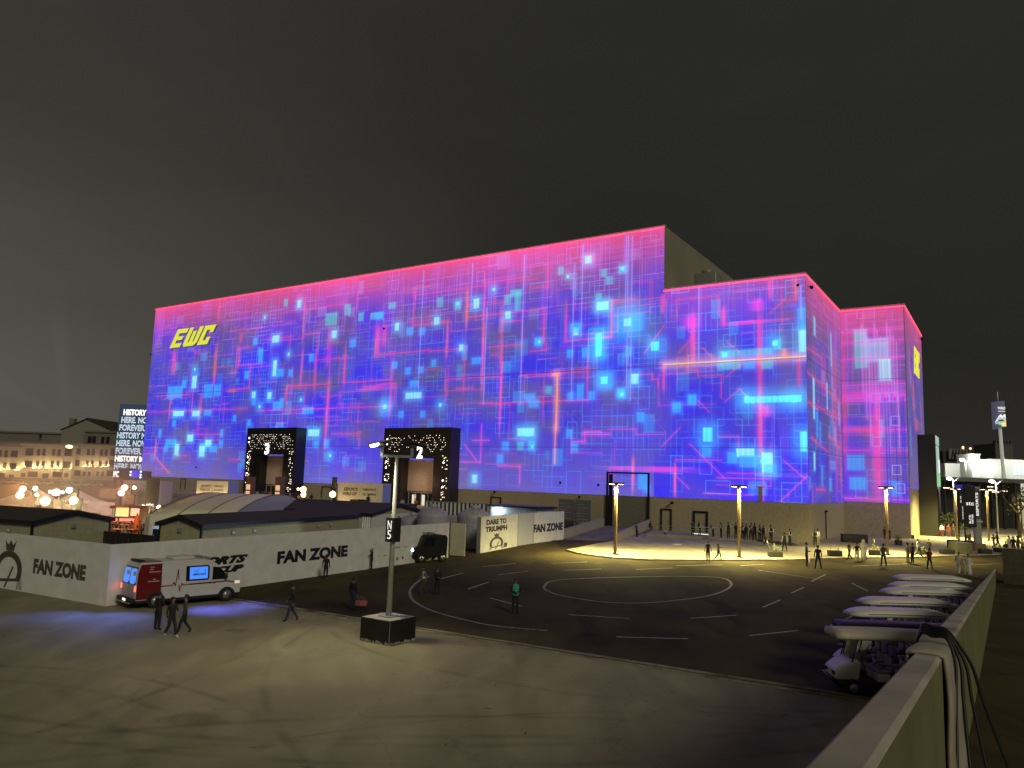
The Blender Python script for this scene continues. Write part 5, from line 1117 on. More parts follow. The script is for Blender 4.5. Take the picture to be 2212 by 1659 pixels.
# ================================================================== CABINS, TENT, TANKS
def cabin(label, A, B, Cc, zE=2.7, zR=3.35, mw=None, wins=(), mg=None, roof=None, zb=0):
    """A,B = gable corners (near long side first), Cc = far end of the long side through A"""
    u = (Vector(Cc) - Vector(A)); u.z = 0; Ln = u.length; u.normalize(); v = Vector(B) - Vector(A); v.z = 0; Wd = abs(v.dot(Vector((-u.y, u.x, 0)))); sgn = 1 if v.dot(Vector((-u.y, u.x, 0))) > 0 else -1
    T = thing('cabin', label, 'cabin', (A[0], A[1], 0), math.atan2(u.y, u.x), 'site cabins behind the hoarding')
    y0, y1 = (0, Wd) if sgn > 0 else (-Wd, 0); ym = (y0 + y1) / 2
    b = MB(); b.box(0, Ln, y0, y1, zb, zE); b.build('wall', mw or M_cabin, T)
    b = MB(); TT = Matrix(((0, 1, 0, 0), (1, 0, 0, 0), (0, 0, 1, 0), (0, 0, 0, 1))); b.prism([(y0, zE), (y1, zE), (ym, zR)], .001, Ln - .001, T=TT); b.build('gable', mg or M_cabing, T)
    b = MB(); o_ = .18
    b.prism([(y0 - o_, zE + .0), (ym, zR + .02), (y1 + o_, zE + .0), (y1 + o_, zE + .10), (ym, zR + .13), (y0 - o_, zE + .10)], -.2, Ln + .2, T=TT); rf = b.build('roof', roof or M_roofd, T)
    b = MB(); b.box(-.22, Ln + .22, y0 - o_ - .06, y0 - o_, zE - .12, zE + .12); b.box(-.22, Ln + .22, y1 + o_, y1 + o_ + .06, zE - .12, zE + .12); b.build('gutter', M_trimd, rf)
    b = MB(); b.prism([(y0 - o_, zE - .14), (ym, zR - .12), (y1 + o_, zE - .14), (y1 + o_, zE + .11), (ym, zR + .14), (y0 - o_, zE + .11)], -.26, -.201, T=TT); b.build('bargeboard', M_trimd, rf)
    b = MB()
    for yy in (y0, y1): b.box(-.03, .1, yy - .03 if yy == y0 else yy - .1, yy + .1 if yy == y0 else yy + .03, zb, zE - .01)
    b.build('corner_post', M_trimd, T)['kind'] = 'stuff'
    ys = y0 if sgn > 0 else y1; s2 = -1 if sgn > 0 else 1
    for k, wx in enumerate(wins):
        f = MB(); f.box(wx - .16, wx + .16, min(ys, ys + s2 * .12), max(ys, ys + s2 * .12), zE - .72, zE - .4, bev=.02); w_ = f.build('vent', M_grey, T)
        MB().box(wx - .09, wx + .09, min(ys + s2 * .12, ys + s2 * .14), max(ys + s2 * .12, ys + s2 * .14), zE - .66, zE - .5).build('vent_lamp', M_white, w_)
    f = MB(); f.box(-.12, -.001, ym - .16, ym + .16, zE - .5, zE - .2, bev=.02); f.build('vent', M_grey, T)
    return T
def gz(x, y, z=2.7): q = g(x, y, z); return q
cabin('low grey-green cabin with dark pitched roof at the far left, behind the left hoarding', gz(70.6, 1128.6), gz(213.4, 1120.2), gz(70.6, 1128.6) + (gz(0, 1123.5) - gz(70.6, 1128.6)).normalized() * 14, 2.7, 3.3, wins=(2.0, 3.4))
cabin('long olive cabin with black eaves directly behind the middle of the long hoarding', gz(436, 1136.4), gz(360.8, 1130.2), gz(775, 1113.6), 2.7, 3.25, wins=(3.2, 5.6, 14.2, 16.2))
cabin('olive cabin whose ribbed gable end faces the signposted lamp', gz(800, 1113), gz(873.4, 1106), gz(563.7, 1098.5), 2.75, 3.6, mw=corr('pale_ribbed_wall', (.62, .62, .52), 16, 0, .5, depth=.5), mg=M_cabin)
cc = g(721, 1088, 3.0); ce = g(899.8, 1092, 3.0)
def container(label, A, B, dpt, z0, z1, m, mtop):
    T = thing('container', label, 'container', (A.x, A.y, 0), ang(A, B), 'containers before portal 2'); L = (B - A).length
    MB().box(0, L, 0, dpt, z0, z1).build('body', m, T); b = MB(); b.box(-.05, L + .05, -.06, dpt + .05, z1 + .001, z1 + .14); b.build('roof', mtop, T)
    b = MB(); b.box(-.05, .1, -.05, -.001, z0, z1); b.box(L - .1, L + .05, -.05, -.001, z0, z1); b.box(.1, L - .1, -.05, -.001, z0, z0 + .15); b.build('rails', mtop, T); return T
container('dark ribbed container with flat roof in front of portal 2', cc, ce, 3, 0, 3.0, corr('dark_ribs', (.05, .05, .055), 16, 0, .5, depth=.7), M_roofd)
def ribbed(label, A, B, z0, z1):
    T = thing('ribbed_fence', label, 'fence', (A.x, A.y, 0), ang(A, B)); L = (B - A).length
    MB().box(0, L, 0, .1, z0, z1).build('backing', mat('fence_dark', (.05, .05, .055), .6), T)
    b = MB(); k = .1
    while k < L: b.box(k, k + .22, -.07, -.002, z0, z1 - .02); k += .48
    o = b.build('ribs', mat('fence_white', (.66, .66, .60), .5), T); o['kind'] = 'stuff'
    MB().box(-.05, L + .05, -.1, .15, z1, z1 + .1).build('cap_rail', M_grey, T)
ribbed('white ribbed fence above the water tanks, right of portal 2 container', g(918.8, 1084, 3.6), g(1052, 1089, 3.6), 2.2, 3.6)
sh_ = g(1060, 1092, 3.3); T = thing('shed', 'dark flat-roofed shed with a bright cool light under its eave', 'shed', (sh_.x, sh_.y, 0), HROT)
MB().box(0, 6.5, 0, 4, 0, 3.2).build('wall', corr('shed_wall', (.4, .44, .5), 14, 0, .5, depth=.4), T); MB().box(-.3, 6.9, -.3, 4.2, 3.201, 3.42).build('roof', M_trimd, T)
b = MB(); b.box(.5, 1.7, -.22, -.08, 2.7, 2.95); b.build('lamp', L_cool, T); plight('shed_light', T, (1.1, -.8, 2.6), 120, (.7, .9, 1))
# white curved-roof tent
tA, tB, tC = gz(503, 1116, 2.8), gz(662, 1092, 2.8), gz(339, 1114, 2.8)
tv = (tB - tA).normalized(); tl = Vector((-tv.y, tv.x, 0)); tl = tl if tl.dot(tC - tA) > 0 else -tl
TL = 6.4; TW = (tB - tA).length * .96
T = thing('marquee_tent', 'large white marquee tent with rounded roof in the fan area', 'tent', (tA.x, tA.y, 0), math.atan2(tv.y, tv.x))
side = 1 if Vector((-tv.y, tv.x, 0)).dot(tC - tA) > 0 else -1
prof = []
for k in range(15):
    t = k / 14; prof.append((t * TW, 2.8 + 1.45 * math.sin(math.pi * t) ** .8))
b = MB(); vs = []; segs_ = 3
for j in range(segs_ + 1):
    for x, z in prof: vs.append((x, side * TL * j / segs_, z))
n = len(prof); fs = [(j * n + k, j * n + k + 1, (j + 1) * n + k + 1, (j + 1) * n + k) for j in range(segs_) for k in range(n - 1)]
b.add(vs, fs, 0, True); rf = b.build('roof', M_tent, T)
md = rf.modifiers.new('t', 'SOLIDIFY'); md.thickness = .05
for j in range(segs_ + 1): MB().tube([(x, side * TL * j / segs_, z + .02) for x, z in prof], .05, 5).build('roof_beam', mat('tent_beam', (.22, .2, .15), .6), T)
MB().prism([(0, 0)] + [(x, z - .04) for x, z in prof] + [(TW, 0)], 0, side * -.06).build('gable', M_tents, T)
MB().prism([(0, 0)] + [(x, z - .04) for x, z in prof] + [(TW, 0)], side * TL, side * (TL + .06)).build('gable', M_tents, T)
b = MB(); b.box(0, .06, min(0, side * TL), max(0, side * TL), 0, 2.78); b.build('side_wall', M_tent, T)
b = MB(); b.box(TW - .06, TW, min(0, side * TL), max(0, side * TL), 0, 2.78); b.build('side_wall', M_tent, T)
# water tanks
def tank(label, p, r, h, m=None):
    T = thing('water_tank', label, 'water tank', p, 0, 'round water tanks behind the hoarding')
    pr = [(.001, 0), (r, 0)]; k = 0; hs = h * .74
    while k < 9: z = hs * (k + .5) / 9; pr += [(r, z - hs * .04), (r * 1.018, z), (r, z + hs * .04)]; k += 1
    pr += [(r, hs), (r * .93, hs + h * .05), (r * .6, hs + h * .14), (r * .24, hs + h * .18)]
    MB().lathe(pr, 28).build('tank_body', m or M_tank, T)
    MB().lathe([(r * .24, hs + h * .17), (r * .26, hs + h * .24), (r * .2, hs + h * .26), (.001, hs + h * .26)], 16).build('lid', m or M_tank, T)
    for k in range(8):
        t = k * math.pi / 4; MB().tube([(r * .92 * math.cos(t), r * .92 * math.sin(t), hs + h * .05), (r * .3 * math.cos(t), r * .3 * math.sin(t), hs + h * .185)], .06, 5).build('roof_rib', m or M_tank, T)
p2 = at(1023, 1150, 73); p2.z = 0; tank('biggest water tank, standing beside the DARE TO TRIUMPH panel', p2, 1.6, at(1026, 1091, p2.y).z)
p1 = g(932, 1187); tank('water tank behind the signposted lamp, left of the biggest one', p1 + Vector((-.2, 2, 0)), 1.45, at(932, 1088, p1.y + 2).z)
p3 = at(893, 1107, 74); tank('lowest water tank, only its dome showing beside the ribbed gable', Vector((p3.x, p3.y, 0)), 1.3, p3.z)
p4 = at(1200, 1172, 88)
# pipes stacked upright by the ribbed gable
q = gz(792, 1118, 2.6); T = thing('pipe_bundle', 'upright bundle of white pipes at the corner of the ribbed gable cabin', 'pipes', (q.x, q.y, 0))
for k in range(4): MB().tube([(k * .2 - .3, -.2, 0), (k * .2 - .3, -.1, 2.65)], .075, 8).build('pipe', M_white, T)

# ================================================================== FAN AREA, LEFT
def archway(label, xl, xr, yt, Y, xs=None, side='R', txt=True, dim=False, power=300):
    A = at(xl, yt, Y); B = at(xr, yt, Y); ztop = A.z; W_ = B.x - A.x
    T = thing('archway', label, 'archway', (A.x, Y, 0), R(-8), 'cream show archways'); dp_ = 3.4
    m = mat('arch_cream', (.70, .62, .46), .6, noise=.05) if not dim else mat('arch_dim', (.48, .44, .44), .6)
    gx0, gx1 = W_ * .28, W_ * .74; gh = ztop - (2.0 if not dim else 1.6)
    b = MB(); b.box(0, gx0, 0, dp_, 0, ztop); b.box(gx1, W_, 0, dp_, 0, ztop); b.box(gx0, gx1, 0, dp_, gh, ztop); b.build('frame', m, T)
    b = MB(); b.box(gx0, gx0 + (gx1 - gx0) * .62, dp_ - .2, dp_ - .1, 0, gh); b.build('back_panel', mat('arch_back', (.36, .33, .28), .7), T)
    if not dim: MB().box(W_, W_ + .05, .05, dp_ - .05, 0, ztop - .03).build('side_panel', mat('arch_side_blue', (.30, .36, .62), .6), T)
    if txt:
        tm = mat('arch_print', (.10, .07, .04), .6)
        text('ESPORTS', 'lettering', T, tm, (W_ * .13, -.01, ztop - 1.0), .42, W_ * .32, bold=.04, shear=.3)
        text('WORLD CUP', 'lettering', T, tm, (W_ * .11, -.01, ztop - 1.55), .42, W_ * .32, bold=.04, shear=.3)
        text('CELEBRATION OF', 'lettering', T, tm, (W_ * .55, -.01, ztop - .92), .3, W_ * .31, bold=.02)
        text('THE CHAMPIONS', 'lettering', T, tm, (W_ * .55, -.01, ztop - 1.5), .3, W_ * .31, bold=.02)
        MB().box(W_ * .495, W_ * .50, -.012, -.004, ztop - 1.6, ztop - .55).build('divider_line', tm, T)
    if power:
        for fx in (.12, .9):
            plight('arch_light', T, (W_ * fx, -1.6, 1.6), power, (1, .72, .36), size=.25)
    return T
archway('cream lettered archway nearer the camera, just left of portal 2', 731, 830.6, 1042, 96, power=230)
archway('cream lettered archway left of portal 3 with a blue side', 426, 497.5, 1038.3, 122, power=260)
archway('dim grey lettered archway behind the black banner, partly lit pink', 255, 356, 1037, 128, dim=True, power=0)
# black banner pillar with lettering
def banner_pillar(label, F, x0, x1, yt, Y, zb, words, vert=None, m=None):
    A = at(*F(x0, yt), Y); B = at(*F(x1, yt), Y); T = thing('banner_pillar', label, 'banner', (A.x, Y, 0), R(-4)); W_ = B.x - A.x
    MB().box(0, W_, 0, .5, zb, A.z, bev=.02).build('pillar_body', m or mat('pillar_black', (.012, .011, .012), .5), T)
    MB().box(-.15, W_ + .15, -.15, .65, 0, .12 if zb < .2 else .12).build('foot', M_grey, T)
    if zb > .2: MB().tube([(.06, .25, .12), (.06, .25, A.z)], .06, 6).build('mast', M_trimd, T)
    if words: text(words, 'lettering', T, L_txt, (W_ * .14, -.02, zb + (A.z - zb) * (.42 if zb < .2 else .55)), W_ * .30, W_ * .68, bold=.05)
    if vert:
        for k, v_ in enumerate(vert): t_ = text(v_, 'lettering', T, L_txt, (W_ * (.55 + .28 * k), -.02, zb + (A.z - zb) * .07), W_ * .16, (A.z - zb) * .2, bold=.02); t_.rotation_euler = (math.pi / 2, R(-90), 0)
    return T
banner_pillar('black pillar marked stc in front of the pink fan area', ZN, 297, 462, 308, 85, 0, 'stc', ('ELITE', 'PARTNER'))
banner_pillar('thin dark pillar beside the pink wall, left of the black stc one', ZL, 1650, 1712, 340, 96, 0, '')
banner_pillar('slim dark banner with a yellow light at its foot, left of the nearer archway', ZM, 962, 998, 585, 99, 0, '')
# phone-box like lit kiosks in portal 3
for x0, x1, lab in ((1692, 1780, 'amber lit kiosk at the left foot of portal 3'), (2105, 2200, 'amber lit kiosk at the right foot of portal 3')):
    A = at(*ZN(x0, 290), 112); B = at(*ZN(x1, 290), 112); T = thing('kiosk', lab, 'kiosk', (A.x, 112, 0), R(-12)); W_ = B.x - A.x
    MB().box(0, W_, 0, 1.2, 0, A.z).build('body', mat('kiosk_body', (.14, .08, .06), .6), T)
    m = lampmat('kiosk_glow', (1, .50, .25), .55); z = 1.0
    while z < A.z - 1.6: MB().box(W_ * .15, W_ * .85, -.03, -.001, z, z + .75).build('lit_pane', m, T); z += .95
# flood light stands
def bulb(T, p, r, m, power, col, name='floodlight'):
    b = MB(); b.sph(p, r, 0, 12); b.build(name, m, T)
    if power: plight(name + '_light', T, (p[0], p[1] - r - .3, p[2]), power, col, size=.3)
def light_stand(label, Y, mast_x, lights):
    base = at(mast_x, 1090, Y); T = thing('light_stand', label, 'light stand', (base.x, Y, 0))
    zs = [at(x, y, Y).z for x, y, *_ in lights]; zt = max(zs) + .2
    MB().tube([(0, 0, 0), (0, 0, zt)], .11, 8).build('mast', M_blackb, T)
    for z in sorted(set(round(q, 1) for q in zs)):
        xs = [at(x, y, Y).x - base.x for (x, y, *_), q in zip(lights, zs) if abs(q - z) < .4] + [0]
        MB().tube([(min(xs), 0, z - .15), (max(xs) + .01, 0, z - .15)], .05, 6).build('crossbar', M_blackb, T)
    b = MB(); b.box(-.45, .45, -.2, .3, zt - 2.4, zt - 1.0); b.build('loudspeaker', M_blackb, T)
    for x, y, r, m, pw, col in lights:
        p = at(x, y, Y); bulb(T, (p.x - base.x, -.35, p.z), r, m, pw, col)
O_ = (1, .42, .16); Y_ = (1, .78, .36); W__ = (1, .95, .9)
light_stand('leftmost stand with four floodlights glowing orange and white', 84, 66, [(54.5, 1055.7, .32, L_orange, 900, O_), (47.6, 1069.5, .38, L_orange, 500, O_), (80.6, 1054.9, .22, L_white, 0, 0), (83.7, 1068.7, .16, L_white, 0, 0)])
light_stand('stand with one large yellow floodlight low and three small ones above', 82, 126, [(102, 1082.6, .46, L_yel, 1100, Y_), (125.9, 1063.4, .38, L_orange, 600, O_), (113.6, 1062.6, .17, L_white, 0, 0), (139, 1063.4, .17, L_orange, 0, 0)])
light_stand('stand with one large yellow floodlight and a bluish spot at its top', 82, 166, [(163.6, 1081, .42, L_yel, 900, Y_), (153.6, 1058.8, .28, L_cool, 0, 0)])
light_stand('stand right of the pink wall with three orange floodlights', 88, 280, [(272.6, 1053.4, .36, L_orange, 500, O_), (265.7, 1064.9, .36, L_orange, 400, O_), (293.3, 1053.4, .18, L_white, 0, 0)])
light_stand('stand with three orange floodlights between the portals', 104, 650, [(656.9, 1056.9, .42, L_orange, 500, O_), (657, 1069, .36, L_orange, 400, O_), (645.5, 1056.4, .2, L_orange, 0, 0)])
light_stand('stand with a yellow floodlight beside the nearer archway', 98, 716, [(720, 1067.7, .42, L_yel, 500, Y_)])
light_stand('short stand with a white lamp left of the black stc pillar', 80, 313, [(312.5, 1094.8, .20, L_warm, 160, Y_)])
light_stand('short stand with two yellow lamps right of the black stc pillar', 78, 350, [(347, 1095.6, .22, L_yel, 160, Y_), (343, 1107.9, .18, L_yel, 0, 0)])
# peach canopies and stalls
def canopy(label, x0, xp, x1, ye, ypk, Y, dpt=8):
    A = at(x0, ye, Y); P = at(xp, ypk, Y); B = at(x1, ye, Y); T = thing('canopy', label, 'canopy', (A.x, Y, 0), 0, 'pale peaked canopies in the fan area'); w_ = B.x - A.x; px = P.x - A.x
    b = MB(); ze, zp_ = A.z, P.z
    vs = []; N = 8
    for side_ in range(4):
        c0 = [(0, 0), (w_, 0), (w_, dpt), (0, dpt)][side_]; c1 = [(w_, 0), (w_, dpt), (0, dpt), (0, 0)][side_]
        o = len(vs)
        for i in range(N + 1):
            f = i / N; k = f ** 1.5
            for c in (c0, c1): vs.append((c[0] + (px - c[0]) * f, c[1] + (dpt / 2 - c[1]) * f, ze + (zp_ - ze) * k))
    fs = [(s_ * 2 * (N + 1) + 2 * i, s_ * 2 * (N + 1) + 2 * i + 1, s_ * 2 * (N + 1) + 2 * i + 3, s_ * 2 * (N + 1) + 2 * i + 2) for s_ in range(4) for i in range(N)]
    b.add(vs, fs, 0, True); b.build('roof', M_tent, T)
    MB().box(0, w_, .02, .08, 0, ze).build('front_valance', M_tent, T)
    for x in (0, w_):
        for y in (0, dpt): MB().tube([(x, y, 0), (x, y, ze)], .07, 6).build('pole', M_galv, T)
canopy('large pale canopy with a tall peak at the left picture edge', -60, 33, 76, 1087, 1053, 92)
canopy('smaller pale canopy whose peak stands between the floodlights', 90, 132, 172, 1087, 1060, 96)
A = at(169, 1083, 98); B = at(252, 1083, 98); T = thing('hoarding', 'plain white hoarding glowing pink under the floodlights, left of the food court', 'hoarding', (A.x, 98, 0), R(3))
b = MB(); b.box(0, B.x - A.x, 0, .12, 0, A.z); b.build('panel', M_board, T); plight('pink_glow', T, (5, -5, 3.5), 420, (1, .45, .42), size=.5)
def stall(label, x0, x1, yt, Y, zb=0, col=(.65, .3, .2), glow=None):
    A = at(x0, yt, Y); B = at(x1, yt, Y); T = thing('market_stall', label, 'stall', (A.x, Y, 0), 0, 'stalls in the fan area'); w_ = B.x - A.x; h = A.z
    b = MB(); b.box(-.2, w_ + .2, -.6, 2.2, h - .25, h, bev=.06); b.build('awning', mat('awning_%02d' % int(col[0] * 99), col, .7), T)
    for x in (0.05, w_ - .05):
        for y in (-.4, 2): MB().tube([(x, y, 0), (x, y, h - .25)], .05, 6).build('post', M_grey, T)
    MB().box(.1, w_ - .1, 0, .7, 0, 1.0).build('counter', mat('counter_wood', (.4, .25, .15), .6), T)
    MB().box(.1, w_ - .1, 1.9, 2.0, 1.0, h - .3).build('back_wall', mat('stall_back', (.3, .25, .2), .7), T)
    if glow: MB().box(w_ * .15, w_ * .85, -.65, -.61, h - .02, h + .45).build('lit_sign', glow, T)
    plight('stall_light', T, (w_ / 2, -.2, h - .5), 60, (1, .5, .25), size=.2); return T
stall('stall with a small lit white sign on its roof at the far left', 32, 58, 1112 - 4, 76, glow=lampmat('stall_sign', (1, .95, .95), 1.6))
stall('stall with flat peach awning right of the lit sign stall', 62, 108, 1110, 76, col=(.7, .4, .25))
stall('stall with square framed top below the yellow floodlights', 138, 186, 1108, 72, col=(.6, .32, .22))
stall('stall with pink slanted roof beside the cabin end', 170, 208, 1114, 68, col=(.7, .45, .38))
stall('green and red lit food stall behind the diners', 248, 302, 1092, 74, col=(.35, .08, .05), glow=None)
stall('orange roofed stall right of the black stc pillar', 356, 412, 1094, 84, col=(.7, .25, .12))
MB_ = MB()
q = at(272, 1116, 73.4); T = thing('lit_menu_board', 'glowing green and yellow menu board inside the food stall', 'menu board', (q.x, q.y, q.z))
MB().box(-1.0, .2, 0, .05, 0, .9).build('left_screen', lampmat('menu_green', (.75, .75, .15), .9), T); MB().box(.4, 1.2, 0, .05, .1, .8).build('right_screen', lampmat('menu_warm', (1, .55, .3), .9), T)
q = at(272, 1128, 72.9); o = MB().box(-1.2, .9, 0, .06, 0, .35).build('red_sign', lampmat('sign_red', (1, .08, .08), 1.4)); o.location = q; tag(o, 'red glowing strip sign on the food stall counter', 'sign')
# diners, tables and parasols
GD = 'diners in the orange lit food court'
rd = random.Random(12)
dn = [(1600, 890, 'orange', 'stand', 'customer in orange standing at the left of the food stall'), (1660, 900, 'cream', 'stand', 'customer in cream at the food stall counter'), (1880, 880, 'red', 'stand', 'customer in red beside the folded parasol'), (1790, 1010, 'cream', 'sit', 'diner in pale shirt seated at the front with back turned'),
      (1930, 1010, 'orange', 'sit', 'diner in orange seated at front right'), (1620, 985, 'grey', 'sit', 'diner in grey seated at front left'), (1700, 960, 'black', 'sit', 'diner in black in the middle of the tables'), (1840, 945, 'brown', 'sit', 'diner in brown behind the front row'),
      (1540, 960, 'black', 'sit', 'diner in black at the left end of the tables'), (1975, 940, 'grey', 'sit', 'diner in grey next to the grey corner post'), (1410, 905, 'orange', 'stand', 'woman in orange behind the glass fence by the cabin')]
for x, y, c_, lg, lab in dn:
    tp = ZL(x, y - 45); p = at(*tp, 66 + (1010 - y) * .06); person(lab, (p.x, p.y, 0 if p.z < 2.6 else p.z - 1.75) if lg == 'stand' else (p.x, p.y, max(0, p.z - 1.36)), R(rd.uniform(-180, 180)), 1.75, legs=lg, arms='knees' if lg == 'sit' else 'front', lean=.15, top=c_, leg='black', fore='skin', group=GD)
def table(label, x, y, Y):
    p = at(*ZL(x, y), Y); T = thing('cafe_table', label, 'table', (p.x, p.y, max(0, p.z - .75)), 0, 'food court tables')
    MB().lathe([(.001, .72), (.5, .72), (.5, .75), (.001, .75)], 18).build('table_top', mat('table_orange', (.5, .3, .18), .5), T); MB().tube([(0, 0, .03), (0, 0, .72)], .04, 8).build('leg', M_grey, T); MB().lathe([(.001, 0), (.28, 0), (.26, .03), (.001, .03)], 14).build('foot', M_grey, T)
table('round cafe table at the front left of the food court', 1640, 1025, 66); table('round cafe table at the front right of the food court', 1870, 1030, 66); table('round cafe table in the rear middle of the food court', 1760, 920, 70)
p = at(*ZL(1935, 800), 70); T = thing('parasol', 'folded orange parasol standing in the food court', 'parasol', (p.x, p.y, 0)); MB().tube([(0, 0, 0), (0, 0, p.z)], .04, 6).build('pole', M_grey, T); MB().lathe([(.04, p.z), (.22, p.z - .5), (.34, p.z - 1.5), (.1, p.z - 2.0)], 10).build('canopy', CL['orange'], T)
q = at(*ZL(1790, 960), 67); plight('food_glow', T, (q.x - p.x, q.y - p.y, 3.6), 420, (1, .42, .2), size=.4)
# dark low fence and small cabins between left hoarding and food court
A = g(*ZL(1320, 1045), 1.9); B = g(*ZL(2175, 1120), 1.9)
T = thing('privacy_fence', 'low dark fabric fence closing the food court towards the long hoarding', 'fence', (A.x, A.y, 0), ang(A, B)); L = (B - A).length
MB().box(0, L, 0, .06, 0, 1.9).build('fabric', mat('fence_fabric', (.022, .016, .015), .9), T)
k = 0
while k <= L: MB().tube([(k, -.05, 0), (k, -.05, 1.95)], .04, 6).build('post', M_trimd, T); k += L / 5.0001
A = at(*ZN(275, 840), 66); B = at(*ZN(430, 840), 66); T = thing('utility_box', 'plain grey-green utility box between food court and tent', 'utility box', (A.x, 66, 0)); MB().box(0, B.x - A.x, 0, 2, 0, A.z, bev=.04).build('body', mat('box_grey', (.42, .40, .32), .6), T); MB().box(.3, B.x - A.x - .3, -.03, -.001, .3, A.z - .4).build('door', mat('box_door', (.36, .35, .29), .6), T)
A = at(*ZN(370, 985), 58); B = at(*ZN(575, 985), 58); T = thing('ticket_booth', 'small pale blue booth with a dark window left of the olive cabin', 'booth', (A.x, 58, 0)); w_ = B.x - A.x
MB().box(0, w_, 0, 2, 0, A.z).build('body', mat('booth_blue', (.42, .52, .62), .6), T); MB().box(.1, w_ * .6, -.04, -.001, A.z - 1.5, A.z - .2).build('window', M_glass, T); MB().box(w_ * .3, w_ * .7, -.25, -.001, A.z - 1.8, A.z - 1.65).build('counter', M_white, T)
plight('booth_light', T, (w_ * .8, -1, 2.2), 30, (.7, .85, 1))

# LED tower with scrolling words, and the stage block before it
Y = 184.0; A = at(262.3, 872.4, Y); B = at(324, 870.5, Y); zb = at(247, 1032, Y).z
T = thing('screen_tower', 'tall lit screen tower with scrolling HISTORY words beside the hall', 'screen', (A.x - .3, Y, 0), R(0)); W_ = B.x - A.x + 3
ds = mat('screen_dark', (.02, .03, .05), emit=lin((48, 58, 76)), es=.9)
MB().box(0, W_, 0, 1.5, zb, A.z).build('screen', ds, T); MB().box(.1, W_, .1, 1.4, 0, zb).build('support', M_blackb, T)
sw = lampmat('screen_white', (1, .97, .92), 1.5); sb = lampmat('screen_blue_white', (.70, .86, 1), 1.5)
rows = [('HISTORY', 1, .75, 0), ('HERE. NO', 0, .42, 0), ('FOREVER.', 0, .12, 0), ('HISTORY MA', 0, -1.1, 0), ('HERE. NOW.', 0, -.9, 0), ('FOREVER.', 0, -1.0, 0), ('HISTORY MA', 1, -1.6, 0), ('HERE. NOW.', 0, -.7, 0), ('FOREVER', 1, -1.3, 0)]
hh = (A.z - zb - 1.0) / len(rows)
for k, (wd, solid, x0, _) in enumerate(rows):
    zz = A.z - 1.0 - (k + .92) * hh; ww = len(wd) * .78
    text(wd, 'scrolling_words', T, sw if solid else sb, (max(.05, x0 + .3), -.05, zz), hh * .78, min(ww, W_ - max(.05, x0 + .3) + 1.0), outline=0 if solid else .018, bold=.035 if solid else 0, depth=.05)
Y = 160; A = at(258, 1012, Y); B = at(309, 1012, Y); T = thing('stage_block', 'dark stage block with blue lights at the foot of the screen tower', 'stage', (A.x, Y, 0)); W_ = B.x - A.x
MB().box(0, W_, 0, 4, 0, A.z - .4).build('body', M_blackb, T); MB().box(-.2, W_ * .4, -.1, 4, A.z - .4, A.z + .1).build('truss_top', M_blackb, T)
MB().box(W_ * .5, W_ * .97, -.1, -.001, A.z - 1.8, A.z - .2).build('blue_panel', mat('blue_panel', (.02, .02, .4), emit=(.01, .01, .55), es=1.0), T)
for fx, fz in ((.52, .6), (.52, 1.2), (.95, .5), (.95, 1.2), (.52, 2.6), (.52, 3.1), (.95, 1.7)): b = MB(); b.sph((W_ * fx, -.3, A.z - fz), .17, 0, 8); b.build('spot', lampmat('spot_blue_white', (.45, .6, 1), 5), T)

# ================================================================== FAR LEFT PALACE
M_stone = mat('palace_stone', (.40, .34, .24), .85, noise=.08, nscale=.1); M_stoned = mat('palace_stone_dark', (.19, .17, .15), .85, noise=.1, nscale=.1); M_win = mat('palace_window', (.02, .018, .018), .2)
YP = 300.0
def block(label, x0, x1, yt, Y, dpt, m, rows, name='palace_wing', cornice=True, lights=None, zb=0, cut=None):
    A = at(x0, yt, Y); B = at(x1, yt, Y); T = thing(name, label, 'building', (A.x, Y, 0), 0, None); W_ = B.x - A.x; H_ = A.z
    MB().box(0, W_, 0, dpt, zb, H_).build('wall', m, T)
    if cornice: MB().box(-.5, W_ + .5, -.6, dpt, H_, H_ + .7).build('roof', m, T)
    for (xa, xb, ya, yb, pier) in rows:
        P = at(xa, ya, Y); Q = at(xb, yb, Y); x_a, x_b = P.x - A.x, Q.x - A.x
        f = MB().box(x_a, x_b, -.12, -.001, Q.z, P.z).build('window', M_win, T)
        MB().box(x_a - .25, x_b + .25, -.5, -.13, Q.z - .35, Q.z - .001).build('sill', m, f)
    if lights:
        for (x, y, pw, ln) in lights:
            P = at(x, y, Y); MB().box(P.x - A.x - .3, P.x - A.x + .3, -.8, -.4, P.z - .2, P.z).build('uplight', lampmat('uplight', (1, .85, .40), 1.4), T)
            plight('uplight_light', T, (P.x - A.x, -1.3, P.z + .5), pw * 1.1, (1, .80, .38), 'POINT', .2)
    return T
q = lambda x, y: ZP(x, y)
def wr(L): return [(*[q(x0, y0)[0], q(x1, y1)[0], q(x0, y0)[1], q(x1, y1)[1]], 0) for x0, x1, y0, y1 in L]
def ul(L, pw=300): return [(q(x, y)[0], q(x, y)[1], pw, 0) for x, y in L]
W1_ = wr([(370, 465, 995, 1100), (527, 560, 1005, 1100), (605, 635, 1005, 1100), (742, 772, 1005, 1100), (815, 850, 1010, 1105), (905, 1005, 1000, 1105),
          (352, 448, 1170, 1265), (512, 545, 1175, 1268), (590, 620, 1175, 1268), (720, 750, 1175, 1270), (800, 830, 1175, 1270), (885, 990, 1180, 1275), (300, 350, 1345, 1400), (400, 525, 1320, 1405), (745, 865, 1325, 1410), (905, 955, 1345, 1405), (600, 680, 1345, 1430)])
block('cream palace wing with rows of uplit windows behind the light stands', q(320, 0)[0], q(1045, 0)[0], q(0, 955)[1], YP, 30, M_stone, W1_, lights=ul([(320, 1268), (480, 1272), (560, 1272), (668, 1272), (775, 1274), (850, 1275), (1005, 1278)], 420))
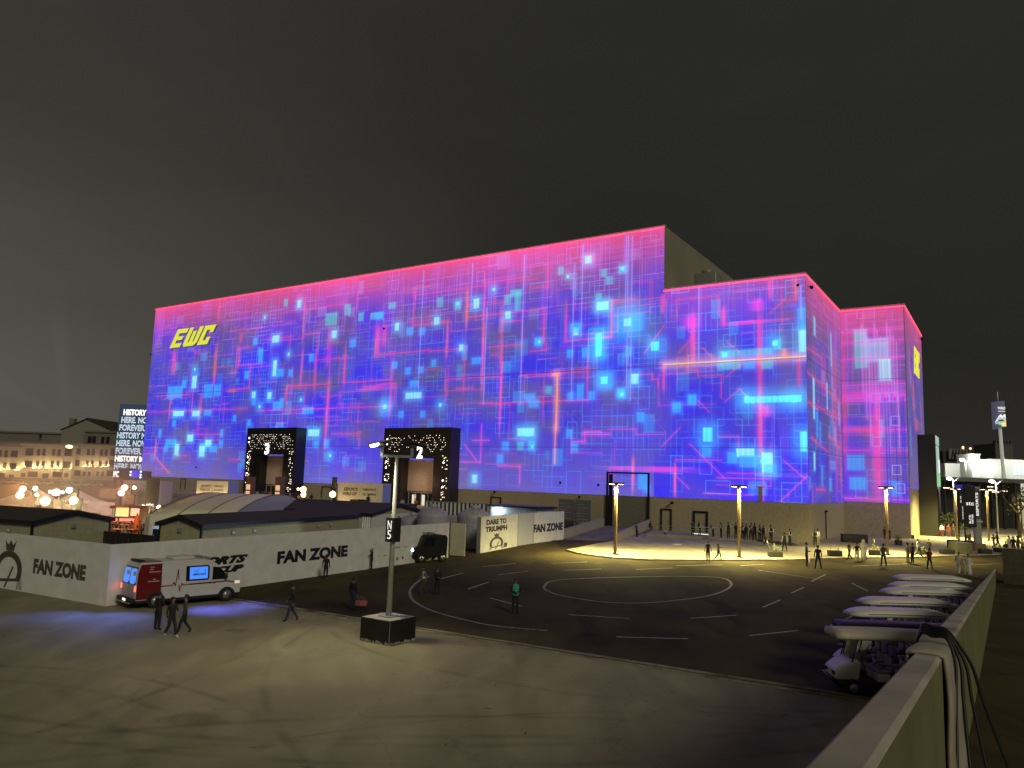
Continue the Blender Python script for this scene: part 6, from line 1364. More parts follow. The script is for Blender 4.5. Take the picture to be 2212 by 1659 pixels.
W2_ = wr([(0, 20, 1020, 1120), (68, 105, 1025, 1125), (160, 245, 1025, 1125), (50, 85, 1195, 1290), (140, 225, 1205, 1295), (0, 60, 1345, 1430), (130, 190, 1365, 1430)])
block('leftmost cream palace wing cut by the picture edge', q(-260, 0)[0], q(318, 0)[0], q(0, 985)[1], YP + 4, 30, M_stone, W2_, lights=ul([(20, 1300), (100, 1300), (250, 1302)], 420))
W3_ = wr([(1070, 1130, 1000, 1085), (1230, 1258, 1005, 1095), (1300, 1330, 1005, 1095), (1415, 1445, 1010, 1100), (1480, 1510, 1010, 1100), (1560, 1640, 1000, 1105), (1050, 1115, 1160, 1250), (1215, 1240, 1170, 1255), (1290, 1310, 1170, 1255), (1400, 1425, 1175, 1255), (1480, 1500, 1175, 1255), (1540, 1610, 1160, 1270),
          (1030, 1130, 1300, 1385), (1170, 1200, 1325, 1385), (1240, 1270, 1325, 1385), (1360, 1390, 1325, 1390), (1430, 1460, 1325, 1390), (1505, 1600, 1310, 1390)])
block('tawny palace wing between the uplit one and the screen tower', q(1047, 0)[0], q(1800, 0)[0], q(0, 960)[1], YP + 2, 30, mat('palace_tawny', (.34, .29, .22), .85, noise=.08, nscale=.1), W3_, lights=ul([(1188, 1250), (1260, 1250), (1353, 1252), (1445, 1252), (1512, 1252)], 220))
W4_ = wr([(1240, 1285, 828, 925), (1305, 1345, 828, 925), (1430, 1465, 835, 935), (1500, 1535, 835, 935)])
block('dark upper palace storey with four framed windows', q(1200, 0)[0], q(1850, 0)[0], q(0, 770)[1], YP + 5, 24, M_stoned, W4_, zb=40 * 0 + 6)
block('grey flat-roofed palace block behind the uplit wing', q(-260, 0)[0], q(1195, 0)[0], q(0, 765)[1], YP + 12, 20, M_stoned, wr([(1095, 1155, 825, 925), (560, 585, 790, 860)]), zb=6)
A = at(*q(870, 745), YP + 9); P = at(*q(1240, 590), YP + 9); B = at(*q(1650, 785), YP + 9)
T = thing('gabled_roof', 'broad pale gable with dark roof above the palace', 'roof', (A.x, A.y, 0))
MB().prism([(0, A.z - 6), (B.x - A.x, B.z - 6), (B.x - A.x, B.z), (P.x - A.x, P.z), (0, A.z)], 0, .8).build('gable_wall', mat('gable_stone', (.26, .24, .20), .85), T)
b = MB(); b.prism([(P.x - A.x - .5, P.z + .2), (P.x - A.x, P.z + .6), (B.x - A.x + .6, B.z + .5), (B.x - A.x + .6, B.z - .1)], -.6, 26); b.prism([(P.x - A.x, P.z + .2), (P.x - A.x + .01, P.z + .6), (0, A.z + .5), (-.5, A.z)], -.6, 26)
b.build('roof', M_roofd, T)
b = MB(); b.box(2, 4, 1, 3, A.z, A.z + 5); b.build('chimney', M_stoned, T)
structure(MB().slab([(-330, 255), (-140, 255), (-120, 299), (-330, 299)], .02, 1.5), 'embankment', mat('embankment_earth', (.12, .10, .07), .95, noise=.3, nscale=.2))
p = at(149.7, 964.9, 262); T = thing('road_lamp', 'single yellow road lamp in front of the palace', 'street lamp', (p.x - 1.5, p.y, 0)); MB().tube([(0, 0, 0), (0, 0, p.z - .5), (.4, 0, p.z + .2), (1.4, 0, p.z + .3)], .16, 6).build('pole', M_grey, T)
b = MB(); b.sph((1.5, 0, p.z), .95, 0, 10, (1.2, 1, .6)); b.build('lamp_head', lampmat('road_yellow', (1, .72, .25), 6), T)
# parked cars far away
def car_far(name='parked_car'):
    T = thing('parked_car', '', 'car', (0, 0, -50)); b = MB()
    b.prism([(-2.2, .35), (2.2, .35), (2.25, .75), (1.9, .9), (1.1, 1.0), (.6, 1.42), (-.9, 1.45), (-1.5, 1.0), (-2.2, .9)], -.85, .85); b.build('body', mat('car_paint', (.35, .33, .30), .25, .3), T)
    MB().prism([(.95, 1.02), (.55, 1.38), (-.85, 1.40), (-1.35, 1.02)], -.87, .87).build('window_band', M_glass, T)
    for x in (-1.4, 1.4):
        for y in (-.8, .8): MB().tube([(x, y - .12, .33), (x, y + .12, .33)], .34, 12).build('wheel', M_tyre, T)
    for y in (-.6, .6): MB().box(2.2, 2.27, y - .15, y + .15, .6, .75).build('headlight', M_white, T)
    return T
car0 = car_far(); first = True
for x, rz, lab in ((20, 180, 'leftmost parked car in the far row before the palace'), (38, 10, 'second car from the left in the far row'), (92, 0, 'parked car left of the fountain-like glow in the far row'), (104, 180, 'parked car in the middle of the far row'), (150, 0, 'parked car below the yellow road lamp'), (168, 180, 'pale parked car third from the right in the far row'), (188, 5, 'parked car second from the right in the far row'), (206, 0, 'parked car at the right end of the far row')):
    P = at(x, 1046, 252); loc = (P.x, 252, 0.0)
    if first: car0.location = loc; car0.rotation_euler = (0, 0, R(rz)); car0['label'] = lab; car0['group'] = 'cars parked before the palace'; first = False
    else: dup(car0, loc, R(rz), lab)

# ================================================================== AMBULANCE
M_vw = mat('van_white', (.62, .62, .60), .25, noise=.04); M_vr = mat('van_red', (.16, .010, .012), .3, noise=.1); M_vb = mat('van_plastic', (.012, .012, .013), .6)
M_bluew = mat('window_blue_lit', (.03, .05, .1), .3, emit=(.07, .27, 1), es=1.0)
p = g(299.7, 1320)
T = thing('ambulance', 'white and dark red ambulance van with glowing blue windows, parked before the hoarding', 'ambulance', p + Vector((-.30, .10, 0)), R(47), None, .95)
# local: x forward, right side at y=0 (towards camera), left side at y=w
W_, LV, HV = 1.85, 5.35, 2.22
def side(pts, y0, y1, b, mi=0): b.prism(pts, y0, y1, mi)
body = [(.06, .42), (.04, 1.0), (.10, 1.7), (.22, 2.12), (.40, 2.2), (3.35, 2.2), (3.75, 2.12), (4.05, 1.9), (4.45, 1.42), (5.0, 1.22), (5.28, 1.02), (5.34, .7), (5.32, .42)]
def shell(name, pts, m, x0=None):
    bm = bmesh.new(); n = len(pts); lv = []
    for y, ins in ((0.0, .06), (.07, 0), (W_ - .07, 0), (W_, .06)):
        row = []
        for x, z in pts:
            zz = z - (ins if z > 1.9 else 0); row.append(bm.verts.new((x, y + (.10 * max(0, z - 1.2) if y < 1 else -.10 * max(0, z - 1.2)), zz)))
        lv.append(row)
    for a, c in zip(lv[:-1], lv[1:]):
        for i in range(n): j = (i + 1) % n; bm.faces.new((a[i], a[j], c[j], c[i]))
    bm.faces.new(lv[0][::-1]); bm.faces.new(lv[-1]); bmesh.ops.recalc_face_normals(bm, faces=bm.faces)
    me = bpy.data.meshes.new(name); bm.to_mesh(me); bm.free(); me.materials.append(m); o = bpy.data.objects.new(name, me); COL.objects.link(o); o.parent = T; return o
bd = shell('body', body, M_vw)
yo = lambda z: .10 * max(0, z - 1.2)
def sidepoly(name, pts, m, d=.008, par=None, both=True):
    b = MB(); n = len(pts)
    vs = [(x, yo(z) - d, z) for x, z in pts] + [(x, yo(z) + .01, z) for x, z in pts]
    fs = [list(range(n)), list(range(2 * n - 1, n - 1, -1))] + [(i, n + i, n + (i + 1) % n, (i + 1) % n) for i in range(n)]
    b.add(vs, fs); o = b.build(name, m, par or T); return o
sidepoly('red_rear_panel', [(.06, .45), (.07, 1.2), (.11, 1.7), (.24, 2.08), (1.22, 2.1), (1.22, 1.2), (1.22, .55), (1.1, .45)], M_vr)
b = MB(); b.box(.35, 1.22, .1, W_ - .1, 2.201, 2.212); b.build('red_roof_panel', M_vr, T)
def rearpoly(name, pts, m, d=.01, par=None):
    rx = lambda z: (.04 + .06 * max(0, (z - 1.0) / .7)) if z < 1.7 else .10 + .12 * (z - 1.7) / .42
    b = MB(); n = len(pts); vs = [(rx(z) - d, y, z) for y, z in pts] + [(rx(z) + .02, y, z) for y, z in pts]
    fs = [list(range(n)), list(range(2 * n - 1, n - 1, -1))] + [(i, n + i, n + (i + 1) % n, (i + 1) % n) for i in range(n)]
    b.add(vs, fs); return b.build(name, m, par or T)
rearpoly('rear_window_surround', [(.16, 1.12), (W_ - .16, 1.12), (W_ - .22, 1.95), (.22, 1.95)], M_glass)
for y0, y1 in ((.22, .86), (.99, 1.63)):
    c = .1; rearpoly('rear_window', [(y0 + c, 1.17), (y1 - c, 1.17), (y1, 1.27), (y1 - .01, 1.75), (y1 - c, 1.86), (y0 + c, 1.86), (y0 + .01, 1.75), (y0, 1.27)], M_bluew, .016)
rearpoly('tail_lamp', [(.03, .86), (.17, .82), (.2, .98), (.12, 1.12), (.04, 1.08)], lampmat('tail_red', (1, .07, .03), 2.6), .02)
rearpoly('tail_lamp', [(W_ - .13, .86), (W_ - .03, .86), (W_ - .03, 1.08), (W_ - .1, 1.08)], L_red, .02)
rearpoly('lower_rear_door', [(.2, .52), (W_ - .2, .52), (W_ - .18, 1.08), (.18, 1.08)], mat('van_silver', (.42, .42, .42), .4, .2), .012)
b = MB(); b.box(-.14, .1, .02, W_ - .02, .30, .52, bev=.04); b.build('rear_bumper', M_vb, T)
b = MB(); b.box(-.22, -.08, .1, W_ - .1, .30, .34); b.build('rear_step', M_galv, T)
b = MB(); b.box(-.16, -.142, .68, 1.0, .38, .48); b.build('number_plate', lampmat('plate_lit', (1, .95, .6), 1.6), T)
b = MB(); b.box(.1, 5.2, .02, W_ - .02, .28, .46); b.build('sill', M_vb, T)
sidepoly('side_window_frame', [(2.42, 1.18), (3.55, 1.18), (3.62, 1.26), (3.62, 1.84), (3.54, 1.90), (2.42, 1.90)], M_glass, .01)
sw_ = sidepoly('side_window', [(2.60, 1.25), (3.53, 1.25), (3.53, 1.83), (2.60, 1.83)], M_bluew, .016)
txm = mat('ambulance_text', (.01, .02, .25), .6)
t_ = text('AMBULANCE', 'lettering', sw_, txm, (2.74, yo(1.45) - .024, 1.42), .12, .68, bold=.03)
b = MB()                                            # the Arabic word over it, drawn as strokes (right to left)
for pts in ([(3.40, 1.60), (3.40, 1.75)], [(3.37, 1.57), (3.43, 1.57)], [(3.34, 1.66), (3.34, 1.61), (3.29, 1.61), (3.29, 1.66), (3.29, 1.61), (3.24, 1.61), (3.24, 1.66), (3.24, 1.61), (3.16, 1.61), (3.13, 1.68), (3.19, 1.68), (3.16, 1.61), (3.04, 1.61)], [(3.04, 1.61), (3.04, 1.75)], [(2.98, 1.61), (2.84, 1.61), (2.80, 1.65)], [(2.98, 1.61), (2.98, 1.67), (2.93, 1.67), (2.93, 1.62)]):
    b.tube([(x, yo(1.65) - .024, z) for x, z in pts], .010, 5)
b.tube([(2.95, yo(1.7) - .024, 1.71), (2.95, yo(1.7) - .024, 1.73)], .012, 5); b.build('arabic_lettering', txm, sw_)
# heartbeat line and stripe
hb = [(1.2, 1.02), (1.75, 1.02), (1.82, 1.18), (1.9, .98), (2.02, 1.78), (2.12, .72), (2.22, 1.1), (2.3, .98), (2.4, 1.02), (2.6, 1.02)]
b = MB()
for (x0, z0), (x1, z1) in zip(hb[:-1], hb[1:]):
    d = Vector((x1 - x0, z1 - z0)).normalized(); q = Vector((-d.y, d.x)) * .022
    P = [(x0 - q.x, z0 - q.y), (x1 - q.x, z1 - q.y), (x1 + q.x, z1 + q.y), (x0 + q.x, z0 + q.y)]
    b.add([(x, yo(z) - .012, z) for x, z in P], [(0, 1, 2, 3)])
P = [(2.6, .985), (3.7, 1.0), (4.6, 1.02), (5.0, .93), (5.0, .98), (4.6, 1.07), (3.7, 1.06), (2.6, 1.045)]
b.add([(x, yo(z) - .012, z) for x, z in P], [tuple(range(8))]); b.build('heartbeat_stripe', M_vr, T)
for k, (x0, x1, z) in enumerate(((.65, .85, 1.92), (.65, .8, 1.82), (.6, 1.15, 1.70), (.8, .95, 1.35), (.55, 1.1, 1.26))): sidepoly('small_print', [(x0, z), (x1, z), (x1, z + .05), (x0, z + .05)], mat('print_pink', (.42, .30, .28), .6), .012)
sidepoly('cab_window', [(3.78, 1.16), (4.50, 1.16), (4.60, 1.22), (4.52, 1.32), (4.18, 1.76), (3.80, 1.80)], M_glass, .012)
b = MB(); b.add([(4.06, .12, 1.86), (4.06, W_ - .12, 1.86), (4.47, W_ - .06, 1.40), (4.47, .06, 1.40)], [(0, 1, 2, 3)]); b.v = [(x + .03, y, z + .02) for x, y, z in b.v]; b.build('windscreen', M_glass, T)
b = MB(); b.box(4.35, 4.5, -.22, -.03, 1.2, 1.45, bev=.03); b.build('wing_mirror', M_vb, T)
b = MB(); b.box(5.0, 5.30, -.012, .25, .88, 1.03, bev=.03); b.build('headlight', lampmat('van_headlight', (1, .8, .5), .5), T)
b = MB(); b.box(5.0, 5.30, W_ - .25, W_ + .012, .88, 1.03, bev=.03); b.build('headlight', MATS['van_headlight'], T)
b = MB(); b.box(5.2, 5.42, .03, W_ - .03, .3, .62, bev=.05); b.build('front_bumper', M_vb, T)
b = MB(); b.box(1.9, 3.0, .45, W_ - .45, 2.2, 2.34, bev=.04); b.build('roof_air_unit', M_vw, T)
b = MB(); b.box(3.3, 3.75, .25, W_ - .25, 2.13, 2.27, bev=.05); b.build('roof_light_bar', M_grey, T)
b = MB(); b.box(.25, .5, .3, W_ - .3, 2.18, 2.26, bev=.03); b.build('rear_light_bar', M_vb, T)
b = MB(); b.box(3.62, 3.72, -.02, -.002, .98, 1.02); b.box(3.85, 3.95, -.02, -.002, .98, 1.02); b.build('door_handle', M_vb, T)
for x in (1.0, 4.6):
    MB().prism([(x + .47 * math.cos(t), .28 + .47 * math.sin(t)) for t in [math.pi * k / 12 for k in range(13)]], -.02, .12).build('wheel_arch', M_vb if x > 2 else M_vb, T)
    for y in (.0, W_ - .22):
        wt = MB().tube([(x, y - .03, .36), (x, y + .2, .36)], .36, 20).build('wheel', M_tyre, T)
        MB().lathe([(.001, 0), (.10, 0), (.21, -.01), (.235, .03), (.001, .03)], 18, T=Matrix.Translation((x, y - .035 if y < 1 else y + .21, .36)) @ Matrix.Rotation(R(90), 4, 'X')).build('rim', M_rim, wt)
TI = (Matrix.Translation(T.location) @ Matrix.Rotation(T.rotation_euler.z, 4, 'Z') @ Matrix.Scale(.95, 4)).inverted()
def aim(name, frm, to, pw, col, ang_):
    a = TI @ Vector(frm); b = TI @ Vector(to); o = plight(name, T, a, pw, col, 'SPOT', .12, ang_, (b - a).to_track_quat('-Z', 'Y').to_euler(), 1.0)
gp_ = T.location  # added blue spots without fixtures, laying blue pools on the ground
q = g(235, 1340); aim('blue_pool_light', (gp_.x - .3, gp_.y - .2, 2.6), q, 560, (.12, .2, 1), 84)
q = g(110, 1332); aim('blue_pool_light', (gp_.x - .5, gp_.y + .2, 2.6), q, 700, (.12, .2, 1), 50)
q = g(470, 1318); aim('blue_pool_light', (gp_.x + 2.6, gp_.y + .8, 2.6), q, 900, (.10, .12, 1), 74)
q = g(560, 1306); aim('blue_pool_light', (gp_.x + 3.6, gp_.y + 1.6, 2.6), q, 500, (.10, .12, 1), 60)
plight('red_tail_light', T, (-.5, 1.9, .9), 2.5, (1, .08, .06), 'POINT', .1)

# ================================================================== BLACK UTILITY CART NEAR THE HOARDING
p = g(920, 1213); T = thing('utility_vehicle', 'boxy black utility vehicle with lit headlights and roof rack near the hoarding', 'vehicle', p, R(180 + 38), None, 1.12)
bp2 = [(-1.25, .35), (1.3, .35), (1.36, .75), (1.25, .98), (.85, 1.08), (.5, 1.72), (.3, 1.8), (-1.15, 1.8), (-1.3, 1.6)]
b = MB(); b.prism(bp2, -.66, .66); o = b.build('body', M_blackb, T); bv = o.modifiers.new('b', 'BEVEL'); bv.width = .07; bv.segments = 3
for s in (-1, 1): MB().prism([(.72, 1.1), (.42, 1.65), (-.2, 1.68), (-.2, 1.1)], s * .665 - .01, s * .665 + .01).build('side_window', M_glass, T)
MB().add([(.88, -.56, 1.1), (.88, .56, 1.1), (.56, .54, 1.66), (.56, -.54, 1.66)], [(0, 1, 2, 3)]).build('windscreen', M_glass, T)
for s in (-1, 1):
    b = MB(); b.sph((1.32, s * .42, .82), .085, 0, 10); b.build('headlight', L_cool, T)
    plight('headlight_beam', T, (1.5, s * .42, .85), 620, (.72, .95, 1), 'SPOT', .06, 70, (R(90), 0, R(-90 - 30)), .5)
    for x in (-.85, .85):
        wt = MB().tube([(x, s * .68 - .09, .3), (x, s * .68 + .09, .3)], .3, 16).build('wheel', M_tyre, T)
        MB().lathe([(.001, 0), (.18, 0), (.17, .03), (.001, .03)], 14, T=Matrix.Translation((x, s * .77, .3)) @ Matrix.Rotation(R(90 if s < 0 else -90), 4, 'X')).build('rim', M_rim, wt)
b = MB(); b.tube([(-.3, -.5, 1.93), (.3, -.5, 1.93), (.3, .5, 1.93), (-.3, .5, 1.93), (-.3, -.5, 1.93)], .025, 6); b.tube([(-.3, 0, 1.93), (.3, 0, 1.93)], .025, 6)
for x in (-.3, .3):
    for y in (-.5, .5): b.tube([(x, y, 1.8), (x, y, 1.93)], .025, 6)
b.build('roof_rack', M_blackb, T)
MB().box(1.3, 1.42, -.6, .6, .38, .55, bev=.03).build('front_bumper', M_blackb, T)

# ================================================================== GOLF CARTS
M_cart = mat('cart_white', (.72, .70, .62), .3, noise=.05); M_seat = mat('cart_seat', (.36, .34, .36), .6, noise=.1); M_cartb = mat('cart_black', (.015, .014, .017), .5)
def golf_cart(label, roofm, cowlm, style):
    T = thing('golf_cart', label, 'golf cart', (0, 0, 0), 0, 'golf carts parked side by side below the wall')
    # front faces -x; roof 4 m long
    b = MB(); b.box(.1, 3.75, -.55, .55, .30, .44, bev=.03); b.build('chassis', M_cartb, T)
    cw = MB(); cw.prism([(-.12, .45), (.62, .45), (.72, 1.0), (.55, 1.1), (.12, .92), (-.10, .74)], -.52, .52); o = cw.build('front_cowl', cowlm, T); m_ = o.modifiers.new('b', 'BEVEL'); m_.width = .08; m_.segments = 3
    for s in (-1, 1):
        MB().box(-.135, -.10, s * .33 - .12, s * .33 + .12, .58, .70, bev=.01).build('headlight', M_glass, T)
        MB().tube([(.42, s * .5, 1.0), (.62, s * .5, 1.75)], .022, 6).build('roof_post', M_cartb, T)
        MB().tube([(3.35, s * .5, .8), (3.2, s * .5, 1.75)], .022, 6).build('roof_post', M_cartb, T)
        for x in (.42, 3.25):
            wt = MB().tube([(x, s * .52 - .1, .25), (x, s * .52 + .1, .25)], .25, 16).build('wheel', M_tyre, T)
            MB().lathe([(.001, 0), (.14, 0), (.13, .03), (.001, .03)], 12, T=Matrix.Translation((x, s * .62, .25)) @ Matrix.Rotation(R(90 if s < 0 else -90), 4, 'X')).build('rim', M_rim, wt)
    MB().box(-.22, -.12, -.5, .5, .40, .52, bev=.02).build('bumper', M_cartb, T)
    MB().add([(.46, -.48, 1.06), (.46, .48, 1.06), (.64, .48, 1.72), (.64, -.48, 1.72)], [(0, 1, 2, 3)]).build('windscreen', mat('clear_screen', (.05, .05, .06), .05), T)
    b = MB(); b.tube([(.62, -.25, .95), (.85, -.25, 1.1)], .02, 6); b.lathe([(.15, -.012), (.17, 0), (.15, .012), (.13, 0), (.15, -.012)], 16, T=Matrix.Translation((.86, -.25, 1.12)) @ Matrix.Rotation(R(-55), 4, 'Y')); b.build('steering_wheel', M_cartb, T)
    for x in (1.15, 2.05, 2.95):
        for s in (-.27, .27):
            st = MB().box(x, x + .46, s - .23, s + .23, .70, .82, bev=.05).build('seat', M_seat, T)
            MB().box(x + .06, x + .44, s - .2, s + .2, .42, .69, bev=.03).build('seat_base', cowlm, st)
            MB().box(x + .40, x + .50, s - .22, s + .22, .80, 1.22, bev=.045).build('backrest', M_seat, st)
            MB().tube([(x + .1, s - .25, .84), (x + .25, s - .25, .95), (x + .44, s - .25, .95)], .016, 6).build('armrest', M_cartb, st)
    # roof
    n = 14; L = 4.0; hw = .66; vs = []; prof = []
    for k in range(n + 1):
        t = k / n; e = min(t, 1 - t) / (.16 if style else .05); w_ = hw * (1 - .42 * (1 - min(1, e)) ** 2 if style else 1); th = (.045 + .075 * min(1, e) ** .6) if style else .12; z = 1.80 + (.03 * math.sin(math.pi * t))
        prof.append((t * L - .05, w_, th, z + (-.06 * (1 - min(1, e)) if style else 0)))
    for x, w_, th, z in prof: vs += [(x, -w_, z - th * .5), (x, -w_ * .96, z + th * .3), (x, -w_ * .75, z + th), (x, w_ * .75, z + th), (x, w_ * .96, z + th * .3), (x, w_, z - th * .5), (x, w_ * .9, z - th), (x, -w_ * .9, z - th)]
    fs = [(i * 8 + k, i * 8 + (k + 1) % 8, (i + 1) * 8 + (k + 1) % 8, (i + 1) * 8 + k) for i in range(n) for k in range(8)] + [tuple(range(8))[::-1], tuple(range(n * 8, n * 8 + 8))]
    rb = MB(); rb.add(vs, fs, 0, True); rf = rb.build('roof', roofm, T)
    if style:
        for s in (-1, 1):
            g_ = MB(); g_.tube([(x, s * w_ * .985, z + th * .05) for x, w_, th, z in prof[2:-2]], .014, 5); g_.build('gutter_line', M_cartb, rf)
    return T
kA = golf_cart('nearest golf cart, cream flat-edged roof, white front and grey seats in plain view', mat('cart_roof_cream', (.62, .56, .42), .6), M_cart, 0)
kB = golf_cart('golf cart with a black roof, second from the camera, only its roof showing', M_cartb, M_cart, 0)
kC = golf_cart('third golf cart from the camera, first of those with pointed white roofs', mat('cart_roof_white', (.80, .77, .68), .35, noise=.05), M_cart, 1)
def cart_at(x, y): q = g(x, y, 1.80); return Vector((q.x + .02, q.y, 0))
spots = [(1797, 1366), (1813, 1350), (1830, 1321), (1857.6, 1297), (1907.4, 1276), (1925.8, 1263), (1933, 1246.5)]
kA.location = cart_at(*spots[0]); kB.location = cart_at(*spots[1]); kC.location = cart_at(*spots[2])
kA.rotation_euler = (0, 0, R(-4)); kB.rotation_euler = (0, 0, R(-4)); kC.rotation_euler = (0, 0, R(0))
for (sx_, sy_), lab, rz in zip(spots[3:], ('fourth golf cart from the camera, white pointed roof, its front far to the left', 'fifth golf cart from the camera, white pointed roof set back to the right', 'sixth golf cart from the camera, last but one in the row', 'farthest golf cart of the row, just in front of the robed walkers'), (0, 1, 1, 0)):
    dup(kC, cart_at(sx_, sy_), R(rz), lab)

# ================================================================== RAMP PARAPET AND DECK AT THE RIGHT
RV = ray(2160, 1218).normalized()                  # direction of the ramp, down and away
RH = Vector((RV.x, RV.y, 0)).normalized(); RLt = Vector((RH.y, -RH.x, 0)); SL = RV.z / math.hypot(RV.x, RV.y)
def rp_(x, y, b_):                                  # pixel -> point on the ramp-parallel plane b_ below the camera: (along, lateral)
    d = ray(x, y); # z = CAM_H - b_ + SL * along
    al = Vector((d.x, d.y, 0)).dot(RH); t = -b_ / (d.z - SL * al); p = Vector((0, 0, CAM_H)) + d * t
    return p.dot(RH), p.dot(RLt)
bt = .56
lat_l = np.mean([rp_(1756.9, 1658.9, bt)[1], rp_(1895.7, 1475, bt)[1], rp_(1980.8, 1378.7, bt)[1]]); lat_r = np.mean([rp_(1932.6, 1659, bt)[1], rp_(2031.7, 1429.7, bt)[1], rp_(2119.6, 1271, bt)[1]])
def RP(al, lat, b_): return Vector((RH.x * al + RLt.x * lat, RH.y * al + RLt.y * lat, CAM_H - b_ + SL * al))
AL = (CAM_H - bt) / -SL                             # where the wall top meets the ground
def ramp_prism(mb, a0, a1, l0, l1, b0, bfun):
    P = [RP(a0, l0, b0), RP(a0, l1, b0), RP(a1, l1, b0), RP(a1, l0, b0)]; Q = [Vector((p.x, p.y, bfun(p))) for p in P]
    mb.add(P + Q, [(0, 1, 2, 3), (4, 7, 6, 5), (0, 4, 5, 1), (1, 5, 6, 2), (2, 6, 7, 3), (3, 7, 4, 0)])
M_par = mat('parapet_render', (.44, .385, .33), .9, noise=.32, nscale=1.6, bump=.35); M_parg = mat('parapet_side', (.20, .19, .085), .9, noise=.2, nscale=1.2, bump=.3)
T = thing('parapet_wall', 'thick concrete parapet wall sloping down beside the ramp at the right', 'wall', (0, 0, 0))
b = MB(); n = 22; a0 = -2.0; pr = random.Random(2); pts_l = []; pts_r = []
for k in range(n + 1):
    a = a0 + (AL - .2 - a0) * (k / n) ** 1.7; pts_l.append((a, lat_l + pr.uniform(-.006, .006))); pts_r.append((a, lat_r))
vs = []
for (al_, l1), (_, l2) in zip(pts_l, pts_r):
    tp = RP(al_, l1, bt); tq_ = RP(al_, l2, bt); lo = tp.copy(); lo.z = max(-.0, 0) - .05; lo2 = tq_.copy(); lo2.z = -.05
    vs += [lo, Vector((tp.x, tp.y, tp.z - .03)), tp + RLt * .03, tq_ - RLt * .02, Vector((tq_.x, tq_.y, tq_.z - .02)), lo2]
fs = [(i * 6 + k, i * 6 + k + 1, (i + 1) * 6 + k + 1, (i + 1) * 6 + k) for i in range(n) for k in range(5)] + [(0, 1, 2, 3, 4, 5)[::-1], tuple(range(n * 6, n * 6 + 6))]
mi = []
b.add(vs, fs); 
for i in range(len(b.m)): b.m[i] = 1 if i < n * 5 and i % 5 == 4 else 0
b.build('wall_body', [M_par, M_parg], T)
b = MB()
for al_ in (7.5, 13.5, 21, 30): 
    P = [RP(al_, lat_l - .004, bt - .003), RP(al_, lat_r + .004, bt - .003), RP(al_ + .025, lat_r + .004, bt - .003), RP(al_ + .025, lat_l - .004, bt - .003)]
    b.add(P, [(0, 1, 2, 3)])
b.build('joint_line', mat('joint_dark', (.06, .05, .045), .9), T)['kind'] = 'stuff'
# deck to the right: camera height above it 1.62
bd_ = 1.62; AD = (CAM_H - bd_) / -SL
mb = MB(); P = [RP(-4, lat_r - .02, bd_), RP(-4, 9, bd_), RP(AD - .1, 9, bd_), RP(AD - .1, lat_r - .02, bd_)]; Q = [Vector((p.x, p.y, -.02)) for p in P]
mb.add(P + Q, [(0, 1, 2, 3), (4, 7, 6, 5), (0, 4, 5, 1), (1, 5, 6, 2), (2, 6, 7, 3), (3, 7, 4, 0)]); structure(mb, 'ramp_deck', G_deck)
# end block of the parapet seen beside the crowd
q = g(2172, 1262); T = thing('end_pier', 'short dark wall pier where the ramp meets the road', 'pier', (q.x, q.y, 0), HROT)
hz_ = at(2172, 1185, q.y).z; MB().box(-.1, 9, 0, .35, 0, hz_, bev=.02).build('pier_body', mat('pier_dark', (.13, .11, .07), .9, noise=.2), T); MB().box(-.14, 9.04, -.04, .39, hz_ + .001, hz_ + .05).build('coping', M_par, T)
# cloth pad over the wall, with cables
def wallprof(al_, off, drop_l, drop_r):
    """points across the wall section: up the left side, over the top, down the right side, off metres proud"""
    P = []
    tl = RP(al_, lat_l - off, bt); tr_ = RP(al_, lat_r + off, bt)
    for k in range(4): P.append(Vector((tl.x, tl.y, tl.z - drop_l * (1 - k / 3))))
    for k in range(7):
        f = k / 6; lat = lat_l - off + (lat_r - lat_l + 2 * off) * f; e = 1 - abs(2 * f - 1) ** 4; P.append(RP(al_, lat, bt - off * e))
    for k in range(1, 9): P.append(Vector((tr_.x, tr_.y, tr_.z)) + RLt * (.012 * math.sin(k * .9) + .004 * k) + Vector((0, 0, -drop_r * k / 8)))
    return P
a_near = rp_(1950, 1408, bt)[0]; a_far = rp_(2010, 1372, bt)[0]
b = MB(); rows_ = []; N = 12
for j in range(N + 1):
    f = j / N; al_ = a_near + (a_far - a_near) * f
    rows_.append(wallprof(al_, .022 + .010 * math.sin(f * 9), .25 + .05 * math.sin(f * 7), .92 + .05 * math.sin(f * 11 + 1)))
m_ = len(rows_[0]); b.add([p for r in rows_ for p in r], [(j * m_ + k, j * m_ + k + 1, (j + 1) * m_ + k + 1, (j + 1) * m_ + k) for j in range(N) for k in range(m_ - 1)], 0, True)
o = b.build('cloth_pad', mat('cloth_pad', (.40, .36, .28), .9, noise=.12, nscale=5, bump=.3)); md = o.modifiers.new('t', 'SOLIDIFY'); md.thickness = .02; tag(o, 'pale folded cloth draped over the parapet under the black cables', 'cloth')
am = (a_near + a_far) / 2
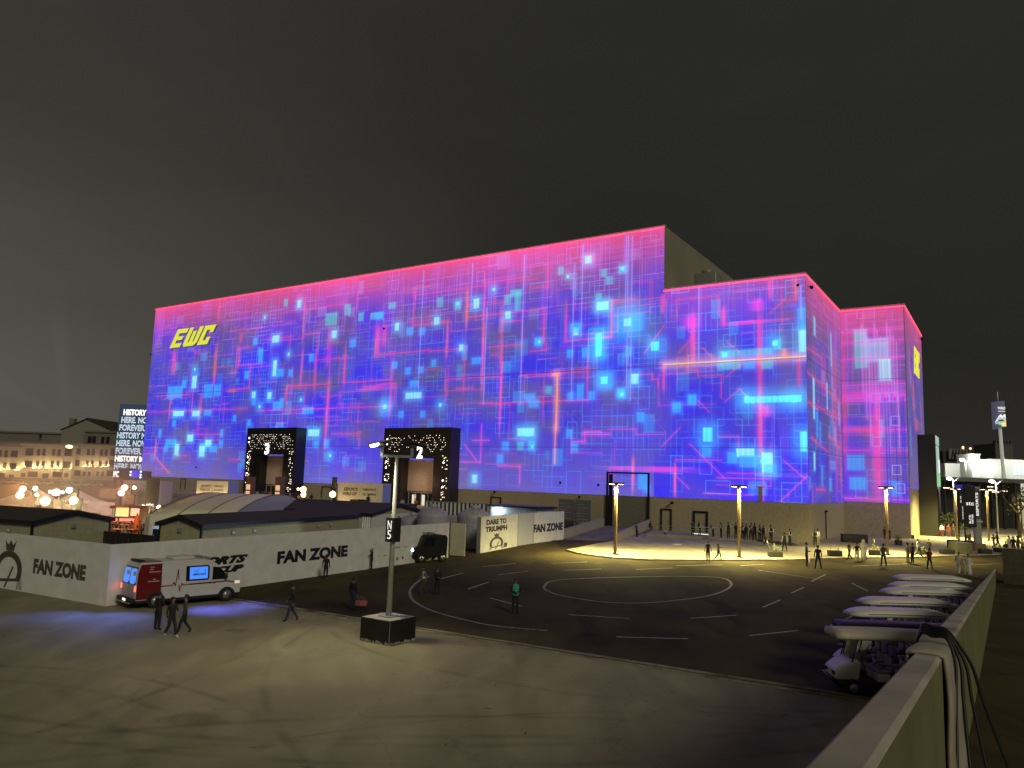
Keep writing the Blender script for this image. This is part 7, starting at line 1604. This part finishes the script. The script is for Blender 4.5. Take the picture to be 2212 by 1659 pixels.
for k, (da, spread, dz_, lab) in enumerate(((-.10, .00, 1.55, 'black cable nearest the camera, hanging straight down over the cloth'), (-.05, .09, 1.60, 'second black cable over the cloth, hanging slightly apart'), (.0, .22, 1.62, 'third black cable over the cloth, curving outward'), (.05, .42, 1.60, 'outermost black cable over the cloth, reaching the deck far right'))):
    P = []; tl = RP(am + da + .12, lat_l, bt)
    P.append(tl + Vector((0, 0, -1.2)) - RLt * .05); P.append(tl + Vector((0, 0, -.25)) - RLt * .05); P.append(RP(am + da + .1, lat_l, bt - .05 - .012 * k)); P.append(RP(am + da + .03, (lat_l + lat_r) / 2, bt - .058 - .014 * k)); P.append(RP(am + da, lat_r, bt - .055 - .012 * k))
    tr_ = RP(am + da, lat_r, bt)
    for f in (.08, .25, .45, .65, .85, 1.0): P.append(tr_ + RLt * (.065 + .02 * k + spread * f ** 1.2 - .02) + Vector((0, 0, -1.06 * f)) - RH * (.55 * f + .1 * k * f))
    pts = [Vector(p) for p in P]; sm = []
    for i in range(len(pts) - 1):
        a, b0, c, d = pts[max(0, i - 1)], pts[i], pts[i + 1], pts[min(len(pts) - 1, i + 2)]
        for s_ in range(5):
            t = s_ / 5; sm.append(.5 * ((2 * b0) + (c - a) * t + (2 * a - 5 * b0 + 4 * c - d) * t * t + (3 * b0 - a - 3 * c + d) * t ** 3))
    sm.append(pts[-1]); o = MB().tube(sm, .0105, 8).build('cable', mat('cable_black', (.008, .008, .008), .5)); tag(o, lab, 'cable', 'black cables hung over the parapet')

# ================================================================== PLANTERS AND PLAZA FURNITURE
M_plant = mat('planter_black', (.020, .020, .018), .6)
def planter(label, F, xc, yb, w_, h_, kind, seed, z=.12, group='planters on the plaza'):
    p = g(*F(xc, yb), z); A = at(*F(xc - w_ / 2, yb), p.y); B = at(*F(xc + w_ / 2, yb), p.y); W_ = (B.x - A.x); H_ = at(*F(xc, yb - h_), p.y).z - z
    T = thing('planter', label, 'planter', p, R(-4), group)
    b = MB(); b.box(-W_ / 2, W_ / 2, 0, .8, 0, H_, bev=.02); b.build('box', M_plant, T); b = MB(); b.box(-W_ / 2 + .05, W_ / 2 - .05, .05, .75, H_ + .001, H_ + .02); b.build('soil', M_soil, T)
    r = random.Random(seed); b = MB()
    n = {'leaf': 11, 'stick': 9, 'grass': 40}[kind]
    for k in range(n):
        x = r.uniform(-W_ * .42, W_ * .42); y = r.uniform(.15, .65); h = r.uniform(.3, .75) if kind != 'leaf' else r.uniform(.3, 1.0) * (1.3 if x < 0 else .7); d = Vector((r.uniform(-.5, .5), r.uniform(-.4, .4), 1)).normalized()
        q = Vector((x, y, H_)) + d * h; b.tube([(x, y, H_), tuple(q)], [.012, .005], 4)
        if kind != 'stick':
            for m__ in range(6 if kind == 'leaf' else 2):
                c = Vector((x, y, H_)) + d * h * r.uniform(.35, 1.05); u = Vector((r.uniform(-1, 1), r.uniform(-1, 1), r.uniform(-.3, .8))).normalized() * r.uniform(.09, .2); v = u.cross(Vector((r.uniform(-1, 1), r.uniform(-1, 1), r.uniform(-1, 1)))).normalized() * .035
                b.add([c, c + u * .5 + v, c + u, c + u * .5 - v], [(0, 1, 2, 3)])
    o = b.build('plant', mat('leaf_lit', (.22, .26, .07), .5, noise=.35, nscale=9) if kind != 'stick' else M_leaf, T)
planter('long black planter with pale leafy plant beside the usher seen from behind', Z4, 1315, 1507, 148, 56, 'leaf', 1)
planter('black planter with bare reddish twigs between the marshals and the walking man', Z4, 1995, 1495, 140, 60, 'stick', 2)
planter('black planter with broad leaves left of the marshal in teal', Z7, 345, 662, 118, 64, 'leaf', 3)
planter('black planter with bright yellow-green bush behind the red-shirted person', Z7, 938, 655, 80, 55, 'leaf', 4)
planter('wide black planter with two small sprigs right of the red-shirted person', Z7, 1265, 650, 152, 60, 'stick', 5)
planter('round-cornered black planter with green bush near the low wall', Z7, 1745, 640, 134, 55, 'leaf', 6)
planter('small dark planter at the right of the green bush planter', Z7, 1903, 622, 66, 52, 'leaf', 7)
planter('small dark cube planter alone in the middle of the plaza', Z7, 643, 534, 62, 62, 'grass', 8)
planter('dark planter at the foot of the cream fin of the tower', Z7, 797, 450, 56, 46, 'stick', 9)
p = g(*Z7(80, 500), .12); T = thing('dark_counter', 'low dark counter behind the people at the hall recess', 'counter', p, R(-6)); MB().box(-1.5, 1.5, 0, .9, .0, .95, bev=.05).build('body', M_plant, T); MB().box(-1.56, 1.56, -.06, .96, .951, 1.0).build('top', M_trimd, T)
p = g(*Z7(1470, 647), .12); A = at(*Z7(1382, 647), p.y); B = at(*Z7(1560, 647), p.y); T = thing('plinth', 'big grey-green plinth block with lit top below the dark banner', 'plinth', (A.x, p.y, .12), R(-3)); H_ = at(*Z7(1470, 518), p.y).z
MB().box(0, B.x - A.x, 0, 2, 0, H_, bev=.03).build('block', mat('plinth_green', (.13, .13, .08), .8), T); MB().box(.05, B.x - A.x - .05, .05, 1.95, H_ + .001, H_ + .02).build('top', M_kerb, T)
A = g(*Z7(1320, 572), .12); H_ = at(*Z7(1320, 470), A.y).z; B = at(*Z7(1440, 570), A.y)
T = thing('plinth', 'darker low block to the left of the lit plinth', 'plinth', A, R(-3)); MB().box(0, 3.2, 0, 1.5, 0, H_ - .12, bev=.03).build('block', M_plant, T)
A = g(*Z7(1555, 575), .12); B = g(*Z7(1695, 600), .12); T = thing('low_wall', 'low dark wall wedge running right from the plinth', 'wall', A, ang(A, B)); MB().prism([(0, 0), ((B - A).length, 0), ((B - A).length, .5), (0, .95)], 0, .3).build('wall_body', M_plant, T)
# bench and barrier stack by the recessed wall
p = g(*Z7(300, 408), .12); T = thing('bench', 'long dark bench by the recessed wall carrying the sitters', 'bench', p, HROT); MB().box(-3.2, 3.2, 0, .5, .38, .46).build('seat', M_blackb, T)
for x in (-3, -1, 1, 3): MB().box(x - .05, x + .05, .05, .45, 0, .38).build('leg', M_blackb, T)
for k in range(5):
    p = g(*Z7(612 + k * 38, 428 + k * 2), .12); T = thing('queue_barrier', ('leftmost dark upright barrier by the cream fin', 'second dark upright barrier from the left by the cream fin', 'middle dark upright barrier by the cream fin', 'fourth dark upright barrier by the cream fin', 'rightmost dark upright barrier by the cream fin')[k], 'barrier', p, HROT + R(80), 'folded barriers leaning by the cream fin')
    MB().tube([(-.5, 0, .05), (-.5, 0, 1.7), (.5, 0, 1.75), (.5, 0, .05)], .04, 6).build('frame', M_blackb, T); MB().box(-.46, .46, -.02, .02, .2, 1.6).build('panel', M_blackb, T)

# ================================================================== FAR RIGHT
def rbanner(label, F, x0, x1, yt, yb, Y, words, vert, m, rz=0, zlift=None):
    A = at(*F(x0, yt), Y); B = at(*F(x1, yt), Y); zb = at(*F(x0, yb), Y).z; T = thing('banner_post', label, 'banner', (A.x, Y, .12), R(rz)); W_ = B.x - A.x; zt_ = A.z - .12; zb -= .12
    MB().box(0, W_, 0, .12, zb, zt_).build('banner', m, T); MB().tube([(-.06, .06, 0), (-.06, .06, zt_ + .1)], .07, 8).build('pole', M_trimd, T); MB().lathe([(.001, 0), (.3, 0), (.28, .06), (.001, .06)], 12).build('foot', M_trimd, T)
    if words: text(words, 'lettering', T, L_txt, (W_ * .12, -.02, zb + (zt_ - zb) * .52), W_ * .32, W_ * .7, bold=.015)
    for k, (v_, fx, fz, hh_) in enumerate(vert):
        t_ = text(v_, 'lettering', T, L_txt, (W_ * fx, -.02, zb + (zt_ - zb) * fz), W_ * .16, (zt_ - zb) * hh_, bold=.02); t_.rotation_euler = (math.pi / 2, R(-90), 0)
    return T
rbanner('tall black banner marked stc beside the lit entrance', Z5, 1530, 1650, 865, 1340, 84, 'stc', (('ELITE', .5, .09, .2), ('PARTNER', .72, .09, .22)), mat('banner_black', (.016, .013, .012), .7), -6)
rbanner('narrow black banner with upright white words left of the stc one', Z5, 1462, 1525, 920, 1290, 92, '', (('WORLD CUP', .75, .1, .4), ('2', .5, .6, .1), ('0', .5, .72, .1)), MATS['banner_black'], -6)
A = at(*Z5(1640, 895), 88); B = at(*Z5(1708, 895), 88); T = thing('sign_pillar', 'grey pillar with upright white lettering, right of the stc banner', 'pillar', (A.x, 88, .12), R(-4)); W_ = B.x - A.x
MB().box(0, W_, 0, .5, 0, A.z, bev=.02).build('pillar_body', mat('pillar_grey', (.34, .35, .33), .6), T); MB().box(0.02, W_ - .02, -.03, -.001, A.z * .50, A.z - .2).build('dark_face', mat('pillar_face', (.10, .10, .10), .6), T)
t_ = text('ESPORTS', 'lettering', T, L_txt, (W_ * .62, -.05, A.z * .55), W_ * .42, A.z * .36, bold=.03); t_.rotation_euler = (math.pi / 2, R(-90), 0)
MB().box(-.2, W_ + .3, -.2, .7, 0, .9, bev=.03).build('plinth', mat('plinth_brown', (.20, .14, .08), .8), T)
MB().box(-.05, W_ + .1, -.1, .6, A.z * .45, A.z * .47).build('collar', M_white, T)
# canopy roof, dark back wall, far buildings
A = at(*Z5(1320, 770), 150); B = at(*Z5(2400, 770), 150); T = thing('canopy_building', 'long low dark canopy building behind the slim posts', 'building', (A.x, 150, 0), 0); W_ = B.x - A.x
zt_ = A.z; zb_ = at(*Z5(1320, 815), 150).z; MB().box(0, W_, 0, 14, zb_, zt_).build('roof', mat('canopy_grey', (.14, .15, .15), .7), T)
MB().box(0, W_, 6, 6.4, 0, zb_ - .01).build('back_wall', mat('canopy_wall', (.05, .045, .035), .8), T)
for k in range(9): MB().box(k * W_ / 8 - .2 if k else 0, k * W_ / 8 + .2, .5, .9, 0, zb_ - .01).build('column', M_trimd, T)
for x, y in ((1380, 898), (1725, 920), (1885, 885), (1900, 925), (2035, 935), (1940, 945)):
    q = at(*Z5(x, y), 149); MB().box(q.x - A.x - .6, q.x - A.x + .6, .2, .5, q.z - .08, q.z + .08).build('canopy_lamp', lampmat('canopy_lamp', (1, .75, .5), 2.2), T)
q = at(*Z5(1440, 860), 149.7); q2 = at(*Z5(1660, 920), 149.7); MB().box(q.x - A.x, q2.x - A.x, -.1, -.001, q2.z, q.z).build('blue_screen', mat('blue_screen', (.02, .02, .2), emit=(.012, .012, .22), es=1), T)
def rblock(label, x0, x1, yt, yb, Y, dpt, m, name='building', F=Z5):
    A = at(*F(x0, yt), Y); B = at(*F(x1, yt), Y); T = thing(name, label, 'building', (A.x, Y, 0)); MB().box(0, B.x - A.x, 0, dpt, 0, A.z).build('wall', m, T); MB().box(-.15, B.x - A.x + .15, -.15, dpt, A.z + .001, A.z + .35).build('coping', m, T); return T, A, B.x - A.x
M_lw = mat('lit_white_wall', (.82, .84, .80), .7, noise=.04); M_lw2 = mat('far_grey_wall', (.25, .25, .23), .8)
Tb, A, W_ = rblock('low white lit building directly right of the black tower', 1315, 1580, 632, 770, 190, 12, M_lw); plight('wall_wash', Tb, (W_ / 2, -6, A.z + 1), 1000, (.95, 1, .9), size=.6)
Tb, A, W_ = rblock('tall narrow white lit slab among the far buildings', 1617, 1712, 524, 770, 185, 6, M_lw); plight('wall_wash', Tb, (W_ / 2, -5, A.z * .8), 800, (.95, 1, .9), size=.6)
Tb, A, W_ = rblock('dark grey far block between the white slab and the windowed building', 1716, 1850, 592, 770, 200, 10, M_lw2)
Tb, A, W_ = rblock('white building with arched lit blue windows at the right edge', 1845, 2420, 585, 770, 180, 14, M_lw); plight('wall_wash', Tb, (W_ * .3, -7, A.z + 1), 1300, (.95, 1, .9), size=.6); plight('wall_wash', Tb, (W_ * .75, -7, A.z + 1), 1150, (.95, 1, .9), size=.6)
for x0, x1 in ((1965, 2002), (2095, 2172), (2190, 2240)):
    P = at(*Z5(x0, 640), 179.9); Q = at(*Z5(x1, 755), 179.9); w2 = Q.x - P.x
    f = MB().prism([(P.x - A.x, Q.z), (Q.x - A.x, Q.z), (Q.x - A.x, P.z - .4), (P.x - A.x + w2 * .5, P.z + .2), (P.x - A.x, P.z - .4)], -.1, -.001).build('window', lampmat('window_blue_glow', (.45, .75, 1), .9), Tb)
    b = MB()
    for k in range(4): b.box(P.x - A.x, Q.x - A.x, -.14, -.101, Q.z + (P.z - Q.z) * k / 4, Q.z + (P.z - Q.z) * k / 4 + .08)
    b.box(P.x - A.x + w2 * .46, P.x - A.x + w2 * .54, -.14, -.101, Q.z + .08, P.z - .3); b.build('glazing_bars', M_grey, f)
Tb, A, W_ = rblock('round-roofed dark stadium beyond the black tower', 1290, 1760, 490, 770, 330, 60, mat('stadium_dark', (.06, .055, .05), .9), 'stadium')
b = MB(); b.box(2, W_ * .62, -1.2, -.2, A.z - 3.0, A.z + 1.5)
b.build('upper_band', mat('stadium_band', (.24, .23, .20), .8), Tb)
for k in range(8): MB().tube([(3 + k * W_ * .6 / 8, -1.5, A.z - 3), (3 + (k + .5) * W_ * .6 / 8, -1.5, A.z + 1.5), (3 + (k + 1) * W_ * .6 / 8, -1.5, A.z - 3)], .18, 5).build('truss', M_trimd, Tb)
for x, y in ((1520, 435), (1520, 455), (1605, 450)): q = at(*Z5(x, y), 331); b = MB(); b.sph((q.x - A.x, 1, q.z), .5, 0, 8); b.build('beacon', lampmat('beacon_orange', (1, .5, .2), 2.5), Tb)
Tb, A, W_ = rblock('grey tower with notched top behind the round sign mast', 1885, 2088, 402, 770, 300, 14, mat('far_tower', (.13, .125, .115), .9), 'far_tower')
for k in range(6): MB().box(k * W_ / 6 + .3, k * W_ / 6 + W_ / 9, 0, 2, A.z + .36, A.z + 1.5).build('merlon', MATS['far_tower'], Tb)
# dark tree masses behind the white walls
M_treed = mat('tree_dark', (.022, .028, .014), .9, noise=.4, nscale=2)
def tree(label, F, xc, yt, Y, rad, seed):
    P = at(*F(xc, yt), Y); T = thing('tree', label, 'tree', (P.x, Y, 0), 0, 'dark trees behind the white buildings'); r = random.Random(seed); H_ = P.z
    b = MB(); b.tube([(0, 0, 0), (.1, 0, H_ * .4), (.0, .1, H_ * .75)], [.3, .22, .08], 7)
    for k in range(5): a = k * 1.3; b.tube([(0, 0, H_ * .4), (math.cos(a) * rad * .5, math.sin(a) * rad * .5, H_ * .75)], [.12, .04], 5)
    b.build('trunk', mat('bark', (.06, .045, .03), .9), T); b = MB(); cl = [(Vector((r.uniform(-1, 1) * rad * .7, r.uniform(-1, 1) * rad * .7, H_ * (.45 + .45 * r.random()))), rad * r.uniform(.25, .45)) for _ in range(11)]
    for c, cr_ in cl:
        for k in range(70):
            d = Vector((r.gauss(0, 1), r.gauss(0, 1), r.gauss(0, .8))).normalized() * cr_ * r.uniform(.5, 1.05); q = c + d; q.z = min(q.z, H_); u = Vector((r.uniform(-1, 1), r.uniform(-1, 1), r.uniform(-1, 1))).normalized() * .28; v = u.cross(d).normalized() * .14
            b.add([q, q + u * .5 + v, q + u, q + u * .5 - v], [(0, 1, 2, 3)])
    b.build('crown', M_treed, T)
for i, (x, yt, Y, rd_, lab) in enumerate(((1760, 520, 215, 5, 'dark tree right of the white slab'), (1830, 540, 215, 5, 'dark tree left of the round sign mast'), (2010, 556, 210, 5, 'dark tree crown above the windowed building'), (2120, 560, 210, 5, 'dark tree crown at the far right above the windowed building'), (2130, 800, 120, 4.5, 'bushy dark tree at the right edge before the canopy building'), (1395, 1180, 118, 2.6, 'small shrub-like tree just right of the black tower'))):
    tree(lab, Z5, x, yt, Y, rd_, i)
# round sign mast
Y = 170; P = at(*ZQ(1790, 900), Y); T = thing('sign_mast', 'white mast carrying a slanted-bottom drum sign with a mountain picture', 'sign mast', (P.x, Y, 0)); 
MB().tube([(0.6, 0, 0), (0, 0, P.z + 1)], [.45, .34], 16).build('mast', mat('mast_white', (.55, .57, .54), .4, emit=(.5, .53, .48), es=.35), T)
ztp = at(*ZQ(1760, 425), Y).z; zbt = at(*ZQ(1770, 890), Y).z; rr0 = (at(*ZQ(1860, 600), Y).x - at(*ZQ(1655, 600), Y).x) / 2
n = 28; vs = []
for k in range(n): t = 2 * math.pi * k / n; vs.append((rr0 * math.cos(t) - .2, rr0 * math.sin(t), zbt + .35 * math.cos(t)))
for k in range(n): t = 2 * math.pi * k / n; vs.append((rr0 * math.cos(t) - .2, rr0 * math.sin(t), ztp + .15 * math.cos(t)))
b = MB(); b.add(vs, [(k, (k + 1) % n, n + (k + 1) % n, n + k) for k in range(n)] + [tuple(range(n, 2 * n))], 0, True)
dr_ = b.build('drum', mat('drum_navy', (.09, .09, .14), .5, emit=(.055, .055, .09), es=1.0), T)
def on_drum(pts, m, name, off=.03):
    """flat outline (u across -1..1, v up 0..1) wrapped on the drum front"""
    b = MB(); vs = []
    for u, v in pts: t = -math.pi / 2 + u * 1.25; vs.append(((rr0 + off) * math.cos(t) - .2, (rr0 + off) * math.sin(t), zbt + (ztp - zbt) * v))
    b.add(vs, [tuple(range(len(pts)))]); return b.build(name, m, dr_)
mw_ = lampmat('drum_white', (.85, .86, .80), .85); mtq = lampmat('drum_teal', (.22, .42, .45), .85); my_ = lampmat('drum_yellow', (.85, .72, .10), .85); mnv = mat('drum_ink', (.02, .025, .06), .6, emit=(.02, .02, .05), es=.6)
def strip(pu, pl, m, name, off):
    n_ = len(pu)
    b = MB(); vs = []
    for L_ in (pu, pl):
        for u, v in L_: t = -math.pi / 2 + u * 1.25; vs.append(((rr0 + off) * math.cos(t) - .2, (rr0 + off) * math.sin(t), zbt + (ztp - zbt) * v))
    b.add(vs, [(i, i + 1, n_ + i + 1, n_ + i) for i in range(n_ - 1)]); b.build(name, m, dr_)
U = [-.9 + .12 * k for k in range(16)]
ridge = [.22, .27, .33, .38, .44, .48, .50, .47, .44, .48, .51, .50, .50, .50, .50, .50]
low = [.20, .22, .25, .30, .36, .40, .38, .34, .38, .42, .40, .37, .33, .30, .28, .26]
strip(list(zip(U, ridge)), list(zip(U, low)), mw_, 'snow_ridge', .03)
strip(list(zip(U, [v - .0 for v in low])), list(zip(U, [.12 + .02 * math.sin(k) for k in range(16)])), mtq, 'teal_slope', .03)
strip(list(zip(U[6:], [.16, .17, .2, .22, .24, .26, .28, .28, .28, .27])), list(zip(U[6:], [.05] * 10)), my_, 'yellow_slope', .045)
strip(list(zip(U[3:11], [.22, .27, .30, .28, .31, .29, .26, .24])), list(zip(U[3:11], [.20, .23, .24, .23, .25, .24, .22, .2])), mnv, 'dark_slope', .05)
text('WORLD', 'lettering', dr_, mw_, (-rr0 * .75 - .2, -rr0 - .06, zbt + (ztp - zbt) * .68), (ztp - zbt) * .10, rr0 * 1.3, bold=.04)
MB().box(-rr0 * .7 - .2, rr0 * .35, -rr0 - .07, -rr0 - .04, zbt + (ztp - zbt) * .60, zbt + (ztp - zbt) * .62).build('underline', mw_, dr_)
MB().lathe([(rr0 * .55, zbt - .15), (rr0 * .98, zbt - .05), (rr0 * .98, zbt + .05)], 20, T=Matrix.Translation((-.2, 0, 0)) @ Matrix.Rotation(R(-7), 4, 'Y')).build('lit_rim', mw_, dr_) if False else None
MB().tube([(-.2, 0, ztp), (-.2, 0, ztp + 2.2)], .12, 6).build('spike', M_white, T)
def road_lamp(label, F, x, y, Y, power, xb=None, col=(1, .97, .85), r=.5):
    P = at(*F(x, y), Y); T = thing('road_lamp', label, 'street lamp', (P.x + .8, Y, 0), 0, 'bright road lamps at the far right'); MB().tube([(0, 0, 0), (0, 0, P.z - .3), (-.3, 0, P.z + .1)], .12, 8).build('pole', M_white, T); MB().tube([(0, 0, P.z - .6), (1.2, 0, P.z + .3)], .07, 6).build('arm', M_white, T)
    b = MB(); b.sph((-.7, 0, P.z), r, 0, 10, (1.2, 1, .7)); b.build('lamp_head', L_white, T); plight('lamp_light', T, (-.7, -.8, P.z - .4), power, col, size=.3)
road_lamp('brightest road lamp before the dark stadium, right of the black tower', Z5, 1503, 578, 160, 900, r=.42)
road_lamp('road lamp low beside the black tower over the canopy roof', Z5, 1358, 790, 140, 700, r=.38)
road_lamp('bluish white lamp left of the bushy tree at the right', Z5, 1838, 822, 130, 900, col=(.8, .9, 1), r=.36)

# ------------------------------------------------------------------ haze box added for halos round the left floodlights, and two faint searchlight beams
def vol(name, dens, col, em=None, es=0):
    m = bpy.data.materials.new(name); m.use_nodes = True; n = m.node_tree; n.nodes.clear(); o = n.nodes.new('ShaderNodeOutputMaterial'); v = n.nodes.new('ShaderNodeVolumePrincipled')
    v.inputs['Density'].default_value = dens; v.inputs['Color'].default_value = (*col, 1); v.inputs['Anisotropy'].default_value = .55 if not em else 0
    if em: v.inputs['Emission Color'].default_value = (*em, 1); v.inputs['Emission Strength'].default_value = es
    n.links.new(v.outputs[0], o.inputs['Volume']); return m
structure  # (helper above)
o = MB().box(-78, -34, 70, 97, 1.0, 8.5).build('haze_box', vol('haze_volume', .009, (.9, .85, .8))); o['kind'] = 'stuff'
for (xa, ya, xb, yb, r1, lab) in ((146, 914, 122, 640, 5, 'faint upright searchlight beam rising behind the palace'), (132, 905, -60, 792, 6, 'faint slanting searchlight beam leaning left behind the palace')):
    P = at(xa, ya, 345); Q = at(xb, yb, 345); b = MB(); b.tube([tuple(P), tuple(Q)], [.7, r1], 14); o = b.build('searchlight_beam', vol('beam_volume_%d' % xa, 0.0, (1, 1, 1), (.75, .85, .9), .0013 if xa == 146 else .0009)); tag(o, lab, 'light beam')
    n_ = o.data.materials[0].node_tree; v_ = [q for q in n_.nodes if q.type == 'PRINCIPLED_VOLUME'][0]; t_ = n_.nodes.new('ShaderNodeTexCoord'); s_ = n_.nodes.new('ShaderNodeSeparateXYZ'); r_ = n_.nodes.new('ShaderNodeMapRange')
    n_.links.new(t_.outputs['Object'], s_.inputs[0]); n_.links.new(s_.outputs['Z'], r_.inputs[0]); r_.inputs[1].default_value = P.z; r_.inputs[2].default_value = Q.z; r_.inputs[3].default_value = v_.inputs['Emission Strength'].default_value * 2.2; r_.inputs[4].default_value = 0; n_.links.new(r_.outputs[0], v_.inputs['Emission Strength'])
